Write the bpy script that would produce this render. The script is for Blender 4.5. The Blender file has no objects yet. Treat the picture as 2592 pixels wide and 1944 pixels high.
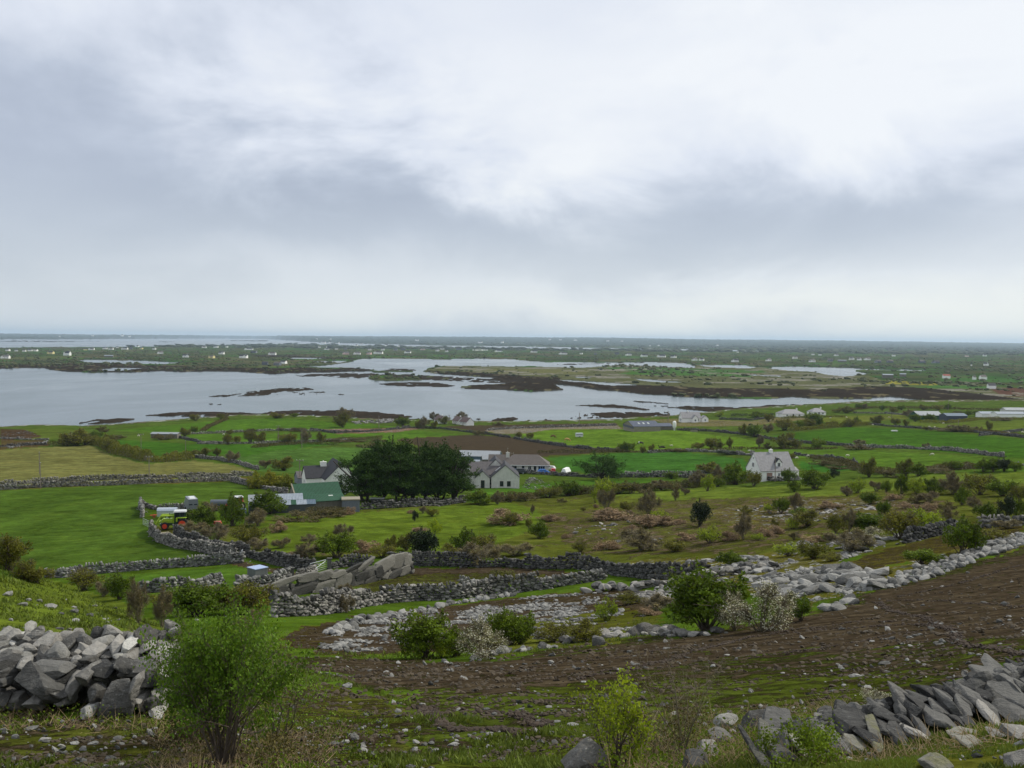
import bpy, math, random
import numpy as np
from mathutils import Vector, Matrix
random.seed(7)
RNG = np.random.default_rng(7)
S = bpy.context.scene
COL = S.collection
rad = math.radians
# ---------------------------------------------------------------- camera
PW, PH, FPX = 2592.0, 1944.0, 2520.0
EYE = 60.0
HZL, HZR = 846.0, 871.0
PITCH = math.atan((PH/2-(HZL+HZR)/2)/FPX)
ROLL = math.atan((HZR-HZL)/PW)
fwd = Vector((0, math.cos(PITCH), -math.sin(PITCH)))
up0 = Vector((0, math.sin(PITCH), math.cos(PITCH)))
rt0 = Vector((1, 0, 0))
rt = rt0*math.cos(ROLL)+up0*math.sin(ROLL)
up = up0*math.cos(ROLL)-rt0*math.sin(ROLL)
cam = bpy.data.cameras.new('camera')
cam.sensor_width = 36.0
cam.lens = 36.0*FPX/PW
cam.clip_start = 0.1
cam.clip_end = 90000
camo = bpy.data.objects.new('camera', cam)
COL.objects.link(camo)
M3 = Matrix((rt, up, -fwd)).transposed()
camo.matrix_world = Matrix.Translation((0, 0, EYE)) @ M3.to_4x4()
S.camera = camo
R_, U_, F_ = np.array(rt), np.array(up), np.array(fwd)
def proj(X, Y, Z):
    dz = Z-EYE
    d = X*F_[0]+Y*F_[1]+dz*F_[2]
    a = X*R_[0]+Y*R_[1]+dz*R_[2]
    b = X*U_[0]+Y*U_[1]+dz*U_[2]
    return PW/2+FPX*a/d, PH/2-FPX*b/d
def ray(px, py):
    d = F_*FPX+R_*(px-PW/2)-U_*(py-PH/2)
    return d/d[1]            # unit step in Y
# ---------------------------------------------------------------- colour management, sky, sun
S.view_settings.view_transform = 'Standard'
S.view_settings.look = 'None'
S.view_settings.exposure = 0.0
S.view_settings.gamma = 1.0
S.view_settings.use_curve_mapping = False
SUN_AZ, SUN_EL = rad(62), rad(44)
world = bpy.data.worlds.new('World')
S.world = world
world.use_nodes = True
def nd(nt, typ, **kw):
    n = nt.nodes.new(typ)
    for k, v in kw.items():
        if k.startswith('i_'):
            key = k[2:]
            key = int(key) if key.isdigit() else key
            n.inputs[key].default_value = v
        else:
            setattr(n, k, v)
    return n
def mth(nt, op, a, b=None, c=None, clamp=False):
    n = nt.nodes.new('ShaderNodeMath'); n.operation = op; n.use_clamp = clamp
    for i, v in enumerate((a, b, c)):
        if v is None: continue
        if isinstance(v, (int, float)): n.inputs[i].default_value = v
        else: nt.links.new(v, n.inputs[i])
    return n.outputs[0]
def mixc(nt, f, a, b, mode='MIX'):
    n = nt.nodes.new('ShaderNodeMix'); n.data_type = 'RGBA'; n.blend_type = mode
    for idx, v in ((0, f), (6, a), (7, b)):
        if isinstance(v, (int, float)): n.inputs[idx].default_value = v
        elif isinstance(v, (tuple, list)): n.inputs[idx].default_value = (v[0], v[1], v[2], 1)
        else: nt.links.new(v, n.inputs[idx])
    return n.outputs[2]
def noise(nt, vec, scale, detail=4, rough=.55, dist=0.0, col=False):
    n = nd(nt, 'ShaderNodeTexNoise')
    n.inputs['Scale'].default_value = scale
    n.inputs['Detail'].default_value = detail
    n.inputs['Roughness'].default_value = rough
    n.inputs['Distortion'].default_value = dist
    if vec is not None: nt.links.new(vec, n.inputs['Vector'])
    return n.outputs[1 if col else 0]
def mapr(nt, v, a, b, c=0.0, d=1.0, smooth=True):
    n = nt.nodes.new('ShaderNodeMapRange'); n.clamp = True
    if smooth: n.interpolation_type = 'SMOOTHSTEP'
    nt.links.new(v, n.inputs[0])
    for i, x in enumerate((a, b, c, d)): n.inputs[i+1].default_value = x
    return n.outputs[0]
def build_world():
    nt = world.node_tree
    for n in list(nt.nodes): nt.nodes.remove(n)
    out = nd(nt, 'ShaderNodeOutputWorld')
    sky = nd(nt, 'ShaderNodeTexSky')
    sky.sky_type = 'NISHITA'; sky.sun_disc = False
    sky.sun_elevation = SUN_EL; sky.sun_rotation = SUN_AZ
    tc = nd(nt, 'ShaderNodeTexCoord')
    sep = nd(nt, 'ShaderNodeSeparateXYZ'); nt.links.new(tc.outputs['Generated'], sep.inputs[0])
    X, Y, Z = sep.outputs
    az = mth(nt, 'MULTIPLY', mth(nt, 'ARCTAN2', X, Y), 57.2958)
    el = mth(nt, 'MULTIPLY', mth(nt, 'ARCSINE', Z), 57.2958)
    # cloud-deck coordinates (flat layer seen in perspective)
    zz = mth(nt, 'ADD', mth(nt, 'MAXIMUM', Z, 0.0), 0.30)
    cx = mth(nt, 'DIVIDE', X, zz); cy = mth(nt, 'DIVIDE', Y, zz)
    cv = nd(nt, 'ShaderNodeCombineXYZ')
    nt.links.new(cx, cv.inputs[0]); nt.links.new(mth(nt, 'MULTIPLY', cy, 1.5), cv.inputs[1])
    av = nd(nt, 'ShaderNodeCombineXYZ')
    nt.links.new(az, av.inputs[0]); nt.links.new(mth(nt, 'MULTIPLY', el, 1.7), av.inputs[1])
    n0 = noise(nt, cv.outputs[0], 1.1, 6, .5, .4)
    dv = nd(nt, 'ShaderNodeMapping'); nt.links.new(tc.outputs['Generated'], dv.inputs[0]); dv.inputs['Scale'].default_value = (1, 1, 1.9); dv.inputs['Location'].default_value = (3.1, 1.7, .4)
    n1 = noise(nt, dv.outputs[0], 4.2, 10, .57, .35)
    n2 = noise(nt, cv.outputs[0], .42, 3, .5, .3)
    n4 = noise(nt, av.outputs[0], .045, 8, .55, .6)
    n3 = noise(nt, av.outputs[0], .08, 8, .58, .5)      # streaky layers
    # soft warp of the blob field so that the masses have cloudy outlines
    waz = mth(nt, 'ADD', az, mth(nt, 'MULTIPLY', mth(nt, 'SUBTRACT', n1, .5), 26))
    wel = mth(nt, 'ADD', el, mth(nt, 'MULTIPLY', mth(nt, 'SUBTRACT', n1, .5), 11))
    def blob(a0, e0, sa, se, amp, slant=0.0):
        da = mth(nt, 'SUBTRACT', waz, a0)
        de = mth(nt, 'SUBTRACT', wel, e0)
        if slant: de = mth(nt, 'SUBTRACT', de, mth(nt, 'MULTIPLY', da, slant))
        q = mth(nt, 'ADD', mth(nt, 'POWER', mth(nt, 'MULTIPLY', da, 1/sa), 2.0), mth(nt, 'POWER', mth(nt, 'MULTIPLY', de, 1/se), 2.0))
        return mth(nt, 'MULTIPLY', mth(nt, 'EXPONENT', mth(nt, 'MULTIPLY', q, -1.0)), amp)
    V = mth(nt, 'ADD', .80, mth(nt, 'MULTIPLY', mth(nt, 'SUBTRACT', n1, .5), .54))
    V = mth(nt, 'ADD', V, mth(nt, 'MULTIPLY', mth(nt, 'SUBTRACT', n3, .5), .14))
    V = mth(nt, 'ADD', V, mth(nt, 'MULTIPLY', mth(nt, 'SUBTRACT', n0, .5), .14))
    V = mth(nt, 'ADD', V, mth(nt, 'MULTIPLY', mth(nt, 'SUBTRACT', n2, .5), .16))
    for b in SKYB:
        V = mth(nt, 'ADD', V, blob(b[0], b[1], b[2], b[3], b[4]*.95, *b[5:]))
    ramp = nd(nt, 'ShaderNodeValToRGB')
    nt.links.new(V, ramp.inputs[0])
    el_ = ramp.color_ramp.elements
    pts = [(0.0, (.235, .275, .37)), (.30, (.37, .425, .54)), (.55, (.54, .60, .715)), (.78, (.77, .82, .92)), (1.0, (.93, .96, 1.0))]
    el_[0].position = pts[0][0]; el_[0].color = (*pts[0][1], 1)
    el_[1].position = pts[-1][0]; el_[1].color = (*pts[-1][1], 1)
    for p, c in pts[1:-1]:
        e = el_.new(p); e.color = (*c, 1)
    # towards the horizon the layer thins to a paler, greener grey
    hzf = mapr(nt, el, 0.0, 11.0, 1.0, 0.0)
    hz = mixc(nt, mth(nt, 'MULTIPLY', hzf, .75), (1, 1, 1), (1.0, 1.0, .91))
    cloud = mixc(nt, 1.0, ramp.outputs[0], hz, 'MULTIPLY')
    b1 = nd(nt, 'ShaderNodeBackground'); nt.links.new(cloud, b1.inputs[0]); b1.inputs[1].default_value = 1.0
    b2 = nd(nt, 'ShaderNodeBackground'); nt.links.new(sky.outputs[0], b2.inputs[0]); b2.inputs[1].default_value = 0.10
    mx = nd(nt, 'ShaderNodeMixShader'); mx.inputs[0].default_value = .93
    nt.links.new(b2.outputs[0], mx.inputs[1]); nt.links.new(b1.outputs[0], mx.inputs[2])
    nt.links.new(mx.outputs[0], out.inputs[0])
# brightness masses of the cloud layer: azimuth, elevation (degrees), widths, amount, slant
SKYB = [(-29, 9.5, 12, 4.6, -.30, .04), (-17, 10.5, 9, 3.8, -.18, .05), (-9, 7.2, 13, 2.0, -.24, .05), (-24, 3.0, 14, 3, -.14), (-30, 17, 9, 4, -.06),
        (16, 14.0, 16, 3.4, .20), (25, 18, 12, 4.0, .14), (6, 10.0, 8, 2.2, .10), (-6, 14, 7, 5, .13), (8, 18.5, 8, 2.0, -.06),
        (10, 6.6, 20, 2.6, -.26, .03), (24, 8.0, 10, 2.4, -.12), (12, 4.2, 14, 1.6, -.08), (14, 1.4, 24, 1.6, .20), (27, 2.6, 10, 1.4, .08), (-12, 4.6, 10, 1.3, .04),
        (62, 44, 45, 30, .20)]
build_world()
sd = bpy.data.lights.new('sun', 'SUN')
sd.energy = 3.4
sd.angle = rad(1.5)
sd.color = (1.0, .94, .82)
so = bpy.data.objects.new('sun', sd)
COL.objects.link(so)
sv = Vector((math.sin(SUN_AZ)*math.cos(SUN_EL), math.cos(SUN_AZ)*math.cos(SUN_EL), math.sin(SUN_EL)))
so.rotation_euler = sv.to_track_quat('Z', 'Y').to_euler()
so.location = (60, 60, 120)
HAZE = 4.2e-5
# ---------------------------------------------------------------- helpers
def lin(r, g, b, k=1.0):
    f = lambda c: (c/255/12.92 if c/255 <= .04045 else ((c/255+.055)/1.055)**2.4)
    return (f(r)*k, f(g)*k, f(b)*k)
def _h(ix, iy, seed):
    h = (ix.astype(np.int64)*374761393+iy.astype(np.int64)*668265263+seed*974634777) & 0xffffffff
    h = ((h ^ (h >> 13))*1274126177) & 0xffffffff
    h = (h ^ (h >> 16)) & 0xffffff
    return h/float(0xffffff)
def vnoise(x, y, seed=0):
    x = np.asarray(x, float); y = np.asarray(y, float)
    ix, iy = np.floor(x), np.floor(y)
    fx, fy = x-ix, y-iy
    fx = fx*fx*(3-2*fx); fy = fy*fy*(3-2*fy)
    a = _h(ix, iy, seed); b = _h(ix+1, iy, seed); c = _h(ix, iy+1, seed); d = _h(ix+1, iy+1, seed)
    return (a*(1-fx)+b*fx)*(1-fy)+(c*(1-fx)+d*fx)*fy
def fbm(x, y, seed=0, octs=4):
    s = 0; a = .5; t = 0
    for i in range(octs):
        s = s+a*vnoise(x*2**i+i*17.3, y*2**i-i*9.1, seed+i); t += a; a *= .5
    return s/t
def sstep(a, b, x):
    t = np.clip((x-a)/(b-a), 0, 1)
    return t*t*(3-2*t)
def inpoly(px, py, poly):
    P = np.asarray(poly, float)
    res = np.zeros(px.shape, bool)
    m = (px >= P[:, 0].min()) & (px <= P[:, 0].max()) & (py >= P[:, 1].min()) & (py <= P[:, 1].max())
    if not m.any(): return res
    x, y = px[m], py[m]
    r = np.zeros(x.shape, bool)
    n = len(P)
    for i in range(n):
        x1, y1 = P[i]; x2, y2 = P[(i+1) % n]
        if y1 == y2: continue
        c = ((y1 > y) != (y2 > y)) & (x < (x2-x1)*(y-y1)/(y2-y1)+x1)
        r ^= c
    res[m] = r
    return res
# ---------------------------------------------------------------- relief of the hillside: surveyed points (image column, row, distance)
CP = [(1296,1944,11.5),(1296,1850,15),(1296,1750,22),(1296,1680,34),(1296,1640,48),(1296,1560,75),(1296,1500,98),(1296,1440,118),(1296,1340,165),(1296,1280,215),(1296,1232,275),(1296,1180,370),(1296,1140,465),(1296,1100,580),(1296,1076,660),
 (2500,1944,8),(2500,1850,11),(2500,1760,15),(2500,1660,22),(2500,1560,36),(2500,1480,52),(2500,1400,72),(2500,1340,100),(2500,1280,150),(2500,1205,235),(2500,1150,350),(2500,1100,490),(2500,1060,680),(2500,1030,860),
 (2000,1944,10),(2000,1860,13),(2000,1780,18),(2000,1680,27),(2000,1580,44),(2000,1500,64),(2000,1420,90),(2000,1340,130),(2000,1280,180),(2000,1220,265),(2000,1150,400),(2000,1100,540),(2000,1050,750),(2000,1034,850),
 (700,1944,11.5),(700,1850,15),(700,1750,22),(700,1680,36),(700,1600,58),(700,1540,84),(700,1480,107),(700,1410,135),(700,1330,170),(700,1290,195),(700,1240,245),(700,1180,345),(700,1120,475),(700,1080,600),(700,1058,690),
 (100,1944,11.5),(100,1800,16),(100,1640,19.5),(100,1560,26),(100,1500,33),(60,1450,38),(100,1440,130),(100,1340,172),(100,1235,250),(100,1140,400),(100,1092,560),(100,1081,620),
 (330,1944,11.5),(330,1800,16),(330,1660,20),(330,1610,25),(330,1560,34),(330,1460,122),(330,1340,170),(330,1235,247),(330,1140,400),(330,1092,560),(330,1076,640)]
pts = []
for a, b, Yd in CP:
    d = ray(a, b)*Yd
    pts.append((d[0]/Yd, math.log(Yd), -d[2]))
for a, Yd, dr in [(100,50,15.5),(100,70,21.5),(100,95,26.5),(330,50,15.8),(330,70,20.5),(330,95,25.5),(-60,34,8.0),(-60,50,15)]:
    pts.append(((a-1296)/2520, math.log(Yd), dr))
pts = np.array(pts)
KU = 1.6
def _tps(r2): return np.where(r2 > 1e-12, .5*r2*np.log(np.maximum(r2, 1e-12)), 0)
_A = np.stack([pts[:, 0]*KU, pts[:, 1]], 1)
_n = len(pts)
_K = _tps(((_A[:, None]-_A[None])**2).sum(-1))+np.eye(_n)*.002
_P = np.concatenate([np.ones((_n, 1)), _A], 1)
_L = np.block([[_K, _P], [_P.T, np.zeros((3, 3))]])
_w = np.linalg.solve(_L, np.concatenate([pts[:, 2]/np.exp(pts[:, 1]), np.zeros(3)]))   # interpolate the slope ratio drop/distance
def base_drop(X, Y):
    u = np.clip(X/np.maximum(Y, .5), -.6, .6)*KU
    Yc = np.clip(Y, 9.0, 900)
    l = np.log(Yc)
    r = np.zeros(np.shape(u))
    for i in range(_n):
        r = r+_w[i]*_tps((u-_A[i, 0])**2+(l-_A[i, 1])**2)
    r = r+_w[_n]+_w[_n+1]*u+_w[_n+2]*l
    dr = r*Yc
    near = 1.7+(dr-1.7)*(Y/9.0)
    return np.where(Y < 9.0, near, dr)
COAST = np.array([(-900,1100),(-100,1092),(0,1087),(60,1080),(110,1078),(170,1081),(210,1085),(230,1082),(290,1078),(350,1073),(420,1068),(500,1063),(560,1058),(620,1056),(700,1056),(760,1061),(850,1064),(880,1068),(980,1072),(1010,1076),(1060,1071),(1190,1073),(1290,1074),(1380,1072),(1570,1069),(1600,1064),(1700,1061),(1740,1054),(1800,1051),(1830,1045),(1900,1039),(1950,1035),(2000,1032),(2100,1028),(2160,1024),(2250,1022),(2400,1023),(2592,1026),(3600,1040)], float)
def coast_far(X, Y):
    """True where the point lies beyond the near shoreline."""
    px, py = proj(X, Y, np.zeros_like(X))
    return py < np.interp(px, COAST[:, 0], COAST[:, 1]), px, py
# water and tidal flats (image outlines of the sheets of water and of the weed-covered rock, all at sea level)
WATER = [
 [(-2200,1140),(-900,1100),(0,1092),(210,1090),(350,1080),(640,1062),(1000,1084),(1290,1080),(1560,1076),(1740,1062),(1950,1042),(2100,1034),(2250,1026),(2395,1024),(2395,1021),(2340,1015),(2300,1010),(2250,1005),(2190,1009),(2100,1011),(2000,1005),(1950,1010),(1800,1008),(1700,1003),(1620,998),(1560,991),(1500,985),(1450,978),(1405,974),(1408,982),(1430,988),(1350,991),(1290,988),(1210,984),(1160,981),(1300,972),(1260,966),(1200,960),(1160,960),(1060,962),(1000,965),(940,962),(930,953),(950,948),(1030,949),(1120,956),(1240,962),(1265,958),(1200,953),(1120,948),(1085,943),(1070,939),(1040,941),(950,943),(940,940),(800,944),(730,945),(690,948),(650,944),(600,941),(550,940),(470,942),(400,940),(330,943),(240,944),(150,940),(110,932),(60,932),(0,934),(-900,930),(-2200,935)],
 [(770,929),(830,925),(880,917),(915,908),(1000,907.5),(1080,909),(1140,911),(1150,908),(1290,909),(1380,917),(1450,917),(1530,918),(1660,917),(1740,920),(1762,928),(1755,933),(1700,931),(1660,928),(1600,926),(1560,925),(1500,931),(1440,932),(1350,928),(1290,929),(1200,927),(1120,928),(1085,934),(1075,940),(960,941),(945,937),(880,932),(800,931)],
 [(1400,963),(1440,963),(1500,966),(1560,970),(1650,976),(1560,978),(1450,969)],
 [(1590,958),(1640,961),(1700,966),(1760,972),(1690,971),(1640,967)],
 [(1455,953),(1500,955),(1490,960),(1455,958)],
 [(1938,933),(1960,929),(2000,928),(2120,931),(2210,935),(2160,939),(2200,947),(2170,952),(2130,955),(2090,949),(2060,943),(1990,938)],
 [(1762,924),(1890,925),(1925,932),(1890,934),(1800,931)],
 [(2180,935),(2280,936),(2372,938),(2330,940),(2200,937.5)],
 [(1890,949),(1980,952),(1975,956),(1890,952)],
 [(195,913),(220,911),(300,912),(380,914),(450,918),(475,919),(420,923),(330,922),(230,919)],
 [(245,938),(290,930.5),(390,933),(330,937),(300,941)],
 [(720,906),(842,906),(790,910),(740,909)],
 [(795,915),(885,913),(860,919),(800,918)],
 # outer bay behind the peninsula
 [(-2500,845),(0,858.5),(120,859),(380,857),(560,856.5),(680,858),(760,863),(820,867),(1100,874),(1300,876.5),(1600,882),(1850,886.5),(2010,890),(1850,889),(1600,885),(1500,886),(1300,881),(1150,879.5),(900,875),(780,871),(650,872),(500,874.5),(350,878),(120,879),(0,881),(-2500,880)],
]
ISLES = [  # weed and rock standing in the water
 ([(520,1005),(570,1000),(640,991),(700,984),(770,980),(800,986),(740,992),(650,1002),(570,1006)], .78),
 ([(522,1022.5),(545,1021),(575,1023.5),(545,1025)], .8),
 ([(196,1073),(240,1062),(300,1059),(345,1062),(300,1069),(240,1075)], .62),
 ([(355,1052),(430,1046),(520,1044),(620,1046),(700,1050),(660,1056),(560,1055),(420,1056)], .6),
 ([(655,1050),(700,1042),(760,1038),(870,1039),(960,1046),(1020,1052),(1060,1060),(1085,1068),(1000,1072),(860,1064),(740,1062)], .88),
 ([(740,950),(800,946),(900,945),(960,947),(945,953),(900,958),(840,954),(760,953)], .85),
 ([(935,944),(960,948),(1030,948),(1120,952),(1250,960),(1320,966),(1330,972),(1200,968),(1080,962),(980,957)], .7),
 ([(945,940),(990,933),(1040,934),(1060,938),(1000,941)], .9),
 ([(963,972),(1000,969),(1060,967),(1110,970),(1155,975),(1130,981),(1050,978),(980,976)], .95),
 ([(1165,984),(1220,980),(1320,981),(1350,986),(1230,987)], .9),
 ([(1595,1015),(1650,1016),(1705,1023),(1640,1021)], .85),
 ([(1450,1026),(1550,1025),(1660,1039),(1570,1035)], .62),
 ([(1500,1046),(1560,1041),(1640,1046),(1710,1045),(1690,1055),(1600,1060),(1440,1059)], .66),
 ([(1290,1068),(1340,1064),(1390,1070),(1300,1073)], .55),
 ([(1655,1028),(1750,1030),(1860,1031),(2000,1025),(2160,1022),(2240,1024),(2100,1034),(1950,1044),(1850,1046),(1760,1040)], .86),
 ([(650,992),(860,994),(900,1000),(700,1000)], .12),
 ([(1200,1062),(1290,1058),(1420,1062),(1400,1068),(1210,1068)], .2),
 ([(0,862),(150,862.5),(280,864),(150,865.5),(0,865)], .95), ([(360,864.5),(460,864.5),(420,866.5)], .9), ([(555,862),(680,860.5),(680,864.5),(600,864)], .9),
 ([(1690,917),(1500,920),(1360,922),(1450,923.5)], .75),
]
def h_ground(X, Y, detail=True):
    X = np.asarray(X, float); Y = np.asarray(Y, float)
    shp = np.broadcast(X, Y).shape
    X = np.broadcast_to(X, shp).astype(float); Y = np.broadcast_to(Y, shp).astype(float)
    z = EYE-base_drop(X, Y)
    far, px, py = coast_far(X, np.maximum(Y, 1))
    far = far & (Y > 450)
    # gentle hollows, hummocks
    if detail:
        amp = .10+.55*sstep(60, 160, Y)*(1-sstep(300, 450, Y))*sstep(-.2, .05, X/np.maximum(Y, 1))
        z = z+(fbm(X/7.0, Y/7.0, 3)-.5)*2*amp*sstep(20, 60, Y)
        z = z+(fbm(X/1.3, Y/1.3, 5, 3)-.5)*.16*(1-sstep(40, 90, Y))
    zn = np.maximum(z, .8+.5*vnoise(X/30, Y/30, 9))
    zf = .9+1.6*fbm(X/160, Y/160, 11)
    # far low hills, rising to the skyline
    pc = (X/np.maximum(Y, 1))*2520+1296
    hill = np.interp(pc, [-2000,0,600,1290,1950,2592,5000], [60,62,74,105,96,68,60])
    hh = .75+.5*fbm(X/2600, Y/5000, 21, 4)
    zf = zf+(hill*hh)*sstep(9500, 24000, Y)+10*fbm(X/700, Y/900, 22)*sstep(7600, 9500, Y)
    return np.where(far, zf, zn), far, px, py
def masks(X, Y, far, px, py):
    """water (0..1) and weed-covered flats for points beyond the shore; px,py = outline coordinates at sea level"""
    jx = (fbm(X/22, Y/60, 31)-.5)*26; jy = (fbm(X/26, Y/60, 32)-.5)*np.interp(py, [860, 930, 1000, 1080], [1.2, 2.2, 6, 9])
    jx = jx*np.interp(py, [860, 1000], [.5, 1])
    qx, qy = px+jx, py+jy
    w = np.zeros(px.shape, bool)
    for P in WATER: w |= inpoly(qx, qy, P)
    weed = np.zeros(px.shape, bool)
    nz = fbm(X/9, Y/34, 41, 4)
    nz = np.argsort(np.argsort(nz.ravel())).reshape(nz.shape)/nz.size if nz.size > 1000 else nz
    for P, dens in ISLES:
        m = inpoly(qx, qy, P)
        weed |= m & (nz < dens)
    return (w & ~weed) & far, weed & far
def ground_pt(px, py, n=5000, y0=4.0, y1=26000.0):
    d = ray(px, py)
    Ys = np.exp(np.linspace(math.log(y0), math.log(y1), n))
    X = d[0]*Ys; Z = EYE+d[2]*Ys
    hz = np.maximum(h_ground(X, Ys)[0], 0.0)
    b = np.nonzero(Z <= hz)[0]
    i = b[0] if len(b) else n-1
    if i == 0: return Vector((X[0], Ys[0], hz[0]))
    f0, f1 = Z[i-1]-hz[i-1], Z[i]-hz[i]
    t = f0/(f0-f1) if f0 != f1 else 0
    Yh = Ys[i-1]+(Ys[i]-Ys[i-1])*t
    Xh = d[0]*Yh
    return Vector((Xh, Yh, float(max(h_ground(np.array([Xh]), np.array([Yh]))[0][0], 0))))
def gz(x, y):
    return float(max(h_ground(np.array([x]), np.array([y]))[0][0], 0))
def gzs(x, y):
    return np.maximum(h_ground(np.asarray(x), np.asarray(y))[0], 0)
_gc = {}
def G(px, py):
    k = (round(px, 1), round(py, 1))
    if k not in _gc: _gc[k] = ground_pt(px, py, 1400)
    return _gc[k].copy()
# ---------------------------------------------------------------- mesh helpers
def add_prop(o, label=None, cat=None, group=None, kind=None):
    if label: o['label'] = label
    if cat: o['category'] = cat
    if group: o['group'] = group
    if kind: o['kind'] = kind
    return o
def link(o, parent=None):
    COL.objects.link(o)
    if parent is not None: o.parent = parent
    return o
def mesh_np(name, V, Fc, mats=None, smooth=False, midx=None):
    """V (n,3); Fc (m,k) all faces with k corners, or a list of such arrays"""
    me = bpy.data.meshes.new(name)
    V = np.asarray(V, np.float32)
    arrs = Fc if isinstance(Fc, list) else [Fc]
    arrs = [np.asarray(a, np.int32) for a in arrs if len(a)]
    nl = sum(a.size for a in arrs); nf = sum(len(a) for a in arrs)
    me.vertices.add(len(V)); me.vertices.foreach_set('co', V.ravel())
    me.loops.add(nl); me.loops.foreach_set('vertex_index', np.concatenate([a.ravel() for a in arrs]))
    me.polygons.add(nf)
    tot = np.concatenate([np.full(len(a), a.shape[1], np.int32) for a in arrs])
    st = np.concatenate([[0], np.cumsum(tot)[:-1]]).astype(np.int32)
    me.polygons.foreach_set('loop_start', st)
    me.polygons.foreach_set('loop_total', tot)
    me.polygons.foreach_set('use_smooth', np.full(nf, bool(smooth)))
    for m in (mats or []): me.materials.append(m)
    if midx is not None: me.polygons.foreach_set('material_index', np.asarray(midx, np.int32))
    me.update(calc_edges=True)
    return me
def obj(name, me, parent=None, loc=None):
    o = bpy.data.objects.new(name, me)
    if loc is not None: o.location = loc
    return link(o, parent)
def empty(name, loc=(0, 0, 0), rz=0.0):
    o = bpy.data.objects.new(name, None)
    o.empty_display_size = .2
    o.location = loc; o.rotation_euler = (0, 0, rz)
    return link(o)
# ---------------------------------------------------------------- materials
def newmat(name):
    m = bpy.data.materials.new(name); m.use_nodes = True
    nt = m.node_tree
    b = nt.nodes['Principled BSDF']
    return m, nt, b
def objpos(nt):
    return nd(nt, 'ShaderNodeTexCoord').outputs['Object']
def simple(name, c, rough=.7, var=.12, scale=3.0, metal=0.0, bump=0.0, spec=.4):
    m, nt, b = newmat(name)
    p = objpos(nt)
    n = noise(nt, p, scale, 5, .6)
    k = mapr(nt, n, .3, .7, 1-var, 1+var)
    cc = nd(nt, 'ShaderNodeCombineColor')
    for i in range(3): nt.links.new(mth(nt, 'MULTIPLY', k, c[i]), cc.inputs[i])
    nt.links.new(cc.outputs[0], b.inputs['Base Color'])
    b.inputs['Roughness'].default_value = rough
    b.inputs['Metallic'].default_value = metal
    b.inputs['Specular IOR Level'].default_value = spec
    if bump:
        bm = nd(nt, 'ShaderNodeBump'); bm.inputs['Strength'].default_value = bump
        bm.inputs['Distance'].default_value = .02
        nt.links.new(noise(nt, p, scale*6, 4), bm.inputs['Height'])
        nt.links.new(bm.outputs[0], b.inputs['Normal'])
    return m
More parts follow.
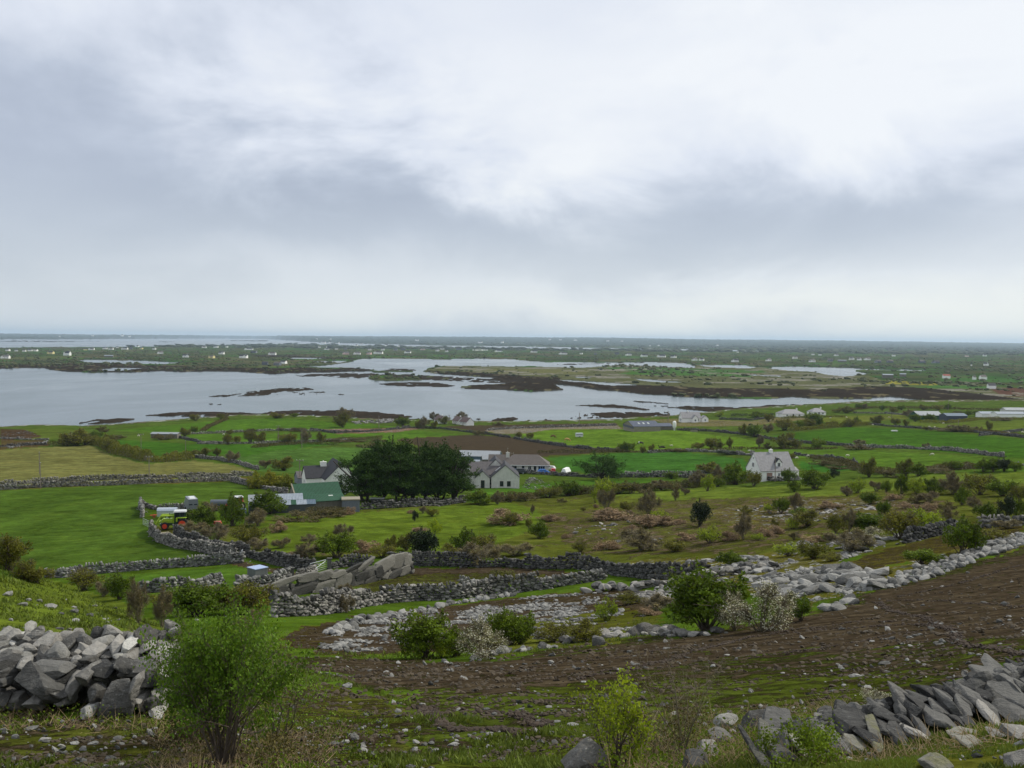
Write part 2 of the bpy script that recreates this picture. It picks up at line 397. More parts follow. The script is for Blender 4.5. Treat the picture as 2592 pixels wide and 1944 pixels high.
def mat_ground():
    m, nt, b = newmat('ground')
    geo = nd(nt, 'ShaderNodeNewGeometry')
    P = geo.outputs['Position']
    ca = nd(nt, 'ShaderNodeAttribute'); ca.attribute_name = 'zone_color'
    ma = nd(nt, 'ShaderNodeAttribute'); ma.attribute_name = 'zone_mix'
    sep = nd(nt, 'ShaderNodeSeparateColor'); nt.links.new(ma.outputs['Color'], sep.inputs[0])
    soil, brack, rock = sep.outputs
    nA = noise(nt, P, .045, 4)           # 20 m drifts
    nB = noise(nt, P, .55, 5, .6)        # 2 m tufts
    nC = noise(nt, P, 7.0, 5, .65)       # turf grain
    nD = noise(nt, P, 1.7, 8, .68, .3)   # break-up of soil / grass
    # grass
    k = mth(nt, 'MULTIPLY', mapr(nt, nA, .25, .75, .80, 1.2), mapr(nt, nB, .25, .75, .76, 1.24))
    k = mth(nt, 'MULTIPLY', k, mapr(nt, nC, .2, .8, .55, 1.45))
    k = mth(nt, 'MULTIPLY', k, mapr(nt, noise(nt, P, .17, 6, .66, .4), .32, .68, .72, 1.25))
    g = mixc(nt, 1.0, ca.outputs['Color'], k, 'MULTIPLY')
    hue = mapr(nt, noise(nt, P, .22, 5, .6), .42, .72)
    g = mixc(nt, mth(nt, 'MULTIPLY', hue, .30), g, mixc(nt, 1.0, g, (1.36, 1.06, .95), 'MULTIPLY'))
    # bare earth
    ws = nd(nt, 'ShaderNodeMapping'); nt.links.new(P, ws.inputs[0]); ws.inputs['Rotation'].default_value = (0, 0, rad(-14)); ws.inputs['Scale'].default_value = (.25, 1.6, 1)
    furrow = noise(nt, ws.outputs[0], 1.1, 6, .62, .35)
    sc = mixc(nt, mapr(nt, nD, .3, .7), lin(58, 50, 38, .74), lin(98, 87, 68, .74))
    sc = mixc(nt, mapr(nt, furrow, .35, .62, .0, .62), sc, lin(48, 39, 31, .7))
    mixn = mth(nt, 'ADD', mth(nt, 'MULTIPLY', nD, .6), mth(nt, 'ADD', mth(nt, 'MULTIPLY', furrow, .22), mth(nt, 'MULTIPLY', nC, .18)))
    th = mth(nt, 'SUBTRACT', mth(nt, 'MULTIPLY', soil, .44), .72)      # soil 0 -> never, 1 -> nearly always
    sf = mth(nt, 'MULTIPLY', mth(nt, 'ADD', mixn, th), 14.0, clamp=True)
    c = mixc(nt, sf, g, sc)
    # bracken
    bn = noise(nt, P, .5, 7, .66, .5)
    bf = mth(nt, 'MULTIPLY', mth(nt, 'ADD', bn, mth(nt, 'SUBTRACT', mth(nt, 'MULTIPLY', brack, .46), .76)), 12.0, clamp=True)
    bc = mixc(nt, mapr(nt, noise(nt, P, 3.2, 5), .35, .65), lin(84, 74, 56, .66), lin(126, 110, 88, .66))
    c = mixc(nt, bf, c, bc)
    # limestone showing through
    rn = noise(nt, P, 1.1, 7, .62, .6)
    rf = mth(nt, 'MULTIPLY', mth(nt, 'ADD', rn, mth(nt, 'SUBTRACT', mth(nt, 'MULTIPLY', rock, .50), .78)), 16.0, clamp=True)
    rc = mixc(nt, mapr(nt, noise(nt, P, 2.6, 6), .35, .7), lin(88, 90, 92), lin(165, 167, 168))
    c = mixc(nt, rf, c, rc)
    nt.links.new(c, b.inputs['Base Color'])
    b.inputs['Roughness'].default_value = .95
    b.inputs['Specular IOR Level'].default_value = .0
    h = mth(nt, 'ADD', mth(nt, 'MULTIPLY', nC, .05), mth(nt, 'MULTIPLY', nB, .12))
    h = mth(nt, 'ADD', h, mth(nt, 'MULTIPLY', mth(nt, 'MULTIPLY', furrow, sf), .22))
    h = mth(nt, 'ADD', h, mth(nt, 'MULTIPLY', mth(nt, 'MULTIPLY', nD, sf), .14))
    h = mth(nt, 'ADD', h, mth(nt, 'MULTIPLY', mth(nt, 'MULTIPLY', bn, bf), .5))
    bm = nd(nt, 'ShaderNodeBump'); bm.inputs['Strength'].default_value = .8; bm.inputs['Distance'].default_value = 1.0
    nt.links.new(h, bm.inputs['Height']); nt.links.new(bm.outputs[0], b.inputs['Normal'])
    return m
def mat_water():
    m, nt, b = newmat('sea_water')
    geo = nd(nt, 'ShaderNodeNewGeometry'); P = geo.outputs['Position']
    mp = nd(nt, 'ShaderNodeMapping'); nt.links.new(P, mp.inputs[0]); mp.inputs['Scale'].default_value = (.006, .003, 1)
    drift = noise(nt, mp.outputs[0], 1.0, 5, .55, .5)
    c = mixc(nt, mapr(nt, drift, .3, .7), lin(64, 78, 82), lin(80, 94, 96))
    nt.links.new(c, b.inputs['Base Color'])
    nt.links.new(mapr(nt, drift, .3, .7, .16, .28), b.inputs['Roughness'])
    b.inputs['IOR'].default_value = 1.33
    w1 = noise(nt, P, .9, 5, .6); w2 = noise(nt, P, .12, 3)
    bm = nd(nt, 'ShaderNodeBump'); bm.inputs['Strength'].default_value = .25; bm.inputs['Distance'].default_value = .12
    nt.links.new(mth(nt, 'ADD', w1, w2), bm.inputs['Height']); nt.links.new(bm.outputs[0], b.inputs['Normal'])
    return m
M_GROUND = mat_ground(); M_WATER = mat_water()
# ---------------------------------------------------------------- zones of the land (outlines in image coordinates, colours are the lands' own)
GREEN_DEF = lin(72, 112, 48)
ZONES = [  # (polygon, colour, soil, bracken, rock)
 ([(-600,1090),(0,1075),(700,1050),(1400,1060),(2592,1000),(3500,1000),(3500,1250),(2592,1215),(2000,1235),(1600,1250),(600,1290),(-600,1300)], lin(70,116,44), 0,.10,0),
 ([(-600,1255),(0,1242),(300,1229),(588,1221),(660,1240),(640,1262),(480,1270),(460,1288),(355,1280),(355,1310),(385,1335),(380,1360),(400,1378),(480,1395),(585,1414),(560,1425),(350,1440),(200,1455),(90,1462),(-600,1470)], lin(66,118,42), 0,0,0),
 ([(-600,1150),(0,1139),(110,1132),(225,1126),(290,1155),(370,1175),(490,1166),(590,1178),(650,1196),(560,1204),(300,1218),(0,1229),(-600,1245)], lin(104,132,88), 0,.05,0),
 ([(0,1232),(300,1219),(640,1206),(640,1216),(588,1218),(300,1228),(0,1240)], lin(88,104,52), .4,.2,0),
 ([(255,1110),(470,1123),(650,1126),(870,1112),(870,1122),(760,1135),(640,1160),(560,1152),(430,1152),(360,1152)], lin(54,122,34),0,0,0),
 ([(605,1158),(700,1140),(860,1132),(960,1132),(960,1192),(760,1197),(650,1192),(585,1172)], lin(66,128,62),0,0,0),
 ([(280,1090),(560,1064),(700,1058),(1010,1080),(830,1089),(640,1092),(480,1098)], lin(68,132,34),0,0,0),
 ([(0,1098),(60,1085),(210,1088),(240,1100),(160,1110),(60,1112),(0,1110)], lin(80,122,48),0,.1,0),
 ([(0,1086),(60,1087),(110,1105),(60,1112),(0,1116)], lin(74,70,56),.4,.2,.35),
 ([(0,1116),(110,1112),(130,1128),(0,1138)], lin(80,84,54),.2,.4,.35),
 ([(460,1099),(800,1096),(1010,1086),(1170,1100),(1010,1116),(850,1121),(480,1118)], lin(70,134,36),0,0,0),
 ([(780,1087),(1000,1084),(1090,1082),(1000,1094),(860,1098)], lin(112,98,84),.3,.2,.5),
 ([(1000,1112),(1180,1101),(1290,1106),(1420,1126),(1570,1142),(1480,1148),(1400,1152),(1340,1160),(1180,1160)], lin(90,62,46),1.0,0,0),
 ([(1120,1079),(1290,1075),(1560,1071),(1565,1078),(1300,1090),(1230,1094)], lin(90,62,46),.95,0,0),
 ([(1225,1090),(1300,1083),(1560,1076),(1580,1086),(1320,1098),(1260,1098)], lin(104,112,80),.2,.1,.55),
 ([(1310,1100),(1400,1087),(1540,1086),(1720,1090),(1880,1110),(1935,1122),(1900,1136),(1740,1141),(1560,1141),(1430,1126)], lin(84,146,36),0,0,0),
 ([(1390,1158),(1560,1148),(1720,1144),(1880,1160),(1905,1190),(1700,1206),(1500,1200),(1410,1186)], lin(52,126,50),0,0,0),
 ([(1925,1106),(2150,1081),(2300,1086),(2592,1112),(3300,1150),(3300,1190),(2592,1160),(2450,1150),(2250,1132),(2000,1118)], lin(56,122,32),0,0,0),
 ([(1870,1136),(2100,1134),(2300,1146),(2592,1162),(3300,1190),(3300,1230),(2592,1196),(2370,1192),(2200,1182),(2000,1166)], lin(72,130,40),0,0,0),
 ([(2020,1168),(2160,1178),(2200,1184),(2100,1196),(2030,1190)], lin(46,122,46),0,0,0),
 ([(2080,1056),(2290,1048),(2300,1060),(2180,1070),(2080,1068)], lin(92,128,52),0,.15,0),
 ([(2290,1068),(2592,1060),(2592,1086),(2420,1092),(2320,1082)], lin(84,128,50),0,.15,0),
 ([(1640,1062),(1740,1060),(1900,1066),(2000,1052),(2060,1060),(1900,1078),(1720,1080)], lin(100,116,70),.2,.3,.45),
 ([(2592,1195),(2300,1205),(2000,1228),(1600,1245),(1290,1262),(1170,1275),(900,1292),(640,1320),(560,1340),(560,1380),(700,1412),(1000,1412),(1300,1415),(1600,1450),(1900,1440),(2300,1385),(2592,1330),(3400,1250),(3400,1200)], lin(84,116,44),.06,.42,.10),
 ([(2592,1195),(2300,1205),(2000,1228),(1700,1238),(1500,1250),(1700,1268),(2000,1262),(2300,1235),(2592,1222),(3300,1240)], lin(88,134,48),0,.15,0),
 ([(880,1300),(1290,1270),(1350,1290),(1400,1320),(1200,1400),(700,1400),(620,1330)], lin(84,132,36),0,.24,.04),
 ([(1170,1262),(1200,1240),(1330,1226),(1500,1214),(1720,1212),(1560,1232),(1380,1240),(1330,1252),(1200,1272)], lin(64,130,38),0,0,0),
 ([(1400,1300),(1560,1285),(1750,1262),(2200,1255),(2420,1270),(2350,1320),(2100,1345),(1900,1400),(1700,1400),(1500,1405),(1370,1350)], lin(82,108,50),.08,.58,.24),
 ([(1850,1280),(2050,1262),(2250,1262),(2350,1280),(2150,1300),(1900,1340),(1780,1300)], lin(90,106,56),.12,.56,.42),
 ([(580,1418),(640,1425),(740,1445),(800,1455),(830,1470),(760,1462),(680,1450),(590,1432)], lin(104,96,62),.8,.2,.1),
 ([(380,1335),(430,1330),(470,1340),(430,1360),(400,1370)], lin(84,110,46),.5,.1,.1),
 ([(260,1462),(600,1432),(720,1462),(640,1500),(500,1500),(400,1490)], lin(66,124,38),0,.04,0),
 ([(850,1508),(970,1455),(1080,1440),(1500,1452),(1500,1462),(1350,1470),(1180,1492),(1000,1515),(870,1525)], lin(78,106,46),.52,.15,.12),
 ([(1000,1440),(1240,1434),(1500,1452),(1500,1460),(1240,1450),(1020,1452)], lin(96,84,60),.85,0,.1),
 ([(730,1600),(900,1560),(1180,1530),(1400,1500),(1700,1490),(1640,1540),(1560,1610),(1300,1650),(1020,1650),(840,1655),(700,1640)], lin(84,92,46),.66,.25,.28),
 ([(820,1615),(960,1570),(1100,1545),(1400,1520),(1500,1530),(1300,1600),(1050,1630),(900,1650)], lin(104,100,86),.78,.1,.30),
 ([(1180,1600),(1560,1540),(1700,1560),(1560,1625),(1300,1650)], lin(84,112,40),.2,.35,.2),
 ([(1600,1420),(2000,1400),(2250,1440),(2592,1320),(2592,1385),(2300,1450),(2200,1500),(2060,1530),(1900,1500),(1700,1500)], lin(92,112,48),.3,.3,.42),
 ([(2200,1400),(2500,1330),(2592,1330),(2592,1345),(2300,1420),(2200,1450),(2100,1440)], lin(84,98,40),.55,.2,.15),
 ([(690,1650),(830,1662),(1000,1672),(1290,1662),(1500,1630),(1700,1608),(1900,1575),(2060,1545),(2200,1505),(2330,1455),(2592,1385),(3300,1250),(3300,1700),(2592,1680),(2450,1730),(2250,1800),(2050,1830),(1900,1860),(1750,1944),(1650,2100),(1150,2100),(1120,1944),(1060,1860),(1040,1780),(860,1715),(720,1690)], lin(72,108,38),.60,.08,.04),
 ([(1120,1944),(1060,1860),(1040,1780),(1200,1740),(1600,1730),(2000,1700),(2300,1700),(2450,1730),(2250,1800),(2050,1830),(1900,1860),(1750,1944),(1650,2100),(1150,2100)], lin(72,108,38),.48,.10,.05),
 ([(1560,1640),(1800,1605),(2060,1555),(2250,1500),(2592,1400),(3000,1320),(3000,1520),(2592,1600),(2200,1640),(1800,1660),(1500,1700)], lin(70,102,38),.80,0,.03),
 ([(830,1672),(1000,1680),(1290,1670),(1560,1640),(1560,1700),(1200,1760),(1000,1740),(860,1710)], lin(70,102,38),.76,0,.05),
 ([(-600,1470),(120,1462),(330,1530),(420,1600),(430,1660),(300,1672),(0,1640),(-600,1600)], lin(88,132,42),0,.05,.06),
 ([(-600,1790),(0,1790),(450,1810),(700,1740),(860,1725),(1040,1790),(1060,1870),(1120,1944),(1100,2200),(-600,2200)], lin(80,108,44),.54,.38,.12),
 ([(1750,2200),(1800,1930),(2000,1890),(2300,1860),(2592,1800),(3300,1700),(3300,2200)], lin(92,118,42),.20,.40,.22),
]
def build_ground():
    # rows: even steps in image height, never growing more than 2.6 % in distance
    Ys = [4.0]
    fine = np.exp(np.linspace(math.log(4.0), math.log(40000.0), 30000))
    zf, far, _, _ = h_ground(np.zeros_like(fine), fine, False)
    zz = np.where(fine > 640, 0.0, zf)
    _, pyf = proj(np.zeros_like(fine), fine, zz)
    last_py, last_Y = pyf[0], fine[0]
    for Yv, pv in zip(fine, pyf):
        step = 3.0 if Yv < 560 else 1.15
        if abs(last_py-pv) >= step or Yv/last_Y > (1.026 if Yv < 640 else 1.12):
            Ys.append(Yv); last_py, last_Y = pv, Yv
    Ys = np.array(Ys)
    u = np.linspace(-.60, .60, 700)
    side = .60+np.cumsum(np.linspace(.006, .05, 22))
    u = np.concatenate([-side[::-1], u, side])
    U, YY = np.meshgrid(u, Ys)
    X = U*YY
    Z, far, px0, py0 = h_ground(X, YY)
    wat, weed = masks(X, YY, far, px0, py0)
    Z = np.where(wat, -1.2, Z)
    Z = np.where(weed, .25+.5*vnoise(X/6, YY/12, 51), Z)
    px, py = proj(X, YY, np.maximum(Z, 0))
    px = np.where(far, px0, px); py = np.where(far, py0, py)
    n = X.size
    col = np.empty(X.shape+(3,)); mix = np.zeros(X.shape+(3,))
    col[:] = np.array(GREEN_DEF)*np.array([1.24, .88, .46])*.58
    nearm = ~far
    jx = (fbm(X/2.0, YY/2.0, 61)-.5)*np.clip(4500/YY, 4, 260)
    jy = (fbm(X/2.0, YY/2.0, 62)-.5)*np.clip(2500/YY, 2, 110)*.6
    for P, c, s, br, rk in ZONES:
        m = inpoly(px+jx, py+jy, P) & nearm
        cc = np.array(c); lm = cc.mean(); col[m] = (cc*.80+lm*.20)*np.array([1.27, .86, .52])*.60; mix[m] = (s, br, rk)
    # beyond the bay: pasture, scrub and hedge banks
    fy = py0
    Xf, Yf = X[far], YY[far]
    cell = vnoise(np.floor(Xf/70+3*fbm(Xf/300, Yf/300, 71)), np.floor(Yf/110+3*fbm(Xf/300, Yf/300, 72)), 73)
    cell = _h(np.floor(Xf/80+2.5*fbm(Xf/220, Yf/220, 71)), np.floor(Yf/120+2.5*fbm(Xf/220, Yf/220, 72)), 73)
    pal = np.array([lin(74,100,52), lin(88,108,62), lin(62,104,46), lin(96,104,70), lin(80,90,56), lin(66,84,50), lin(72,112,50), lin(98,98,74), lin(70,86,54)])
    cf = pal[(cell*8.999).astype(int)]
    scrub = fbm(Xf/90, Yf/260, 75, 5)
    cf = cf*(1-sstep(.46, .62, scrub)[:, None]*.45)+np.array(lin(58,64,44))*sstep(.46, .62, scrub)[:, None]*.45
    farw = sstep(7600, 10500, Yf)[:, None]
    cf = cf*(1-farw)+np.array(lin(58,72,52))*(.7+.6*fbm(Xf/600, Yf/900, 76))[:, None]*farw
    # heath island and salt flats in the middle of the bay
    pxf, pyf2 = px0[far], py0[far]
    isl = inpoly(pxf, pyf2, [(1075,938),(1140,927),(1290,930),(1440,931),(1560,924),(1900,930),(2200,955),(2300,985),(2592,990),(2592,1030),(2100,1012),(1700,1004),(1400,990),(1100,985)])
    cI = np.array(lin(98,104,72))*(.75+.5*fbm(Xf/30, Yf/90, 77, 4))[:, None]
    cf = np.where(isl[:, None], cI, cf)
    for P, c in [([(1520,930),(1700,934),(1930,940),(1940,946),(1700,945),(1560,940)], lin(72,112,52)), ([(1600,942),(1900,950),(1900,957),(1560,950)], lin(74,116,50)),
                 ([(2240,966),(2380,972),(2370,979),(2240,975)], lin(146,146,62)), ([(2380,960),(2592,962),(2592,970),(2380,970)], lin(72,112,56)),
                 ([(2500,985),(2620,985),(2620,1008),(2540,1006)], lin(98,72,60)), ([(2370,978),(2500,980),(2500,988),(2300,986)], lin(78,120,58)),
                 ([(1180,936),(1500,938),(1480,950),(1250,948)], lin(112,116,76))]:
        cf = np.where(inpoly(pxf, pyf2, P)[:, None], np.array(c), cf)
    weedc = np.array(lin(56,49,40))
    mud = np.zeros(Xf.shape, bool)
    for P in [[(1130,957),(1290,951),(1400,960),(1500,967),(1620,978),(1800,986),(1940,986),(2060,989),(2200,980),(2340,984),(2440,996),(2592,1015),(2592,1024),(2395,1021),(2300,1010),(2190,1010),(2000,1008),(1800,1010),(1560,993),(1400,992),(1200,988)],
              [(1070,938),(1110,941),(1200,946),(1290,950),(1330,958),(1260,956),(1120,949)],
              [(-200,926),(60,926),(200,920),(330,924),(480,930),(640,934),(780,932),(950,936),(940,945),(730,948),(400,944),(150,942),(-200,936)],
              [(640,898),(900,908),(900,912),(640,904)]]:
        mud |= inpoly(pxf+(fbm(Xf/30, Yf/90, 78)-.5)*40, pyf2+(fbm(Xf/30, Yf/90, 79)-.5)*5, P)
    mudn = fbm(Xf/14, Yf/40, 80, 4)
    cf = np.where(mud[:, None], np.where((mudn > .70)[:, None], np.array(lin(110,106,84)), weedc*(.7+.4*mudn)[:, None]), cf)
    # pale limestone pavement streaks
    st = (fbm(Xf/60, Yf/50, 81, 4) > .60) & isl & ~mud
    cf = np.where(st[:, None], np.array(lin(140,142,136)), cf)
    col[far] = cf*np.array([.60, .57, .50])
    col[weed] = weedc*.7
    col[wat] = lin(60,64,60)
    mix[far] = 0
    # shore fringe of near land: weed and pale boulders
    cy = np.interp(px0, COAST[:, 0], COAST[:, 1])
    fr = nearm & (YY > 450) & (py0 < cy+5)
    fn = fbm(X/5, YY/9, 83)
    col[fr & (fn > .52)] = lin(84,80,64); col[fr & (fn <= .36)] = lin(128,130,124)
    nr, nc = X.shape
    V = np.stack([X.ravel(), YY.ravel(), Z.ravel()], 1)
    idx = np.arange(n).reshape(nr, nc)
    Fq = np.stack([idx[:-1, :-1], idx[:-1, 1:], idx[1:, 1:], idx[1:, :-1]], -1).reshape(-1, 4)
    me = mesh_np('ground', V, Fq, [M_GROUND], True)
    for nm, arr in (('zone_color', col), ('zone_mix', mix)):
        at = me.attributes.new(nm, 'FLOAT_COLOR', 'POINT')
        at.data.foreach_set('color', np.concatenate([arr.reshape(-1, 3), np.ones((n, 1))], 1).astype(np.float32).ravel())
    add_prop(obj('ground', me), kind='structure')
    print('ground', nr, nc, n)
    # slope behind the viewpoint
    xs = np.linspace(-400, 400, 60); ys = np.linspace(-400, 4.0, 50)
    XX, Y2 = np.meshgrid(xs, ys)
    Z2 = EYE-1.7-.27*Y2-.004*0*XX+.0
    Z2 = np.where(Y2 > 3.9, EYE-base_drop(np.clip(XX, -3, 3), np.full_like(XX, 4.0)), Z2)+XX*.02*(Y2 < 3.9)
    idx = np.arange(XX.size).reshape(XX.shape)
    Fq = np.stack([idx[:-1, :-1], idx[:-1, 1:], idx[1:, 1:], idx[1:, :-1]], -1).reshape(-1, 4)
    me = mesh_np('hillside', np.stack([XX.ravel(), Y2.ravel(), Z2.ravel()-.05], 1), Fq, [simple('hill_turf', lin(84,112,44), .95, .2, .5)], True)
    add_prop(obj('hillside', me), kind='structure')
    R = 42000.0
    V = [(-R*1.3, 500, 0), (R*1.3, 500, 0), (R*1.3, R, 0), (-R*1.3, R, 0)]
    add_prop(obj('water', mesh_np('water', V, [np.array([[0, 1, 2, 3]])], [M_WATER])), kind='structure')
build_ground()
# ---------------------------------------------------------------- haze
def build_haze():
    m = bpy.data.materials.new('haze'); m.use_nodes = True
    nt = m.node_tree
    for n in list(nt.nodes): nt.nodes.remove(n)
    o = nd(nt, 'ShaderNodeOutputMaterial')
    v = nd(nt, 'ShaderNodeVolumePrincipled')
    v.inputs['Color'].default_value = (.66, .84, 1.0, 1)
    v.inputs['Density'].default_value = HAZE
    v.inputs['Anisotropy'].default_value = .2
    nt.links.new(v.outputs[0], o.inputs['Volume'])
    a, b, y0, y1, z0, z1 = -75000, 75000, -450, 60000, -3, 240
    V = [(a, y0, z0), (b, y0, z0), (b, y1, z0), (a, y1, z0), (a, y0, z1), (b, y0, z1), (b, y1, z1), (a, y1, z1)]
    Fq = [[0, 3, 2, 1], [4, 5, 6, 7], [0, 1, 5, 4], [1, 2, 6, 5], [2, 3, 7, 6], [3, 0, 4, 7]]
    add_prop(obj('haze', mesh_np('haze', V, np.array(Fq), [m])), kind='stuff')
build_haze()
# ---------------------------------------------------------------- labels that single things out by what they stand near
ANCH = [(60,1150,'the pale yellow-green field'),(250,1330,'the big green field below the lane'),(230,1470,'the low dry stone wall of that field'),(130,1560,'the steep grassy knoll'),
 (415,1110,'the long grey shed by the bay'),(330,1068,'the rocky shore'),(440,1330,'the light green tractor'),(600,1290,'the red tractor'),(700,1220,'the golden hedge'),
 (800,1260,'the green-roofed barn'),(850,1220,'the white farmhouse'),(560,1380,'the two lane walls'),(810,1445,'the metal gate on the track'),(650,1445,'the grey metal tank'),
 (900,1480,'the wall of huge slabs'),(560,1530,'the thicket above the tumbled wall'),(1030,1200,'the dark cypress clump'),(920,1100,'the brown ploughed strip'),(1180,1050,'the shore cottages'),
 (1260,1210,'the grey unfinished house'),(1330,1180,'the grey bungalow'),(1430,1195,'the white covered boat'),(1520,1190,'the lone spreading cypress'),(1350,1230,'the heap of rubble'),
 (1640,1080,'the dark blue barn'),(1770,1055,'the white house by the water'),(1470,1105,'the white box in the cattle field'),(2010,1045,'the white bungalow by the inlet'),(2070,1045,'the small hipped cottage by the inlet'),
 (1960,1190,'the white dormer house'),(2260,1095,'the white trough'),(2350,1055,'the green shed'),(2420,1060,'the blue-roofed shed'),(2540,1050,'the long white-roofed sheds'),
 (2450,1180,'the small road sign'),(2300,1110,'the broad field with the trough'),(2150,1160,'the long field wall'),(1750,1320,'the dark holly on the heath'),(1560,1330,'the bracken mound'),
 (1330,1440,'the dark paddock wall'),(1150,1500,'the long drystone wall'),(1120,1600,'the stone bank'),(1650,1600,'the row of big boulders'),(1900,1460,'the limestone ridge'),
 (2350,1350,'the far wall of the ploughed hill'),(2450,1400,'the rubble strip along the ploughed hill'),(2150,1380,'the scrub on the heath'),(2400,1270,'the thickets on the heath'),(2200,1230,'the top of the heath'),
 (1300,1330,'the middle of the heath'),(1000,1370,'the pasture below the cypress clump'),(700,1390,'the pasture below the barn'),(1750,1540,'the ploughed slope'),(2100,1600,'the ploughed slope'),
 (700,960,'the ruin on the far shore'),(170,895,'the tall grey house across the bay'),(480,900,'the yellow gabled house across the bay'),(900,890,'the pink houses across the bay'),(1210,885,'the row of white gables across the bay'),
 (1420,900,'the long white house across the bay'),(1690,905,'the white houses above the salt lagoon'),(2010,905,'the dark pines past the lagoon'),(2170,910,'the village past the lagoon'),(2260,950,'the white-roofed sheds past the lagoon'),
 (2490,925,'the dark wood on the plain'),(2510,980,'the brown field on the plain'),(330,880,'the houses on the peninsula'),(20,905,'the shore farm across the bay'),(620,895,'the long white farm across the bay')]
ORD = ['first','second','third','fourth','fifth','sixth','seventh','eighth','ninth','tenth','eleventh','twelfth','thirteenth','fourteenth','fifteenth','sixteenth','seventeenth','eighteenth','nineteenth','twentieth']
_pending = []
def autolabel(o, what, px, py):
    _pending.append((o, what, px, py))
def flush_labels():
    by = {}
    for o, what, px, py in _pending:
        i = min(range(len(ANCH)), key=lambda k: (ANCH[k][0]-px)**2+((ANCH[k][1]-py)*2.5)**2)
        a = ANCH[i]
        rel = 'beyond' if py < a[1]-8 else ('this side of' if py > a[1]+8 else 'beside')
        by.setdefault((what, rel, a[2]), []).append(((px-a[0])**2+(py-a[1])**2, o))
    for (what, rel, ph), L in by.items():
        L.sort(key=lambda t: t[0])
        for k, (_, o) in enumerate(L):
            t = f'{what} {rel} {ph}' if len(L) == 1 else f'{what}, {ORD[min(k, 19)]} out {rel} {ph}'
            if len(t.replace('-', ' ').split()) > 16: t = t.replace('greyish-purple', 'purple').replace('olive-brown budding', 'olive-brown').replace('yellow-green young', 'yellowish')
            if len(t.replace('-', ' ').split()) > 16: t = t.replace('big ', '').replace('long ', '').replace(' huge', '')
            o['label'] = t
# ---------------------------------------------------------------- stone
def mat_rock(name='limestone', a=(84,88,94), b=(150,152,154), lich=.5, rough=.9, moss=0.0):
    m, nt, bs = newmat(name)
    geo = nd(nt, 'ShaderNodeNewGeometry'); P = geo.outputs['Position']
    oi = nd(nt, 'ShaderNodeObjectInfo')
    rnd = mth(nt, 'FRACT', mth(nt, 'ADD', geo.outputs['Random Per Island'], oi.outputs['Random']))
    n1 = noise(nt, P, 1.8, 7, .62, .4); n2 = noise(nt, P, 9, 6, .65, .3)
    k = mth(nt, 'ADD', mth(nt, 'MULTIPLY', rnd, .42), mth(nt, 'ADD', mth(nt, 'MULTIPLY', n1, .34), mth(nt, 'MULTIPLY', n2, .30)))
    c = mixc(nt, mapr(nt, k, .28, .82), lin(*a), lin(*b))
    sp = mapr(nt, noise(nt, P, 14, 6, .75), .54, .72)
    c = mixc(nt, mth(nt, 'MULTIPLY', sp, lich), c, lin(176,177,172))
    dk = mapr(nt, noise(nt, P, 3.1, 6, .7, 1.0), .60, .72)
    c = mixc(nt, mth(nt, 'MULTIPLY', dk, .55), c, lin(52,52,50))
    if moss:
        sepn = nd(nt, 'ShaderNodeSeparateXYZ'); nt.links.new(geo.outputs['True Normal'], sepn.inputs[0])
        ms = mapr(nt, noise(nt, P, 2.2, 6, .7), .50, .60)
        c = mixc(nt, mth(nt, 'MULTIPLY', ms, moss), c, lin(104,104,50))
    nt.links.new(c, bs.inputs['Base Color']); bs.inputs['Roughness'].default_value = rough
    bs.inputs['Specular IOR Level'].default_value = .25
    wv = nd(nt, 'ShaderNodeMapping'); nt.links.new(P, wv.inputs[0]); wv.inputs['Scale'].default_value = (1, 1, 3.5)
    strat = noise(nt, wv.outputs[0], 3.5, 6, .65, .8)
    h = mth(nt, 'ADD', mth(nt, 'MULTIPLY', n2, .5), mth(nt, 'MULTIPLY', strat, .6))
    bm = nd(nt, 'ShaderNodeBump'); bm.inputs['Strength'].default_value = .9; bm.inputs['Distance'].default_value = .10
    nt.links.new(h, bm.inputs['Height']); nt.links.new(bm.outputs[0], bs.inputs['Normal'])
    return m
M_ROCK = mat_rock('limestone', (62,61,58), (150,147,140))
M_ROCKD = mat_rock('dark_limestone', (44,44,43), (104,103,99), .22)
M_ROCKB = mat_rock('pale_limestone', (70,70,67), (148,147,142), .55)
M_WHITE = mat_rock('sunlit_lichened_limestone', (104,103,98), (196,194,186), .5)  # lichen flecks over a base colour whitened to make wall-top stones look sunlit
M_SLAB = mat_rock('slab_limestone', (50,50,47), (118,116,108), .2)
M_MOSS = mat_rock('mossy_limestone', (66,66,60), (132,130,120), .35, .9, .45)
def ico(sub):
    import bmesh
    bm = bmesh.new(); bmesh.ops.create_icosphere(bm, subdivisions=sub, radius=1.0)
    V = np.array([v.co[:] for v in bm.verts]); Fc = np.array([[v.index for v in f.verts] for f in bm.faces]); bm.free()
    return V, Fc
ICO = {1: ico(1), 2: ico(2), 3: ico(3), 4: ico(4)}
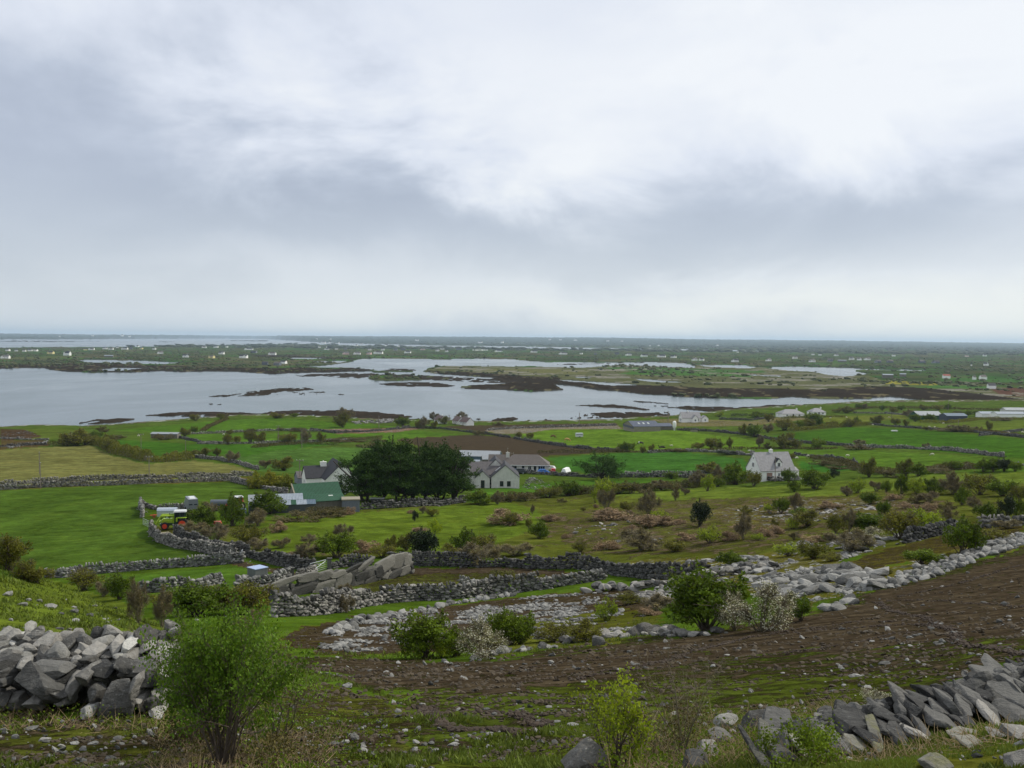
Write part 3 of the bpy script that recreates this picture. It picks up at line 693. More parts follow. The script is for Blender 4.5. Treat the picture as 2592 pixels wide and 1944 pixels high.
def rock_vf(seed, sub, boxy=.5, rough=.0, dmin=.62, dmax=.95):
    r = np.random.default_rng(seed)
    V, Fc = ICO[sub]; V = V.copy()
    # push towards a box, then clip by random planes: quarry-sharp but irregular
    Vb = V/np.max(np.abs(V), axis=1, keepdims=True)
    V = V*(1-boxy)+Vb*boxy
    npl = 9 if sub > 1 else 4
    for _ in range(npl):
        n = r.normal(size=3); n /= np.linalg.norm(n)
        d = r.uniform(dmin, dmax)
        s = V@n
        V = V-np.outer(np.maximum(s-d, 0), n)
    sh = r.uniform(-.25, .25, 2)
    V[:, 0] += sh[0]*V[:, 2]; V[:, 1] += sh[1]*V[:, 2]
    if sub == 1: V = V*(1+r.uniform(-.16, .16, (len(V), 1)))
    if rough:
        q = V*2.3+seed
        V = V*(1+rough*(fbm(q[:, 0]+q[:, 2]*.7, q[:, 1]-q[:, 2]*.6, seed, 4)-.5)[:, None])
        q = V*6.0+seed
        V = V*(1+rough*.35*(fbm(q[:, 0]+q[:, 2]*.7, q[:, 1]-q[:, 2]*.6, seed+3, 3)-.5)[:, None])
    V /= np.abs(V).max(axis=0, keepdims=True)
    return V, Fc
LOWROCK = [rock_vf(100+i, 1, .35) for i in range(8)]
def rockmeshes(tag, sub, n, mat, boxy=.5, rough=0.0, smooth=False, seed=0):
    return [mesh_np('stone', *rock_vf(seed+i, sub, boxy, rough), [mat], smooth) for i in range(n)]
def rotm(rx, ry, rz):
    cx, sx, cy, sy, cz, sz = np.cos(rx), np.sin(rx), np.cos(ry), np.sin(ry), np.cos(rz), np.sin(rz)
    m = np.empty(np.shape(rx)+(3, 3))
    m[..., 0, 0] = cz*cy; m[..., 0, 1] = cz*sy*sx-sz*cx; m[..., 0, 2] = cz*sy*cx+sz*sx
    m[..., 1, 0] = sz*cy; m[..., 1, 1] = sz*sy*sx+cz*cx; m[..., 1, 2] = sz*sy*cx-cz*sx
    m[..., 2, 0] = -sy; m[..., 2, 1] = cy*sx; m[..., 2, 2] = cy*cx
    return m
def merge_rocks(pos, half, rot, variants=LOWROCK, seed=0):
    """pos (n,3) half (n,3) rot (n,3) -> V,F of all stones"""
    pos = np.asarray(pos, float); half = np.asarray(half, float); rot = np.asarray(rot, float)
    n = len(pos); Vs = []; Fs = []; off = 0
    vi = np.random.default_rng(seed).integers(0, len(variants), n)
    for k, (V, Fc) in enumerate(variants):
        m = vi == k
        if not m.any(): continue
        R = rotm(rot[m, 0], rot[m, 1], rot[m, 2])
        W = np.einsum('nij,nvj->nvi', R, V[None]*half[m][:, None])+pos[m][:, None]
        c = m.sum()
        Vs.append(W.reshape(-1, 3))
        Fs.append((Fc[None]+(np.arange(c)*len(V))[:, None, None]+off).reshape(-1, 3))
        off += c*len(V)
    return np.concatenate(Vs), np.concatenate(Fs)
def polyline(pix, spacing):
    """ground polyline through image points, resampled by distance"""
    P = np.array([G(*p)[:] for p in pix])
    d = np.concatenate([[0], np.cumsum(np.hypot(np.diff(P[:, 0]), np.diff(P[:, 1])))])
    n = max(2, int(d[-1]/spacing)+1)
    t = np.linspace(0, d[-1], n)
    x = np.interp(t, d, P[:, 0]); y = np.interp(t, d, P[:, 1])
    if n > 6:   # natural wander
        w = (vnoise(t/6, t*0+7, 5)-.5)*.7
        tx = np.gradient(x); ty = np.gradient(y); l = np.hypot(tx, ty)+1e-9
        x, y = x-ty/l*w, y+tx/l*w
    return t, x, y
_rmesh = {}
def get_rocks(mat, sub, rough=0.0, boxy=.5, n=9):
    k = (mat.name, sub, rough, boxy)
    if k not in _rmesh: _rmesh[k] = rockmeshes('r', sub, n, mat, boxy, rough, False, 300+17*len(_rmesh))
    return _rmesh[k]
def emit_stones(name, label, cat, pos, half, rot, mat, sub=2, rough=0.0, boxy=.5, limit=300, group=None, indiv=True, part='stone', mesh_list=None, min_px=7.0):
    pos = np.array(pos); half = np.array(half); rot = np.array(rot)
    px, py = proj(pos[:, 0], pos[:, 1], pos[:, 2])
    size = 2*np.sort(half, axis=1)[:, 1:].mean(1)/pos[:, 1]*FPX
    inside = (px > -60) & (px < PW+60) & (py < PH+60)
    score = np.where(inside, size, size*.01)
    o_ = np.argsort(-score)
    sel = np.zeros(len(pos), bool)
    if indiv: sel[o_[:limit]] = True
    sel &= (size > min_px) & inside
    if not sel.any():
        V, Fc = merge_rocks(pos, half, rot, seed=len(pos))
        c = pos.mean(0)
        o = obj(name, mesh_np(name, V-c, Fc, [mat]), None, c)
        if name == 'shore_boulders': return add_prop(o, kind='stuff')
        return add_prop(o, label, cat, group, 'thing')
    c = pos[sel].mean(0); c[2] = pos[:, 2].min()
    root = empty(name, c); add_prop(root, label, cat, group, 'thing')
    ms = mesh_list or get_rocks(mat, sub, rough, boxy)
    rr = random.Random(len(pos))
    for i in np.nonzero(sel)[0]:
        o = bpy.data.objects.new(part, rr.choice(ms))
        o.location = pos[i]-c; o.rotation_euler = rot[i]; o.scale = half[i]
        link(o, root)
    if (~sel).any():
        V, Fc = merge_rocks(pos[~sel], half[~sel], rot[~sel], seed=len(pos))
        o = obj('packed_'+part+'_fill', mesh_np('fill', V-c, Fc, [mat]), root); o['kind'] = 'stuff'
    return root
def wall(pix, label, h=1.25, L=.38, hs=.22, th=.55, mat=None, sub=2, rough=0.0, seed=1, name='dry_stone_wall', indiv=True, jag=.25, cope=True, gaps=0.0, boxy=.5, base=0.0, group=None, tilt=.16):
    r = np.random.default_rng(seed)
    mat = mat or M_ROCK
    t, x, y = polyline(pix, L*.86)
    n = len(t)
    tx = np.gradient(x); ty = np.gradient(y); ang = np.arctan2(ty, tx)
    g = gzs(x, y)+base
    hh = h*(1-jag+2*jag*vnoise(t/3.2, t*0, seed))*(1-.35*(vnoise(t/9, t*0+3, seed+1) > .8))
    if gaps: hh = np.where(vnoise(t/5, t*0+9, seed+2) < gaps, hh*.35, hh)
    nc = int(math.ceil(h*(1+jag)/hs))+1
    pos, half, rot = [], [], []
    for k in range(nc):
        z = k*hs
        m = (z < hh)
        if not m.any(): break
        top = (z+hs >= hh)
        c = m.sum()
        # larger stones low down
        big = 1.25-.35*min(1, z/max(h, .1))
        ox = (r.uniform(-.3, .3, n)+(k % 2)*.5)*L
        l = L*r.uniform(.75, 1.35, n)*big
        hz_ = hs*r.uniform(.85, 1.35, n)*(1.0+.25*top)
        w = th*(1-.28*z/max(h, .1))*r.uniform(.75, 1.1, n)
        off = r.normal(0, .05, n)
        X = x+np.cos(ang)*ox-np.sin(ang)*off; Y = y+np.sin(ang)*ox+np.cos(ang)*off
        Z = g+z+hs*.45
        rx = r.normal(0, tilt, n); ry = r.normal(0, tilt, n); rz = ang+r.normal(0, .18, n)
        if cope:
            up_ = top & (r.random(n) < .5)
            l = np.where(up_, l*.55, l); hz_ = np.where(up_, hz_*1.5, hz_)
        for i in np.nonzero(m)[0]:
            pos.append((X[i], Y[i], Z[i])); half.append((l[i]*.56, w[i]*.52, hz_[i]*.58)); rot.append((rx[i], ry[i], rz[i]))
    # sides: extra stones leaning on the base where the wall has spilled
    for i in range(0, n, 4):
        if r.random() < .35:
            s = r.choice([-1, 1])*(th*.5+r.uniform(.1, .5))
            q = r.uniform(.4, .9)*L*.5
            X = x[i]-math.sin(ang[i])*s; Y = y[i]+math.cos(ang[i])*s
            pos.append((X, Y, gz(X, Y)+q*.3)); half.append((q*1.2, q, q*.6)); rot.append((r.normal(0, .3), r.normal(0, .3), r.uniform(0, 6)))
    return emit_stones(name, label, 'wall', pos, half, rot, mat, sub, rough, boxy, indiv=indiv, group=group)
def rubble(poly, label, n, smin, smax, mat=None, name='rubble_bank', flat=.55, sub=2, rough=0.0, seed=1, indiv=True, heap=0.0, cat='rocks', limit=300, align=None, boxy=.4, sink=.25):
    """stones strewn over an outlined patch of ground"""
    r = np.random.default_rng(seed)
    mat = mat or M_ROCKB
    P = np.array(poly, float)
    G3 = np.array([G(*p)[:] for p in poly])
    x0, y0 = G3[:, 0].min(), G3[:, 1].min(); x1, y1 = G3[:, 0].max(), G3[:, 1].max()
    poly2 = G3[:, :2]
    X = r.uniform(x0, x1, n*12); Y = r.uniform(y0, y1, n*12)
    m = inpoly(X, Y, poly2); X, Y = X[m], Y[m]
    dens = fbm(X/2.2, Y/2.2, seed, 3)
    k = np.argsort(-(dens+r.uniform(0, .35, len(dens))))[:n]
    X, Y = X[k], Y[k]
    Z = gzs(X, Y)
    s = smin*(smax/smin)**(r.random(len(X))**2.2)
    if heap:
        cx, cy = X.mean(), Y.mean(); rx_, ry_ = X.std()*1.8, Y.std()*1.8
        dd = np.clip(1-((X-cx)/rx_)**2-((Y-cy)/ry_)**2, 0, 1)
        Z = Z+heap*dd*r.uniform(.3, 1, len(X))
    half = np.stack([s*r.uniform(.8, 1.5, len(X)), s*r.uniform(.7, 1.1, len(X)), s*flat*r.uniform(.6, 1.2, len(X))], 1)*.5
    rz = r.uniform(0, 6.28, len(X)) if align is None else align+r.normal(0, .35, len(X))
    rot = np.stack([r.normal(0, .22, len(X)), r.normal(0, .22, len(X)), rz], 1)
    pos = np.stack([X, Y, Z+half[:, 2]*(1-2*sink)], 1)
    return emit_stones(name, label, cat, pos, half, rot, mat, sub, rough, boxy, limit=limit, indiv=indiv)
def row_boulders(pix, label, smin, smax, step, mat=None, seed=1, rows=2, spread=.8, name='boulder_row', flat=.6, sub=3, rough=.12, stack=1, cat='rocks', boxy=.35, align=True):
    r = np.random.default_rng(seed)
    t, x, y = polyline(pix, step)
    ang = np.arctan2(np.gradient(y), np.gradient(x))
    pos, half, rot = [], [], []
    for i in range(len(t)):
        for k in range(rows):
            s = smin*(smax/smin)**(r.random()**1.5)
            o = r.uniform(-spread, spread); q = r.uniform(-step, step)*.6
            X = x[i]-math.sin(ang[i])*o+math.cos(ang[i])*q; Y = y[i]+math.cos(ang[i])*o+math.sin(ang[i])*q
            lev = r.integers(0, stack)
            hx, hy, hz_ = s*r.uniform(.9, 1.5)*.5, s*r.uniform(.7, 1.1)*.5, s*flat*r.uniform(.7, 1.2)*.5
            pos.append((X, Y, gz(X, Y)+hz_*.55+lev*smin*.75)); half.append((hx, hy, hz_))
            rot.append((r.normal(0, .28), r.normal(0, .28), (ang[i] if align else 0)+r.normal(0, .5)))
    return emit_stones(name, label, cat, pos, half, rot, mat or M_ROCK, sub, rough, boxy)

def build_walls():
    # --- the two big walls close to the viewer
    far_walls = [
     ([(-40,1242),(0,1240),(150,1232),(300,1228),(588,1217)], 'grey stone wall along the top of the big green field', 1.2),
     ([(-40,1231),(0,1229),(150,1220),(300,1214),(500,1208),(636,1204)], 'grey stone wall on the far side of the narrow lane', 1.2),
     ([(585,1219),(640,1232),(690,1243),(725,1250)], 'grey lane wall running down to the green-roofed barn', 1.5),
     ([(490,1158),(560,1166),(600,1174),(655,1190)], 'pale-topped wall at the tip of the yellow-green field', 1.2),
    ]
    for i, (p, l, h) in enumerate(far_walls):
        wall(p, l, h, .5, .3, .7, M_ROCK, 1, seed=20+i)
    more = [
     ([(470,1100),(560,1096),(700,1090),(820,1092)], 'bramble-topped stone wall below the top shore field', .9),
     ([(450,1108),(510,1121),(560,1124)], 'short stone wall by the long grey shed', 1.0),
     ([(500,1124),(640,1123),(780,1119),(900,1116)], 'dark stone wall under a row of thorn trees', 1.0),
     ([(785,1088),(850,1097),(960,1091),(1040,1083),(1120,1086),(1250,1102),(1290,1108)], 'curving stone wall behind the cypress clump', 1.2),
     ([(1230,1090),(1300,1085),(1430,1081),(1560,1077)], 'pale double wall along the shore lane', 1.2),
     ([(1300,1110),(1370,1122),(1450,1133),(1560,1143)], 'stone wall between the brown field and the cattle field', 1.2),
     ([(1640,1147),(1720,1142),(1830,1146),(1900,1153),(1960,1157)], 'stone wall on the near side of the cattle field', 1.1),
     ([(1715,1089),(1800,1092),(1880,1100),(1950,1112),(2060,1124),(2150,1130)], 'long stone wall from the dark blue barn eastward', 1.2),
     ([(2150,1131),(2300,1136),(2420,1142),(2540,1157)], 'long dark wall below the field with the trough', 1.2),
     ([(2190,1074),(2330,1085),(2450,1093),(2592,1108)], 'stone wall above the field with the trough', 1.1),
     ([(2160,1046),(2240,1047),(2300,1052)], 'stone wall beyond the sheep pasture', 1.1),
     ([(2010,1152),(2080,1160),(2160,1170),(2190,1184)], 'dark wall on the far side of the dormer house field', 1.1),
     ([(1900,1148),(1960,1157),(2010,1160)], 'pale-topped wall behind the dormer house roof', 1.0),
     ([(1315,1198),(1400,1203),(1520,1210),(1700,1206),(1760,1210)], 'rough stone wall in front of the grey bungalow', 1.0),
     ([(1580,1199),(1700,1202),(1800,1200)], 'mossy wall behind the lone spreading cypress', .9),
     ([(910,1290),(980,1286),(1060,1282),(1180,1272)], 'stone wall under the dark cypress clump', 1.4),
     ([(2350,1190),(2450,1186),(2592,1180)], 'stone wall along the road by the small sign', 1.0),
     ([(2590,1090),(2530,1098),(2480,1104)], 'grey track wall climbing past the small pasture', 1.0),
     ([(1910,1215),(1960,1217),(2020,1216)], 'low stone wall at the foot of the white dormer house', 1.0),
     ([(1820,1062),(1900,1064),(1960,1058)], 'grey wall beside the white house by the water', 1.2),
     ([(0,1110),(60,1113),(120,1114)], 'rough stone wall on the rocky shore', .7),
     ([(0,1132),(60,1128),(115,1126)], 'dark stone wall above the yellow-green field', 1.0),
    ]
    for i, (p, l, h) in enumerate(more):
        wall(p, l, h, .75, .42, .9, M_ROCKD if i % 2 else M_ROCK, 1, seed=60+i, indiv=False)
    # lane walls and gate walls
    wall([(356,1281),(358,1296),(362,1310)], 'upright end of the wall beside the metal field gate', 1.6, .4, .24, .7, M_ROCKB, 2, seed=3)
    wall([(362,1282),(395,1290),(430,1288),(470,1288)], 'low ruined wall around the parked trailer', .9, .45, .26, .7, M_ROCK, 2, seed=4, jag=.5)
    wall([(384,1340),(384,1356),(398,1371),(450,1386),(520,1402),(590,1414)], 'wall along the field side of the sunken farm track', 1.5, .42, .25, .65, M_ROCK, 2, seed=5)
    wall([(441,1354),(470,1370),(520,1384),(585,1400),(640,1415),(700,1432),(770,1443),(800,1446)], 'wall on the house side of the sunken farm track', 1.5, .42, .25, .65, M_ROCKD, 2, seed=6)
    wall([(115,1462),(165,1462),(200,1455),(300,1448),(420,1438),(520,1432),(612,1424)], 'pale dry stone wall closing the foot of the big field', 1.35, .40, .24, .6, M_ROCKB, 2, seed=7, jag=.3)
    wall([(355,1502),(420,1498),(490,1490),(560,1478)], 'broken wall behind the thicket above the tumbled wall', 1.2, .42, .25, .7, M_ROCKB, 2, seed=8, jag=.45)
    wall([(600,1492),(640,1487),(690,1480),(735,1468)], 'loose stone wall in front of the grey metal tank', 1.3, .5, .28, .8, M_ROCKB, 2, seed=9, jag=.4)
    wall([(752,1462),(775,1457),(792,1450)], 'small heap of wall stones between gatepost and gate', .6, .4, .22, .7, M_ROCK, 2, seed=10, jag=.5)
    wall([(836,1440),(880,1434),(935,1430)], 'rough wall running on beyond the metal gate', 1.2, .45, .26, .7, M_ROCKD, 2, seed=11, jag=.35)
    wall([(985,1422),(1050,1430),(1100,1433),(1190,1436),(1290,1434),(1400,1440),(1500,1447),(1600,1462),(1700,1466),(1790,1456)], 'long dark wall closing the far side of the paddock', 1.35, .42, .26, .65, M_ROCKD, 2, seed=12)
    wall([(690,1562),(760,1560),(850,1551),(900,1540),(965,1530)], 'near end of the long wall with tumbled base stones', 1.6, .36, .22, .65, M_ROCK, 2, seed=13, name='dry_stone_wall', tilt=.3)
    wall([(965,1528),(1060,1520),(1170,1514),(1260,1506),(1370,1492),(1480,1474),(1522,1466)], 'long drystone wall crossing below the paddock', 1.6, .38, .23, .65, M_ROCK, 2, seed=14, tilt=.25)
    wall([(1162,1494),(1210,1486),(1240,1480)], 'short pale spur of wall inside the paddock', 1.0, .4, .24, .6, M_ROCKB, 2, seed=15, jag=.4)
    wall([(2290,1376),(2340,1364),(2407,1348),(2440,1342)], 'dark wall running up the ploughed hill behind a thorn bush', 1.1, .42, .25, .65, M_ROCKD, 2, seed=16)
    wall([(2477,1338),(2540,1333),(2620,1326)], 'upper stretch of wall on the ploughed hill skyline', 1.1, .42, .25, .65, M_ROCK, 2, seed=17)
    # great slabs: set blocks following a rising line
    blocks = [  # base px, py, width px, height px, tilt
     (690,1512,66,36,.02),(752,1508,64,34,.0),(800,1500,50,36,.02),(712,1484,60,22,.0),(765,1474,50,30,.02),(806,1468,34,30,.0),
     (822,1500,26,64,-.14),(848,1494,40,56,.05),(836,1462,42,22,.0),(872,1478,22,50,.02),(884,1500,30,26,.0),(898,1470,34,30,-.04),(918,1462,32,34,.06),(934,1480,60,26,-.1),
     (944,1462,20,38,-.25),(966,1468,26,24,.1),(960,1448,50,42,-.14),(990,1462,36,24,-.1),(1000,1440,44,50,.05),(1026,1436,22,40,-.05),(1018,1456,30,30,-.15),(905,1440,44,20,-.2),(872,1446,46,14,-.1)]
    A0, A1 = G(684, 1514), G(1040, 1452)
    pos, half, rot = [], [], []
    yaw = math.atan2(A1.y-A0.y, A1.x-A0.x)
    for i, (bx, by, bw, bh, tl) in enumerate(blocks):
        t = (bx-684)/(1040-684)
        p = A0.lerp(A1, t); s = p.y/FPX
        # height on the wall plane from the image row of the block's foot
        d = ray(bx, by); zf = EYE+d[2]*p.y
        h = bh*s*.74; zf = max(zf, gz(p.x, p.y)-.1) if by < 1500 else gz(p.x, p.y)-.1
        pos.append((p.x, p.y-.16*(i % 3), zf+h*.5+.12)); half.append((bw*s*.45/math.cos(yaw), .30, h*.52)); rot.append((random.uniform(-.05, .05), tl, yaw+random.uniform(-.04, .04)))
    for i in range(26):   # bedding blocks that fill the body of the wall
        t = i/25; p = A0.lerp(A1, t); s = p.y/FPX
        top = np.interp(t, [0, .35, .6, .85, 1], [1.1, 1.25, 1.1, 1.1, 1.4])
        for q in range(3):
            hh_ = top/3
            pos.append((p.x+random.uniform(-.1, .1), p.y+.22, gz(p.x, p.y)+hh_*(q+.5))); half.append((.36, .3, hh_*.48)); rot.append((0, random.uniform(-.06, .06), yaw))
    emit_stones('megalith_wall', 'rising wall of huge weathered upright slabs below the gate', 'wall', pos, half, rot, M_SLAB, 3, .06, .86, min_px=1, mesh_list=[mesh_np('stone', *rock_vf(960+i, 3, .92, .16, .98, 1.5), [M_SLAB], False) for i in range(10)])
    # stone banks and ridges
    row_boulders([(835,1606),(870,1588),(945,1566),(1010,1556),(1080,1545),(1140,1532),(1230,1518),(1300,1508)], 'row of pale boulders along the stone bank', .35, .95, .55, M_ROCKB, 31, 2, .5, sub=2, rough=0.0)
    rubble([(800,1640),(850,1600),(960,1565),(1100,1540),(1120,1560),(990,1600),(930,1630),(850,1650)], 'spilled grey rubble on the end of the stone bank', 1500, .12, .42, M_ROCKB, 'rubble_bank', .6, 2, seed=32)
    rubble([(1150,1540),(1400,1505),(1540,1500),(1500,1530),(1300,1570),(1180,1580)], 'grey stony slope behind the blossom bush', 1600, .13, .42, M_ROCKB, 'rubble_bank', .6, 2, seed=33)
    row_boulders([(1500,1497),(1560,1494),(1640,1488),(1700,1480),(1780,1466),(1860,1450),(1950,1440)], 'ridge of heaped boulders running toward the limestone ridge', .4, 1.1, .5, M_ROCK, 34, 3, .9, stack=2)
    rubble([(1600,1500),(1700,1482),(1790,1470),(1780,1500),(1700,1530),(1640,1540)], 'boulders behind the big thorn bush', 500, .25, .8, M_ROCK, 'rubble_bank', .6, 2, seed=35)
    rubble([(1560,1428),(1720,1424),(1900,1410),(2030,1420),(1960,1448),(1820,1452),(1650,1450)], 'flat grey outcrop above the limestone ridge', 700, .25, 1.2, M_ROCKB, 'limestone_outcrop', .35, 2, seed=36, boxy=.6)
    rubble([(1880,1470),(2000,1452),(2110,1446),(2230,1456),(2240,1490),(2130,1504),(2030,1520),(1950,1505)], 'broken limestone ridge of big tilted slabs', 800, .22, 1.6, M_ROCKB, 'limestone_outcrop', .5, 3, .1, seed=37, boxy=.6, align=.5)
    row_boulders([(2210,1490),(2280,1468),(2330,1452),(2400,1430),(2480,1402),(2560,1370),(2640,1345)], 'rubble strip beside the ploughed hill', .25, .8, .40, M_ROCKB, 38, 4, 1.6, sub=2, rough=0)
    rubble([(2230,1480),(2400,1425),(2560,1362),(2640,1340),(2640,1352),(2500,1408),(2330,1462),(2260,1492)], 'loose pale stones spilling over the rubble strip', 900, .15, .55, M_ROCKB, 'rubble_bank', .6, 2, seed=39)
    row_boulders([(1430,1628),(1500,1616),(1580,1612),(1650,1604),(1720,1612),(1800,1606)], 'row of rounded grey boulders at the ploughed slope edge', .35, 1.0, .6, M_ROCK, 40, 2, .6, stack=1)
    row_boulders([(1225,1664),(1280,1652),(1340,1645),(1400,1640)], 'low pale stones edging the ploughed slope', .25, .6, .5, M_ROCKB, 41, 2, .4)
    rubble([(2080,1550),(2110,1530),(2180,1510),(2190,1525),(2140,1545),(2100,1560)], 'pair of flat pale rocks beside the ridge bush', 9, .6, 1.5, M_ROCKB, 'rock_cluster', .5, 3, .1, seed=42)
    rubble([(2110,1380),(2200,1362),(2320,1350),(2300,1372),(2200,1395),(2120,1400)], 'scattered slabs at the heath edge', 60, .3, 1.4, M_ROCKB, 'rock_cluster', .4, 2, seed=43)
    rubble([(2110,1402),(2240,1372),(2260,1380),(2130,1420)], 'thin stone strip under the blackthorn scrub', 120, .2, .6, M_ROCKB, 'rubble_bank', .5, 2, seed=44)
    rubble([(1860,1290),(2000,1276),(2230,1284),(2180,1312),(1950,1320)], 'limestone pavement patches on the heath', 420, .3, 1.0, M_ROCK, 'limestone_outcrop', .35, 2, seed=45)
    rubble([(1440,1330),(1600,1318),(1700,1380),(1500,1400)], 'grey rocks among the bracken mound', 46, .3, 1.2, M_ROCK, 'rock_cluster', .5, 2, seed=46)
    rubble([(1318,1238),(1335,1216),(1370,1214),(1395,1232),(1385,1240)], 'heap of builder rubble beside the grey unfinished house', 260, .2, .7, M_ROCKB, 'rubble_heap', .6, 2, seed=47, heap=2.3)
    rubble([(600,1405),(690,1440),(720,1452),(640,1440)], 'stones on the brown farm track', 26, .15, .4, M_ROCKB, 'rock_cluster', .5, 2, seed=48)
    rubble([(1330,1585),(1480,1545),(1640,1545),(1620,1600),(1480,1612),(1350,1625)], 'grassy stony slope above the row of rounded boulders', 380, .15, .5, M_ROCKB, 'rubble_bank', .5, 2, seed=52)
    rubble([(1960,1380),(2150,1350),(2300,1330),(2280,1350),(2100,1385),(1980,1410)], 'stones among the blackthorn scrub above the ridge', 260, .2, .8, M_ROCK, 'rubble_bank', .5, 2, seed=53)
    rubble([(800,1645),(940,1595),(1150,1548),(1480,1512),(1560,1505),(1500,1550),(1250,1592),(1050,1632),(900,1652)], 'broad spread of pale field stones below the stone bank', 2600, .13, .42, M_ROCKB, 'rubble_bank', .5, 2, seed=54)
    rubble([(1500,1502),(1700,1470),(1900,1440),(2100,1436),(2240,1452),(2240,1490),(2060,1522),(1850,1500),(1680,1532)], 'continuous pale stone litter around the limestone ridge', 2200, .16, .6, M_ROCKB, 'rubble_bank', .5, 2, seed=55)
    # shore boulders
    rubble([(890,1068),(1000,1062),(1010,1070),(900,1074)], 'pale boulders on the shore by the cottages', 500, .8, 2.2, M_ROCKB, 'shore_boulders', .6, 1, seed=49, indiv=False)
    rubble([(0,1094),(70,1090),(105,1103),(85,1108),(0,1106)], 'dark heap of shore rocks at the bay edge', 150, .3, 1.0, M_ROCKD, 'shore_boulders', .5, 1, seed=50, indiv=False)
    rubble([(20,1132),(120,1116),(120,1120),(20,1136)], 'pale rocks at the corner of the yellow-green field', 160, .4, 1.2, M_ROCKB, 'shore_boulders', .7, 1, seed=51, indiv=False)

def place_stone(root, mesh, px, py, wpx, hpx, dep, rot=(0, 0, 0), Y=None, base=None):
    """one named big stone of a near wall: px,py = centre of its outline; Y = its distance"""
    d = ray(px, py)
    p = Vector((d[0]*Y, Y, EYE+d[2]*Y))
    s = Y/FPX
    o = bpy.data.objects.new('stone', mesh)
    o.location = p-root.location; o.scale = (wpx*s*.5, dep*.5, hpx*s*.5); o.rotation_euler = rot
    return link(o, root)
def build_near_walls():
    hi = [mesh_np('boulder', *rock_vf(700+i, 4, .72 if i % 2 else .5, .14), [M_ROCK], True) for i in range(9)]
    hid = [mesh_np('boulder', *rock_vf(740+i, 4, .8 if i % 2 else .6, .13), [M_ROCKD], True) for i in range(9)]
    him = [mesh_np('boulder', *rock_vf(780+i, 4, .4, .18), [M_MOSS], True) for i in range(5)]
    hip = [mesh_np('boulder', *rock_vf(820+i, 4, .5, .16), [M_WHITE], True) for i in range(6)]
    for L_ in (hi, hid, him, hip):
        for m in L_:
            try: m.set_sharp_from_angle(angle=rad(38))
            except Exception: pass
    r = random.Random(5)
    # LEFT tumbled wall, drawn stone by stone (px, py centre, width, height, roll) + distance
    root = empty('tumbled_stone_wall', G(230, 1800)); add_prop(root, 'tumbled wall of big grey and white boulders below the grassy knoll', 'wall')
    Lw = [ # front face, lower course to upper
     (10,1762,50,46,.1,16.0,0),(45,1772,56,44,0,16.0,0),(95,1775,60,40,.1,15.9,0),(100,1735,150,64,.62,15.8,1),(8,1728,50,34,0,15.9,1),(20,1705,52,44,.2,16.0,1),
     (140,1745,80,26,.45,15.8,0),(150,1716,74,30,.1,16.1,1),(185,1738,40,60,.2,16.0,0),(172,1770,40,34,0,15.9,0),(20,1680,60,36,0,16.1,1),(60,1682,36,30,-.2,16.1,0),(130,1690,110,32,.04,16.1,1),
     (165,1716,90,34,.08,16.2,0),(82,1706,26,34,0,16.2,0),(222,1705,44,56,.5,15.9,0),(262,1692,72,26,.06,16.1,1),(305,1676,30,20,0,16.3,0),(320,1694,66,44,.35,16.1,0),(360,1684,110,40,-.06,16.2,0),
     (300,1764,104,88,-.12,15.6,0),(245,1755,38,50,.1,15.7,0),(232,1793,40,36,0,15.5,2),(352,1732,20,60,.1,15.7,0),(365,1772,30,40,.2,15.8,0),(390,1720,54,50,.5,16.0,1),(392,1770,36,46,.1,15.9,0),(415,1752,30,44,0,16.0,0),
     (400,1795,40,22,0,15.7,2),(425,1704,36,40,0,16.1,0),
     # upper course, its sunlit whiteness put into the paler stone colour
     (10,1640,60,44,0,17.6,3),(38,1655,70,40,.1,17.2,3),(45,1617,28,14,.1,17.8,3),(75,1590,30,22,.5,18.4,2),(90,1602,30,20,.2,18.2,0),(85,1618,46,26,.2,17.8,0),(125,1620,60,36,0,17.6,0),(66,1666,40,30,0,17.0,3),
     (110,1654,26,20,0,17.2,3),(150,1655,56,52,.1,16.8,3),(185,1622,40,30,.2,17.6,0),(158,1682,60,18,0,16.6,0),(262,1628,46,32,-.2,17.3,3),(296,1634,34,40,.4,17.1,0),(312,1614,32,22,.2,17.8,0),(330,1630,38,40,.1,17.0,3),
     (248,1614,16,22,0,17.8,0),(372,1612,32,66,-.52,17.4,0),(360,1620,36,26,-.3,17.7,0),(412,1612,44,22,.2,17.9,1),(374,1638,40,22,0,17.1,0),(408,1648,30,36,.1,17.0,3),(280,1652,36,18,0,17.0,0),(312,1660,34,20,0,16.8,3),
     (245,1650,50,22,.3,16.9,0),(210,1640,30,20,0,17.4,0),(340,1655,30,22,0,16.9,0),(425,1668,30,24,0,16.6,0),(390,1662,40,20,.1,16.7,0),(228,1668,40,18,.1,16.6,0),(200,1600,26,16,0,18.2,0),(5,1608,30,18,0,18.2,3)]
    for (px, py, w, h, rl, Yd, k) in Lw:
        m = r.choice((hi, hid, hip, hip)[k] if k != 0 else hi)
        place_stone(root, m, px, py, w*1.0, h*1.0, r.uniform(.45, .8), (r.uniform(-.15, .15), rl, r.uniform(-.25, .25)), Yd)
    # hearting behind and between
    pos, half, rot = [], [], []
    rr = np.random.default_rng(4)
    for _ in range(560):
        px = rr.uniform(-80, 440); f = rr.random()
        Yd = 16.3+1.6*f; py = 1800-100*rr.random()-120*f*rr.uniform(.5, 1)
        d = ray(px, py); zz = EYE+d[2]*Yd
        g = gz(d[0]*Yd, Yd)
        if zz < g-.2: zz = g+.05
        q = rr.uniform(.08, .20)
        pos.append((d[0]*Yd, Yd+.1, zz)); half.append((q*1.3, q, q*.8)); rot.append(tuple(rr.normal(0, .6, 3)))
    V, Fc = merge_rocks(pos, half, rot, [rock_vf(900+i, 2, .4) for i in range(5)], 2)
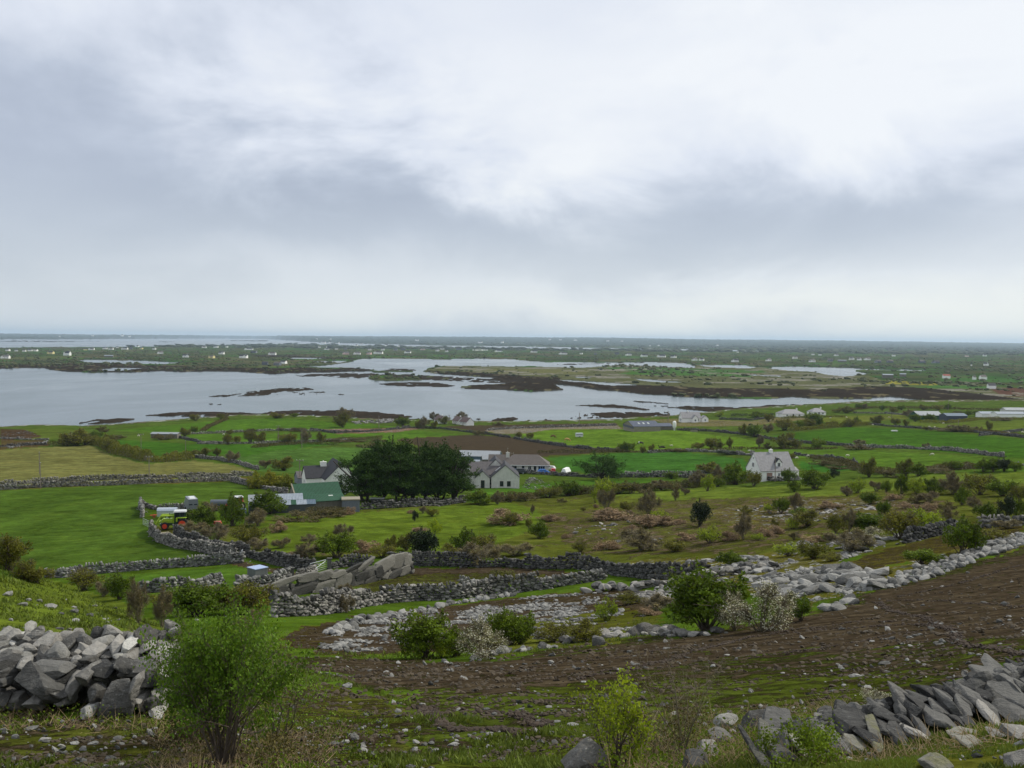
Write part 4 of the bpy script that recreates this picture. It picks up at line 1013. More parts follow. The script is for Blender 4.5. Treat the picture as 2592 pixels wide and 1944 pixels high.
    c = np.array(root.location)
    o = obj('packed_stone_fill', mesh_np('fill', V-c, Fc, [M_ROCK]), root); o['kind'] = 'stuff'
    # RIGHT wall
    root = empty('tumbled_stone_wall', G(2200, 1880)); add_prop(root, 'rough wall of stacked grey slabs descending beside the mossy bank', 'wall')
    o0 = (1892, 1400); k = .3279
    Rw = [ # in zoomed coordinates x,y,w,h,roll,distance,kind
     (30,1490,60,80,.2,12.6,0),(220,1290,340,110,.05,14.6,0),(300,1465,210,190,.5,12.9,0),(250,1540,240,130,.2,12.5,0),(230,1600,120,110,.3,12.2,0),(380,1390,160,90,.3,13.2,0),(460,1440,170,90,.3,12.9,0),(510,1390,100,80,.2,13.2,0),
     (620,1440,130,110,.4,12.9,0),(700,1455,90,130,.3,12.8,0),(780,1320,330,180,.0,13.4,0),(820,1500,260,200,.1,12.8,2),(860,1260,150,60,0,13.9,1),(720,1215,170,70,-.3,14.6,0),(600,1260,170,50,-.3,14.4,0),(560,1300,110,60,0,14.2,0),
     (700,1580,90,60,.1,12.2,2),(1060,1245,300,90,.32,13.5,0),(1050,1340,210,140,.5,13.2,1),(1150,1420,150,80,.1,12.9,0),(1180,1210,90,110,.3,13.7,0),(1200,1130,170,110,.2,14.0,0),(1190,1310,80,150,.1,13.3,0),
     (1260,1230,90,180,.6,13.6,0),(1290,1145,200,70,.4,13.9,0),(1340,1120,220,60,.28,14.1,1),(1390,1070,170,90,.2,14.3,1),(1440,1270,240,160,.3,13.4,1),(1320,1400,220,70,.4,12.9,0),(1250,1380,150,60,.3,13.0,0),(1350,1350,90,50,0,13.1,1),
     (1470,1200,150,60,.4,13.6,0),(1550,1170,110,250,-.55,13.7,0),(1630,1120,150,100,.4,13.9,1),(1700,1100,130,130,.3,14.0,1),(1650,1210,120,120,.4,13.6,0),(1690,1300,130,70,.0,13.2,0),(1600,1290,100,80,.2,13.3,1),(1790,1095,120,110,.1,14.0,0),(1810,1175,150,90,-.1,13.7,1),
     (1880,1270,150,70,.5,13.3,0),(1800,1030,250,70,.25,14.3,1),(1740,1010,130,40,.2,14.5,1),(1850,935,260,80,.1,14.6,0),(1900,885,180,50,.15,14.9,1),(1920,1100,160,80,.2,13.9,0),(1990,1020,100,190,.1,14.2,0),(2060,1010,110,110,.4,14.2,0),
     (2030,1130,210,130,-.15,13.8,1),(2030,1225,240,70,-.12,13.4,0),(2090,940,120,90,0,14.5,1),(2070,870,130,60,.1,14.8,1),(2150,1080,120,150,.2,14.0,0),(2160,1190,160,80,.1,13.6,1),(2180,960,150,120,.1,14.4,1),(2230,880,130,80,0,14.8,0),
     (2250,1100,150,150,.1,13.9,1),(2270,1220,160,90,0,13.5,0),(2280,1000,120,110,.1,14.3,0),(980,1380,140,60,.2,13.0,2),(900,1400,160,80,.1,12.9,0),(1010,1190,120,60,.2,13.9,0),(1640,1050,100,60,.3,14.2,0),(1500,1100,120,80,.1,14.0,0),
     (2200,1290,180,60,0,13.2,0),(1000,1480,110,70,.1,12.6,2),(420,1500,160,90,.2,12.6,2),(140,1420,150,100,.1,13.1,2),(90,1570,140,90,.2,12.3,2)]
    rz = random.Random(11)
    for (zx, zy, w, h, rl, Yd, kk) in Rw:
        if zx < 1150: w *= .78; h *= .74
        m = rz.choice({0: hid if zx % 40 else hi, 1: hid, 2: him}[kk])
        place_stone(root, m, o0[0]+zx*k, o0[1]+zy*k, w*k*.98, h*k*.78, rz.uniform(.45, .85), (rz.uniform(-.2, .2), rl, rz.uniform(-.3, .3)), Yd-2.6+ (zx/2200)*1.0)
    pos, half, rot = [], [], []
    for _ in range(800):
        t = rr.random(); zx = 150+2150*t
        zy = np.interp(zx, [150, 600, 1000, 1500, 1900, 2300], [1560, 1500, 1400, 1300, 1220, 1180])-rr.random()*np.interp(zx, [150, 900, 1500, 2300], [80, 160, 160, 260])
        Yd = np.interp(zx, [0, 2200], [11.2, 12.6])+rr.uniform(0, .3)
        d = ray(o0[0]+zx*k, o0[1]+zy*k); q = rr.uniform(.06, .15)
        zz = max(EYE+d[2]*Yd, gz(d[0]*Yd, Yd))
        pos.append((d[0]*Yd, Yd+.15, zz)); half.append((q*1.3, q, q*.8)); rot.append(tuple(rr.normal(0, .6, 3)))
    V, Fc = merge_rocks(pos, half, rot, [rock_vf(920+i, 2, .4) for i in range(5)], 3)
    c = np.array(root.location)
    o = obj('packed_stone_fill', mesh_np('fill', V-c, Fc, [M_ROCKD]), root); o['kind'] = 'stuff'
    # single boulders nearby
    singles = [((1480,1928),130,90,'long tilted grey boulder leaning beside the lime-green sapling',hi,-.55),((1300+1480*k,1400+1520*k),80,60,'rounded grey boulder in front of the bare twiggy shrub',hi,.1),
     ((1300+1600*k,1400+1420*k),110,36,'long split slab lying on the rounded boulder',hid,.35),((1300+1640*k,1400+1300*k),70,50,'pale humped boulder behind the split slab',hip,.1),((1300+1400*k,1400+1630*k),80,60,'dark boulder at the foot of the bare twiggy shrub',hid,.2),
     ((1892+1660*k,1400+1400*k),110,30,'flat pitted slab bedded in the mossy bank',him,0),((1892+1740*k,1400+1470*k),90,18,'thin flat slab in the turf of the mossy bank',him,.1),((1892+2100*k,1400+1400*k),90,34,'blue-grey slab at the top of the mossy bank',hi,.15),
     ((1892+1440*k,1400+1620*k),90,34,'moss-edged slab at the lowest corner of the bank',him,.1),((1892+2100*k,1400+1600*k),130,40,'large smooth slab at the corner of the mossy bank',hi,-.3),((1892+1940*k,1400+1400*k),60,20,'low white-flecked stone on the mossy bank',hip,0),
     ((1300+1880*k,1400+1300*k),120,46,'broad weathered boulder where the slab wall begins',hi,-.2)]
    for (pp, w, h, lab, ml, rl) in singles:
        g = G(pp[0], min(pp[1]+h*.3, 1960)); s = g.y/FPX
        o = obj('boulder', random.Random(w*h).choice(ml), None, g+Vector((0, 0, h*s*.32)))
        w *= .8; h *= .8; o.scale = (w*s*.55, max(.15, w*s*.35), h*s*.55); o.rotation_euler = (.1, rl, .2)
        add_prop(o, lab, 'boulder')
    # loose stones one can pick out
    fs = [(20,1503,30,12),(55,1450+250*.3165,26,10),(128,1450+262*.3165,30,14),(188,1450+305*.3165,20,12),(190,1450+380*.3165,28,9),(28,1450+375*.3165,14,8),(152,1450+445*.3165,20,9),(240,1450+262*.3165,14,6),(270,1450+430*.3165,14,10),(292,1450+282*.3165,10,7),(245,1450+325*.3165,10,5),(155,1450+325*.3165,13,6),(100,1450+222*.3165,16,7),
      (115,1450+1330*.3165,28,11),(187,1450+1360*.3165,22,9),(235,1450+1360*.3165,26,10),(298,1450+1325*.3165,22,14),(40,1450+1310*.3165,22,12),(80,1450+1240*.3165,36,8),(165,1450+1435*.3165,14,8),(395,1450+1435*.3165,26,8),(305,1450+1535*.3165,24,9),(258,1450+1190*.3165,12,10)]
    z2 = [(700,1020,80,40),(275,1190,50,30),(1000,918,50,20),(1070,1015,32,22),(1245,1355,60,40),(635,1298,50,25),(590,1470,90,40),(680,1460,70,30),(805,1480,60,40),(700,1510,70,40),(820,1525,70,40),(400,1455,50,22),(200,1570,60,60),(325,1560,50,50),(480,1495,50,40),(1220,1520,60,44),(1290,1475,50,30),(1345,1465,50,36),(1380,1520,60,40),(1520,1475,90,30),(1800,1400,60,40),(1505,1400,36,26),(1940,1525,50,30),(1835,1245,50,36),(1610,1250,24,50),(1450,1560,70,24),(1135,1540,40,30),(1750,1570,40,20),(1905,1590,60,22),(910,1650,60,20),(1190,1650,80,24),(1385,992,50,16),(1540,875,50,12),(2020,1050,30,14),(870,905,40,20),(2045,1205,40,20),(1090,1160,26,20),(1425,1300,50,12),(550,1280,30,22),(1770,1200,60,20),(2060,1255,40,20),(560,865,30,22),(330,1350,44,22),(240,1150,44,24),(600,1410,30,24),(2030,1440,34,16),(1290,1600,34,24)]
    z3 = [(1540,870,40,20),(1340,805,60,10),(1860,750,60,8),(1650,785,50,8),(1720,815,30,22),(950,855,50,14),(1030,885,50,14),(830,900,60,14),(540,990,40,14),(505,935,26,16),(330,1300,90,14),(460,1325,90,24),(200,1300,60,30),(60,1440,40,12),(60,1200,50,16),(1000,1075,40,12),(1190,735,70,10),(895,760,40,20)]
    z4 = [(700,860,34,14),(270,925,34,12),(1055,850,90,24),(1085,915,50,18),(1730,775,60,16),(1950,700,40,20),(2020,735,40,20),(1150,730,40,22),(1490,545,40,16),(1355,400,34,16),(470,975,30,14),(745,1020,34,18),(1560,960,50,20),(510,840,24,12),(960,680,40,10),(400,685,30,10),(1260,715,40,10),(1505,255,34,10),(1020,355,16,10),(910,605,40,10),(1830,380,60,8),(1700,150,30,14),(1640,545,30,14),(1590,380,30,10),(2140,760,40,14)]
    L3 = [(a, b, c, d) for a, b, c, d in fs]+[(650+a*k, 1400+b*k, c*k, d*k) for a, b, c, d in z2]+[(1300+a*k, 1400+b*k, c*k, d*k) for a, b, c, d in z3]+[(1892+a*k, 1400+b*k, c*k, d*k) for a, b, c, d in z4]
    ms = get_rocks(M_ROCKB, 3, .12, .35)
    hp = [ (1300+650*k, 1400+680*k, 34, 30) ]
    rz = random.Random(2)
    for a, b, c, d in L3+hp:
        g = G(a, min(b+d*.35, 1965)); s = g.y/FPX
        o = obj('loose_stone', rz.choice(ms), None, g+Vector((0, 0, d*s*.22)))
        o.scale = (c*s*.56, c*s*rz.uniform(.34, .5), d*s*.62); o.rotation_euler = (rz.uniform(-.2, .2), rz.uniform(-.2, .2), rz.uniform(-.6, .6))
        add_prop(o, None, 'stone', 'loose stones lying on the near slopes')
        # these are told apart only by size and place; label by both
        sz = 'large' if c > 22 else ('small' if c < 12 else 'mid-sized')
        sh = 'flat' if d < c*.4 else ('chunky' if d > c*.65 else 'low')
        autolabel_near(o, f'{sz} {sh} pale stone', a, b)
NEAR_ANCH = [(100,1540,'on the steep grassy knoll'),(250,1620,'above the tumbled boulder wall'),(150,1860,'on the turf below the tumbled boulder wall'),(330,1900,'beside the big hawthorn shrub'),(860,1890,'in the stony turf patch'),(860,1720,'at the grassy edge of the ploughed ground'),(1020,1720,'on the low end of the ploughed ground'),(1080,1870,'among the stones of the weedy hollow'),
 (1240,1850,'on the churned brown earth'),(1400,1780,'on the earth behind the lime-green sapling'),(1400,1690,'on the earth below the low pale edging stones'),(1600,1690,'on the earth behind the bare twiggy shrub'),(1850,1650,'along the curved furrow'),(2050,1700,'on the green-tinged middle of the ploughed slope'),(2250,1680,'by the pale patch of the ploughed slope'),
 (2500,1640,'on the ploughed slope above the slab wall'),(2350,1560,'by the crossing wheel ruts'),(2480,1500,'on the high ploughed slope'),(2200,1560,'by the ridge end of the ploughed slope'),(1150,1930,'at the bottom of the churned earth'),(1500,1620,'at the ploughed slope edge'),(700,1930,'at the foot of the big hawthorn shrub')]
_np = []
def autolabel_near(o, what, px, py): _np.append((o, what, px, py))
def flush_near():
    by = {}
    for o, what, px, py in _np:
        a = min(NEAR_ANCH, key=lambda a: (a[0]-px)**2+(a[1]-py)**2)
        by.setdefault((what, a[2]), []).append((px, py, o))
    for (what, ph), L in by.items():
        L.sort(key=lambda t: -t[1])
        for i, (_, _, o) in enumerate(L):
            o['label'] = f'{what} {ph}' if len(L) == 1 else f'{what} {ph}, {ORD[i]} up the slope'
build_walls()
build_near_walls()
flush_near()
FARH = {
 'a': (0,820,.2939, [(40,298,75,'w'),(572,272,62,'t'),(785,224,50,'w'),(735,227,32,'y'),(895,217,55,'w'),(953,222,40,'w'),(1070,220,60,'w'),(1125,217,30,'g'),(1210,217,36,'y'),(1180,197,30,'w'),(1320,220,40,'w'),(1380,258,55,'w'),(1590,288,75,'w'),(1815,295,52,'y'),(1755,207,40,'w'),(1850,204,58,'w'),(1945,202,30,'w'),(1895,261,70,'w'),(2080,294,105,'w'),(2140,225,80,'w'),(2172,252,60,'g'),(430,258,60,'y'),(205,238,28,'w'),(255,235,36,'w'),(300,235,36,'w'),(140,235,26,'w'),(60,233,36,'w'),(935,290,75,'s'),(1010,207,20,'w'),(510,112,18,'w'),(795,107,16,'w'),(1048,106,20,'w'),(1112,112,16,'w')]),
 'b': (640,820,.2984, [(160,263,70,'w'),(15,248,46,'w'),(252,338,52,'w'),(198,352,60,'g'),(100,348,50,'g'),(625,220,44,'w'),(632,200,46,'w'),(565,202,28,'w'),(595,165,42,'w'),(655,163,26,'w'),(725,164,14,'w'),(875,187,20,'w'),(920,177,30,'w'),(790,259,60,'p'),(882,259,64,'w'),(975,259,58,'p'),(1060,254,90,'w'),(985,224,40,'w'),(1100,224,46,'w'),(785,217,28,'g'),(710,217,24,'w'),(1205,224,46,'g'),(1270,224,56,'g'),(1310,248,60,'w'),(1440,222,40,'p'),(1560,232,46,'w'),(1605,217,46,'w'),(1640,238,40,'w'),(1740,220,70,'g'),(1870,226,16,'v'),(1893,226,16,'v'),(1917,226,16,'v'),(1940,226,16,'v'),(1962,226,16,'v'),(1985,226,16,'v'),(2085,238,70,'w'),(1130,187,38,'w'),(1240,193,14,'w'),(540,132,22,'w'),(655,134,16,'w'),(1390,144,30,'w'),(1925,163,40,'w'),(2110,162,30,'w')]),
 'c': (1290,820,.2984, [(205,243,64,'w'),(455,259,78,'w'),(905,259,52,'k'),(1012,268,58,'w'),(1140,278,68,'w'),(1285,283,80,'w'),(1380,288,68,'w'),(1575,312,50,'w'),(1625,312,44,'w'),(1915,323,66,'w'),(2205,313,24,'w'),(605,257,24,'w'),(730,262,22,'g'),(1765,187,22,'w'),(1935,243,20,'w'),(1190,189,18,'w'),(1265,187,18,'w'),(340,139,26,'w'),(430,140,26,'w'),(560,142,30,'w'),(830,149,40,'w'),(950,152,30,'w')]),
 'd': (1940,820,.2948, [(25,320,50,'w'),(245,298,50,'w'),(400,328,60,'w'),(650,328,75,'s'),(600,275,40,'w'),(460,270,28,'w'),(400,267,28,'w'),(730,308,56,'w'),(790,312,58,'w'),(870,311,58,'w'),(960,333,58,'g'),(1065,333,58,'g'),(1335,335,78,'g'),(1460,338,76,'g'),(1760,360,14,'w'),(1880,358,58,'w'),(1045,462,92,'s'),(1172,453,55,'s'),(1550,468,60,'r'),(1790,478,28,'w'),(1870,478,56,'w'),(1940,557,66,'w'),(1725,282,28,'p'),(1095,277,28,'w'),(540,322,66,'g'),(1875,278,38,'w')]),
}
FARPX = [(ox+zx*s_, oy+zy*s_, w*s_) for ox, oy, s_, L in FARH.values() for zx, zy, w, k in L]
# ---------------------------------------------------------------- plants
def mat_leaf(name, c1, c2, var=.35, trans=.25, fl=None, flamt=0.0, rough=.65):
    m = bpy.data.materials.new(name); m.use_nodes = True
    nt = m.node_tree
    b = nt.nodes['Principled BSDF']; out = nt.nodes['Material Output']
    geo = nd(nt, 'ShaderNodeNewGeometry'); oi = nd(nt, 'ShaderNodeObjectInfo')
    f = mth(nt, 'ADD', mth(nt, 'MULTIPLY', geo.outputs['Random Per Island'], .6), mth(nt, 'MULTIPLY', oi.outputs['Random'], .4))
    c = mixc(nt, f, lin(*c1), lin(*c2))
    k = mapr(nt, noise(nt, geo.outputs['Position'], .9, 3), .3, .7, 1-var, 1+var)
    c = mixc(nt, 1.0, c, k, 'MULTIPLY')
    if fl:
        isf = mth(nt, 'GREATER_THAN', mth(nt, 'FRACT', mth(nt, 'MULTIPLY', geo.outputs['Random Per Island'], 17.3)), 1-flamt)
        c = mixc(nt, isf, c, lin(*fl))
    nt.links.new(c, b.inputs['Base Color']); b.inputs['Roughness'].default_value = rough
    b.inputs['Specular IOR Level'].default_value = .10
    tr = nd(nt, 'ShaderNodeBsdfTranslucent'); nt.links.new(mixc(nt, 1.0, c, (1.3, 1.25, .6), 'MULTIPLY'), tr.inputs[0])
    mx = nd(nt, 'ShaderNodeMixShader'); mx.inputs[0].default_value = trans
    nt.links.new(b.outputs[0], mx.inputs[1]); nt.links.new(tr.outputs[0], mx.inputs[2])
    nt.links.new(mx.outputs[0], out.inputs[0])
    return m
M_TWIG = simple('twig_bark', lin(86,76,66), .9, .3, 4)
M_TWIGP = simple('bare_twig', lin(112,104,84), .9, .3, 4)
M_TRUNK = simple('trunk_bark', lin(58,50,44), .9, .3, 4)
LEAF = {
 'green': mat_leaf('hawthorn_leaf', (62,84,20), (106,124,32)),
 'olive': mat_leaf('budding_leaf', (78,86,26), (118,116,44)),
 'purple': mat_leaf('sparse_bud', (104,92,66), (126,118,74), trans=.1),
 'lime': mat_leaf('young_leaf', (106,130,26), (152,164,44)),
 'dark': mat_leaf('holly_leaf', (30,44,26), (52,64,38), trans=.05, rough=.4),
 'blossom': mat_leaf('blackthorn_leaf', (84,92,54), (112,112,76), fl=(214,212,196), flamt=.45),
 'bracken': mat_leaf('dead_bracken', (108,90,66), (146,124,98), trans=.1),
 'bramble': mat_leaf('bramble_leaf', (66,66,28), (98,88,50), trans=.1),
 'cypress': mat_leaf('cypress_spray', (34,54,20), (66,92,30), trans=.05, var=.4),
 'gold': mat_leaf('golden_cypress', (78,90,28), (142,138,42), trans=.1),
 'shrub': mat_leaf('hawthorn_young_leaf', (62,94,26), (108,132,42), trans=.3),
 'sap': mat_leaf('sapling_leaf', (104,124,28), (140,152,46), trans=.35),
 'weed': mat_leaf('turf_blade', (66,86,32), (106,116,52), trans=.2),
 'dry': mat_leaf('dry_stalk', (120,100,72), (164,146,112), trans=.1),
}
def quads(c, size, r, asp=.6, up=0.0):
    """leaf cards at points c (n,3), size (n,)"""
    n = len(c)
    a = r.normal(size=(n, 3)); a[:, 2] += up; a /= np.linalg.norm(a, axis=1, keepdims=True)+1e-9
    b = np.cross(a, r.normal(size=(n, 3))); b /= np.linalg.norm(b, axis=1, keepdims=True)+1e-9
    s = np.asarray(size)[:, None]
    a = a*s*.5; b = b*s*.5*asp
    V = np.stack([c-a, c-b*1.0, c+a, c+b*1.0], 1).reshape(-1, 3)
    return V, np.arange(n*4).reshape(n, 4)
def tubes(p0, p1, r0, r1):
    p0, p1 = np.asarray(p0, float), np.asarray(p1, float)
    n = len(p0)
    d = p1-p0; l = np.linalg.norm(d, axis=1, keepdims=True)+1e-9; d = d/l
    a = np.cross(d, np.where(np.abs(d[:, 2:3]) < .9, [[0, 0, 1.]], [[1., 0, 0]])); a /= np.linalg.norm(a, axis=1, keepdims=True)+1e-9
    b = np.cross(d, a)
    V = []
    r0 = np.broadcast_to(r0, (n,)); r1 = np.broadcast_to(r1, (n,))
    for pp, rr in ((p0, r0), (p1, r1)):
        for k in range(4):
            t = k*math.pi/2
            V.append(pp+(a*math.cos(t)+b*math.sin(t))*rr[:, None])
    V = np.stack(V, 1)
    f = np.array([[0, 1, 5, 4], [1, 2, 6, 5], [2, 3, 7, 6], [3, 0, 4, 7]])
    Fc = (f[None]+(np.arange(n)*8)[:, None, None]).reshape(-1, 4)
    return V.reshape(-1, 3), Fc
def bush_parts(seed, kind, nleaf=2600, leaf=.05, lumps=14, stemmy=.12, spread=.40, z0=.18, sprigs=60, twigs=160, flat=1.0, lean=0.0):
    """unit bush: height about 1, width about 1"""
    r = np.random.default_rng(seed)
    C = []
    for i in range(lumps):
        th = r.uniform(0, 6.283); q = r.random()**.55*spread
        z = z0+(1-z0)*r.uniform(.12, .84)*(1-(q/spread)**2*.45)
        C.append((math.cos(th)*q+lean*z*z, math.sin(th)*q, z))
    C = np.array(C); Rr = r.uniform(.13, .22, lumps)
    w = Rr**2; w /= w.sum()
    k = r.choice(lumps, nleaf, p=w)
    d = r.normal(size=(nleaf, 3)); d /= np.linalg.norm(d, axis=1, keepdims=True)
    rad_ = (.45+.65*r.random(nleaf)**.6)
    P = C[k]+d*Rr[k][:, None]*rad_[:, None]*np.array([1.0, 1.0, .85*flat])
    # sprigs that break the outline
    j = r.choice(lumps, sprigs)
    dirs = C[j]-np.array([0, 0, z0*.3]); dirs += r.normal(size=dirs.shape)*.12; dirs /= np.linalg.norm(dirs, axis=1, keepdims=True)
    base = C[j]+dirs*Rr[j][:, None]*.8
    ln = r.uniform(.05, .17, sprigs)
    tip = base+dirs*ln[:, None]+np.array([0, 0, .02])
    ns = 7
    t = r.random((sprigs, ns, 1))
    SP = (base[:, None]*(1-t)+tip[:, None]*t+r.normal(size=(sprigs, ns, 3))*.010).reshape(-1, 3)
    P = np.concatenate([P, SP]); P[:, 2] = np.maximum(P[:, 2], .02)
    sz = leaf*r.uniform(.6, 1.3, len(P))
    V, Fc = quads(P, sz, r, .62)
    # stems
    nst = r.integers(3, 7)
    b0 = np.stack([r.normal(0, .03, lumps), r.normal(0, .03, lumps), np.full(lumps, -.05)], 1)
    mid = b0*.5+C*.5+r.normal(size=C.shape)*.02
    p0 = [b0, mid, base]; p1 = [mid, C, tip]; r0 = [np.full(lumps, .016), np.full(lumps, .010), np.full(sprigs, .0035)]; r1 = [np.full(lumps, .010), np.full(lumps, .005), np.full(sprigs, .002)]
    if twigs:
        j = r.choice(lumps, twigs)
        dd = r.normal(size=(twigs, 3))*.6+(C[j]-np.array([0, 0, z0*.5])); dd /= np.linalg.norm(dd, axis=1, keepdims=True)
        tp = C[j]+dd*Rr[j][:, None]*r.uniform(.8, 1.5, twigs)[:, None]
        p0.append(C[j]); p1.append(tp); r0.append(np.full(twigs, .005)); r1.append(np.full(twigs, .002))
    TV, TF = tubes(np.concatenate(p0), np.concatenate(p1), np.concatenate(r0), np.concatenate(r1))
    return (V, Fc), (TV, TF)
KIND = {  # leaf material, twig material, kwargs, description, everyday category
 'green': ('green', M_TWIG, dict(nleaf=4200, leaf=.058, lumps=18), 'green hawthorn bush', 'bush'),
 'olive': ('olive', M_TWIG, dict(nleaf=3000, leaf=.055, twigs=400, lumps=17), 'olive-brown budding thorn bush', 'bush'),
 'purple': ('purple', M_TWIGP, dict(nleaf=1500, leaf=.040, twigs=1500, sprigs=260, lumps=16), 'leafless greyish-purple thorn bush', 'bush'),
 'lime': ('lime', M_TWIG, dict(nleaf=3000, leaf=.05, twigs=260, lumps=16), 'yellow-green young bush', 'bush'),
 'dark': ('dark', M_TRUNK, dict(nleaf=4200, leaf=.05, lumps=16), 'dark green holly bush', 'bush'),
 'blossom': ('blossom', M_TWIGP, dict(nleaf=3400, leaf=.030, twigs=700, sprigs=140), 'white-flowering blackthorn bush', 'bush'),
 'bracken': ('bracken', M_TWIGP, dict(nleaf=2400, leaf=.06, lumps=14, z0=.05, spread=.42, flat=1.2, twigs=60), 'mound of dead bracken', 'bracken'),
 'bramble': ('bramble', M_TWIGP, dict(nleaf=2600, leaf=.055, lumps=15, z0=.05, spread=.43, twigs=120), 'low dull bramble clump', 'bramble'),
}
PROTO = {}
def proto(kind):
    if kind not in PROTO:
        L = []
        lf, tw, kw, _, _ = KIND[kind]
        for s in range(3):
            (V, Fc), (TV, TF) = bush_parts(1000+hash_s(kind)*10+s, kind, **kw)
            L.append((mesh_np('foliage', V, Fc, [LEAF[lf]]), mesh_np('stems', TV, TF, [tw])))
        PROTO[kind] = L
    return PROTO[kind]
def hash_s(s): return sum(ord(c)*(i+1) for i, c in enumerate(s)) % 97
_rb = random.Random(12)
def bush(px, py, wpx, hpx, kind, name=None, what=None, group=None, z=0.0, label=None, sink=.04):
    g = G(px, py); s = g.y/FPX
    w, h = wpx*s, hpx*s
    root = empty(name or ('hawthorn_bush' if kind in ('green', 'olive', 'lime', 'purple') else {'dark': 'holly_bush', 'blossom': 'blackthorn_bush', 'bracken': 'bracken_mound', 'bramble': 'bramble_clump'}[kind]),
                 (g.x, g.y+w*.15, g.z-h*sink), _rb.uniform(0, 6.28))
    fm, sm = _rb.choice(proto(kind))
    sc = (w*1.34, w*1.34*_rb.uniform(.85, 1.1), h*1.24)
    for nme, me in (('foliage', fm), ('stem', sm)):
        o = bpy.data.objects.new(nme, me); o.scale = sc
        link(o, root)
    what = what or KIND[kind][3]
    big = 'tall ' if hpx > 1.25*wpx else ('broad ' if wpx > 1.5*hpx else ('large ' if hpx > 42 else ''))
    add_prop(root, label, KIND[kind][4], group or {'bracken': 'bracken mounds on the rough pasture', 'bramble': 'bramble clumps along the walls'}.get(kind, 'thorn bushes of the fields and heath'))
    if not label: autolabel(root, (big+what), px, py)
    return root
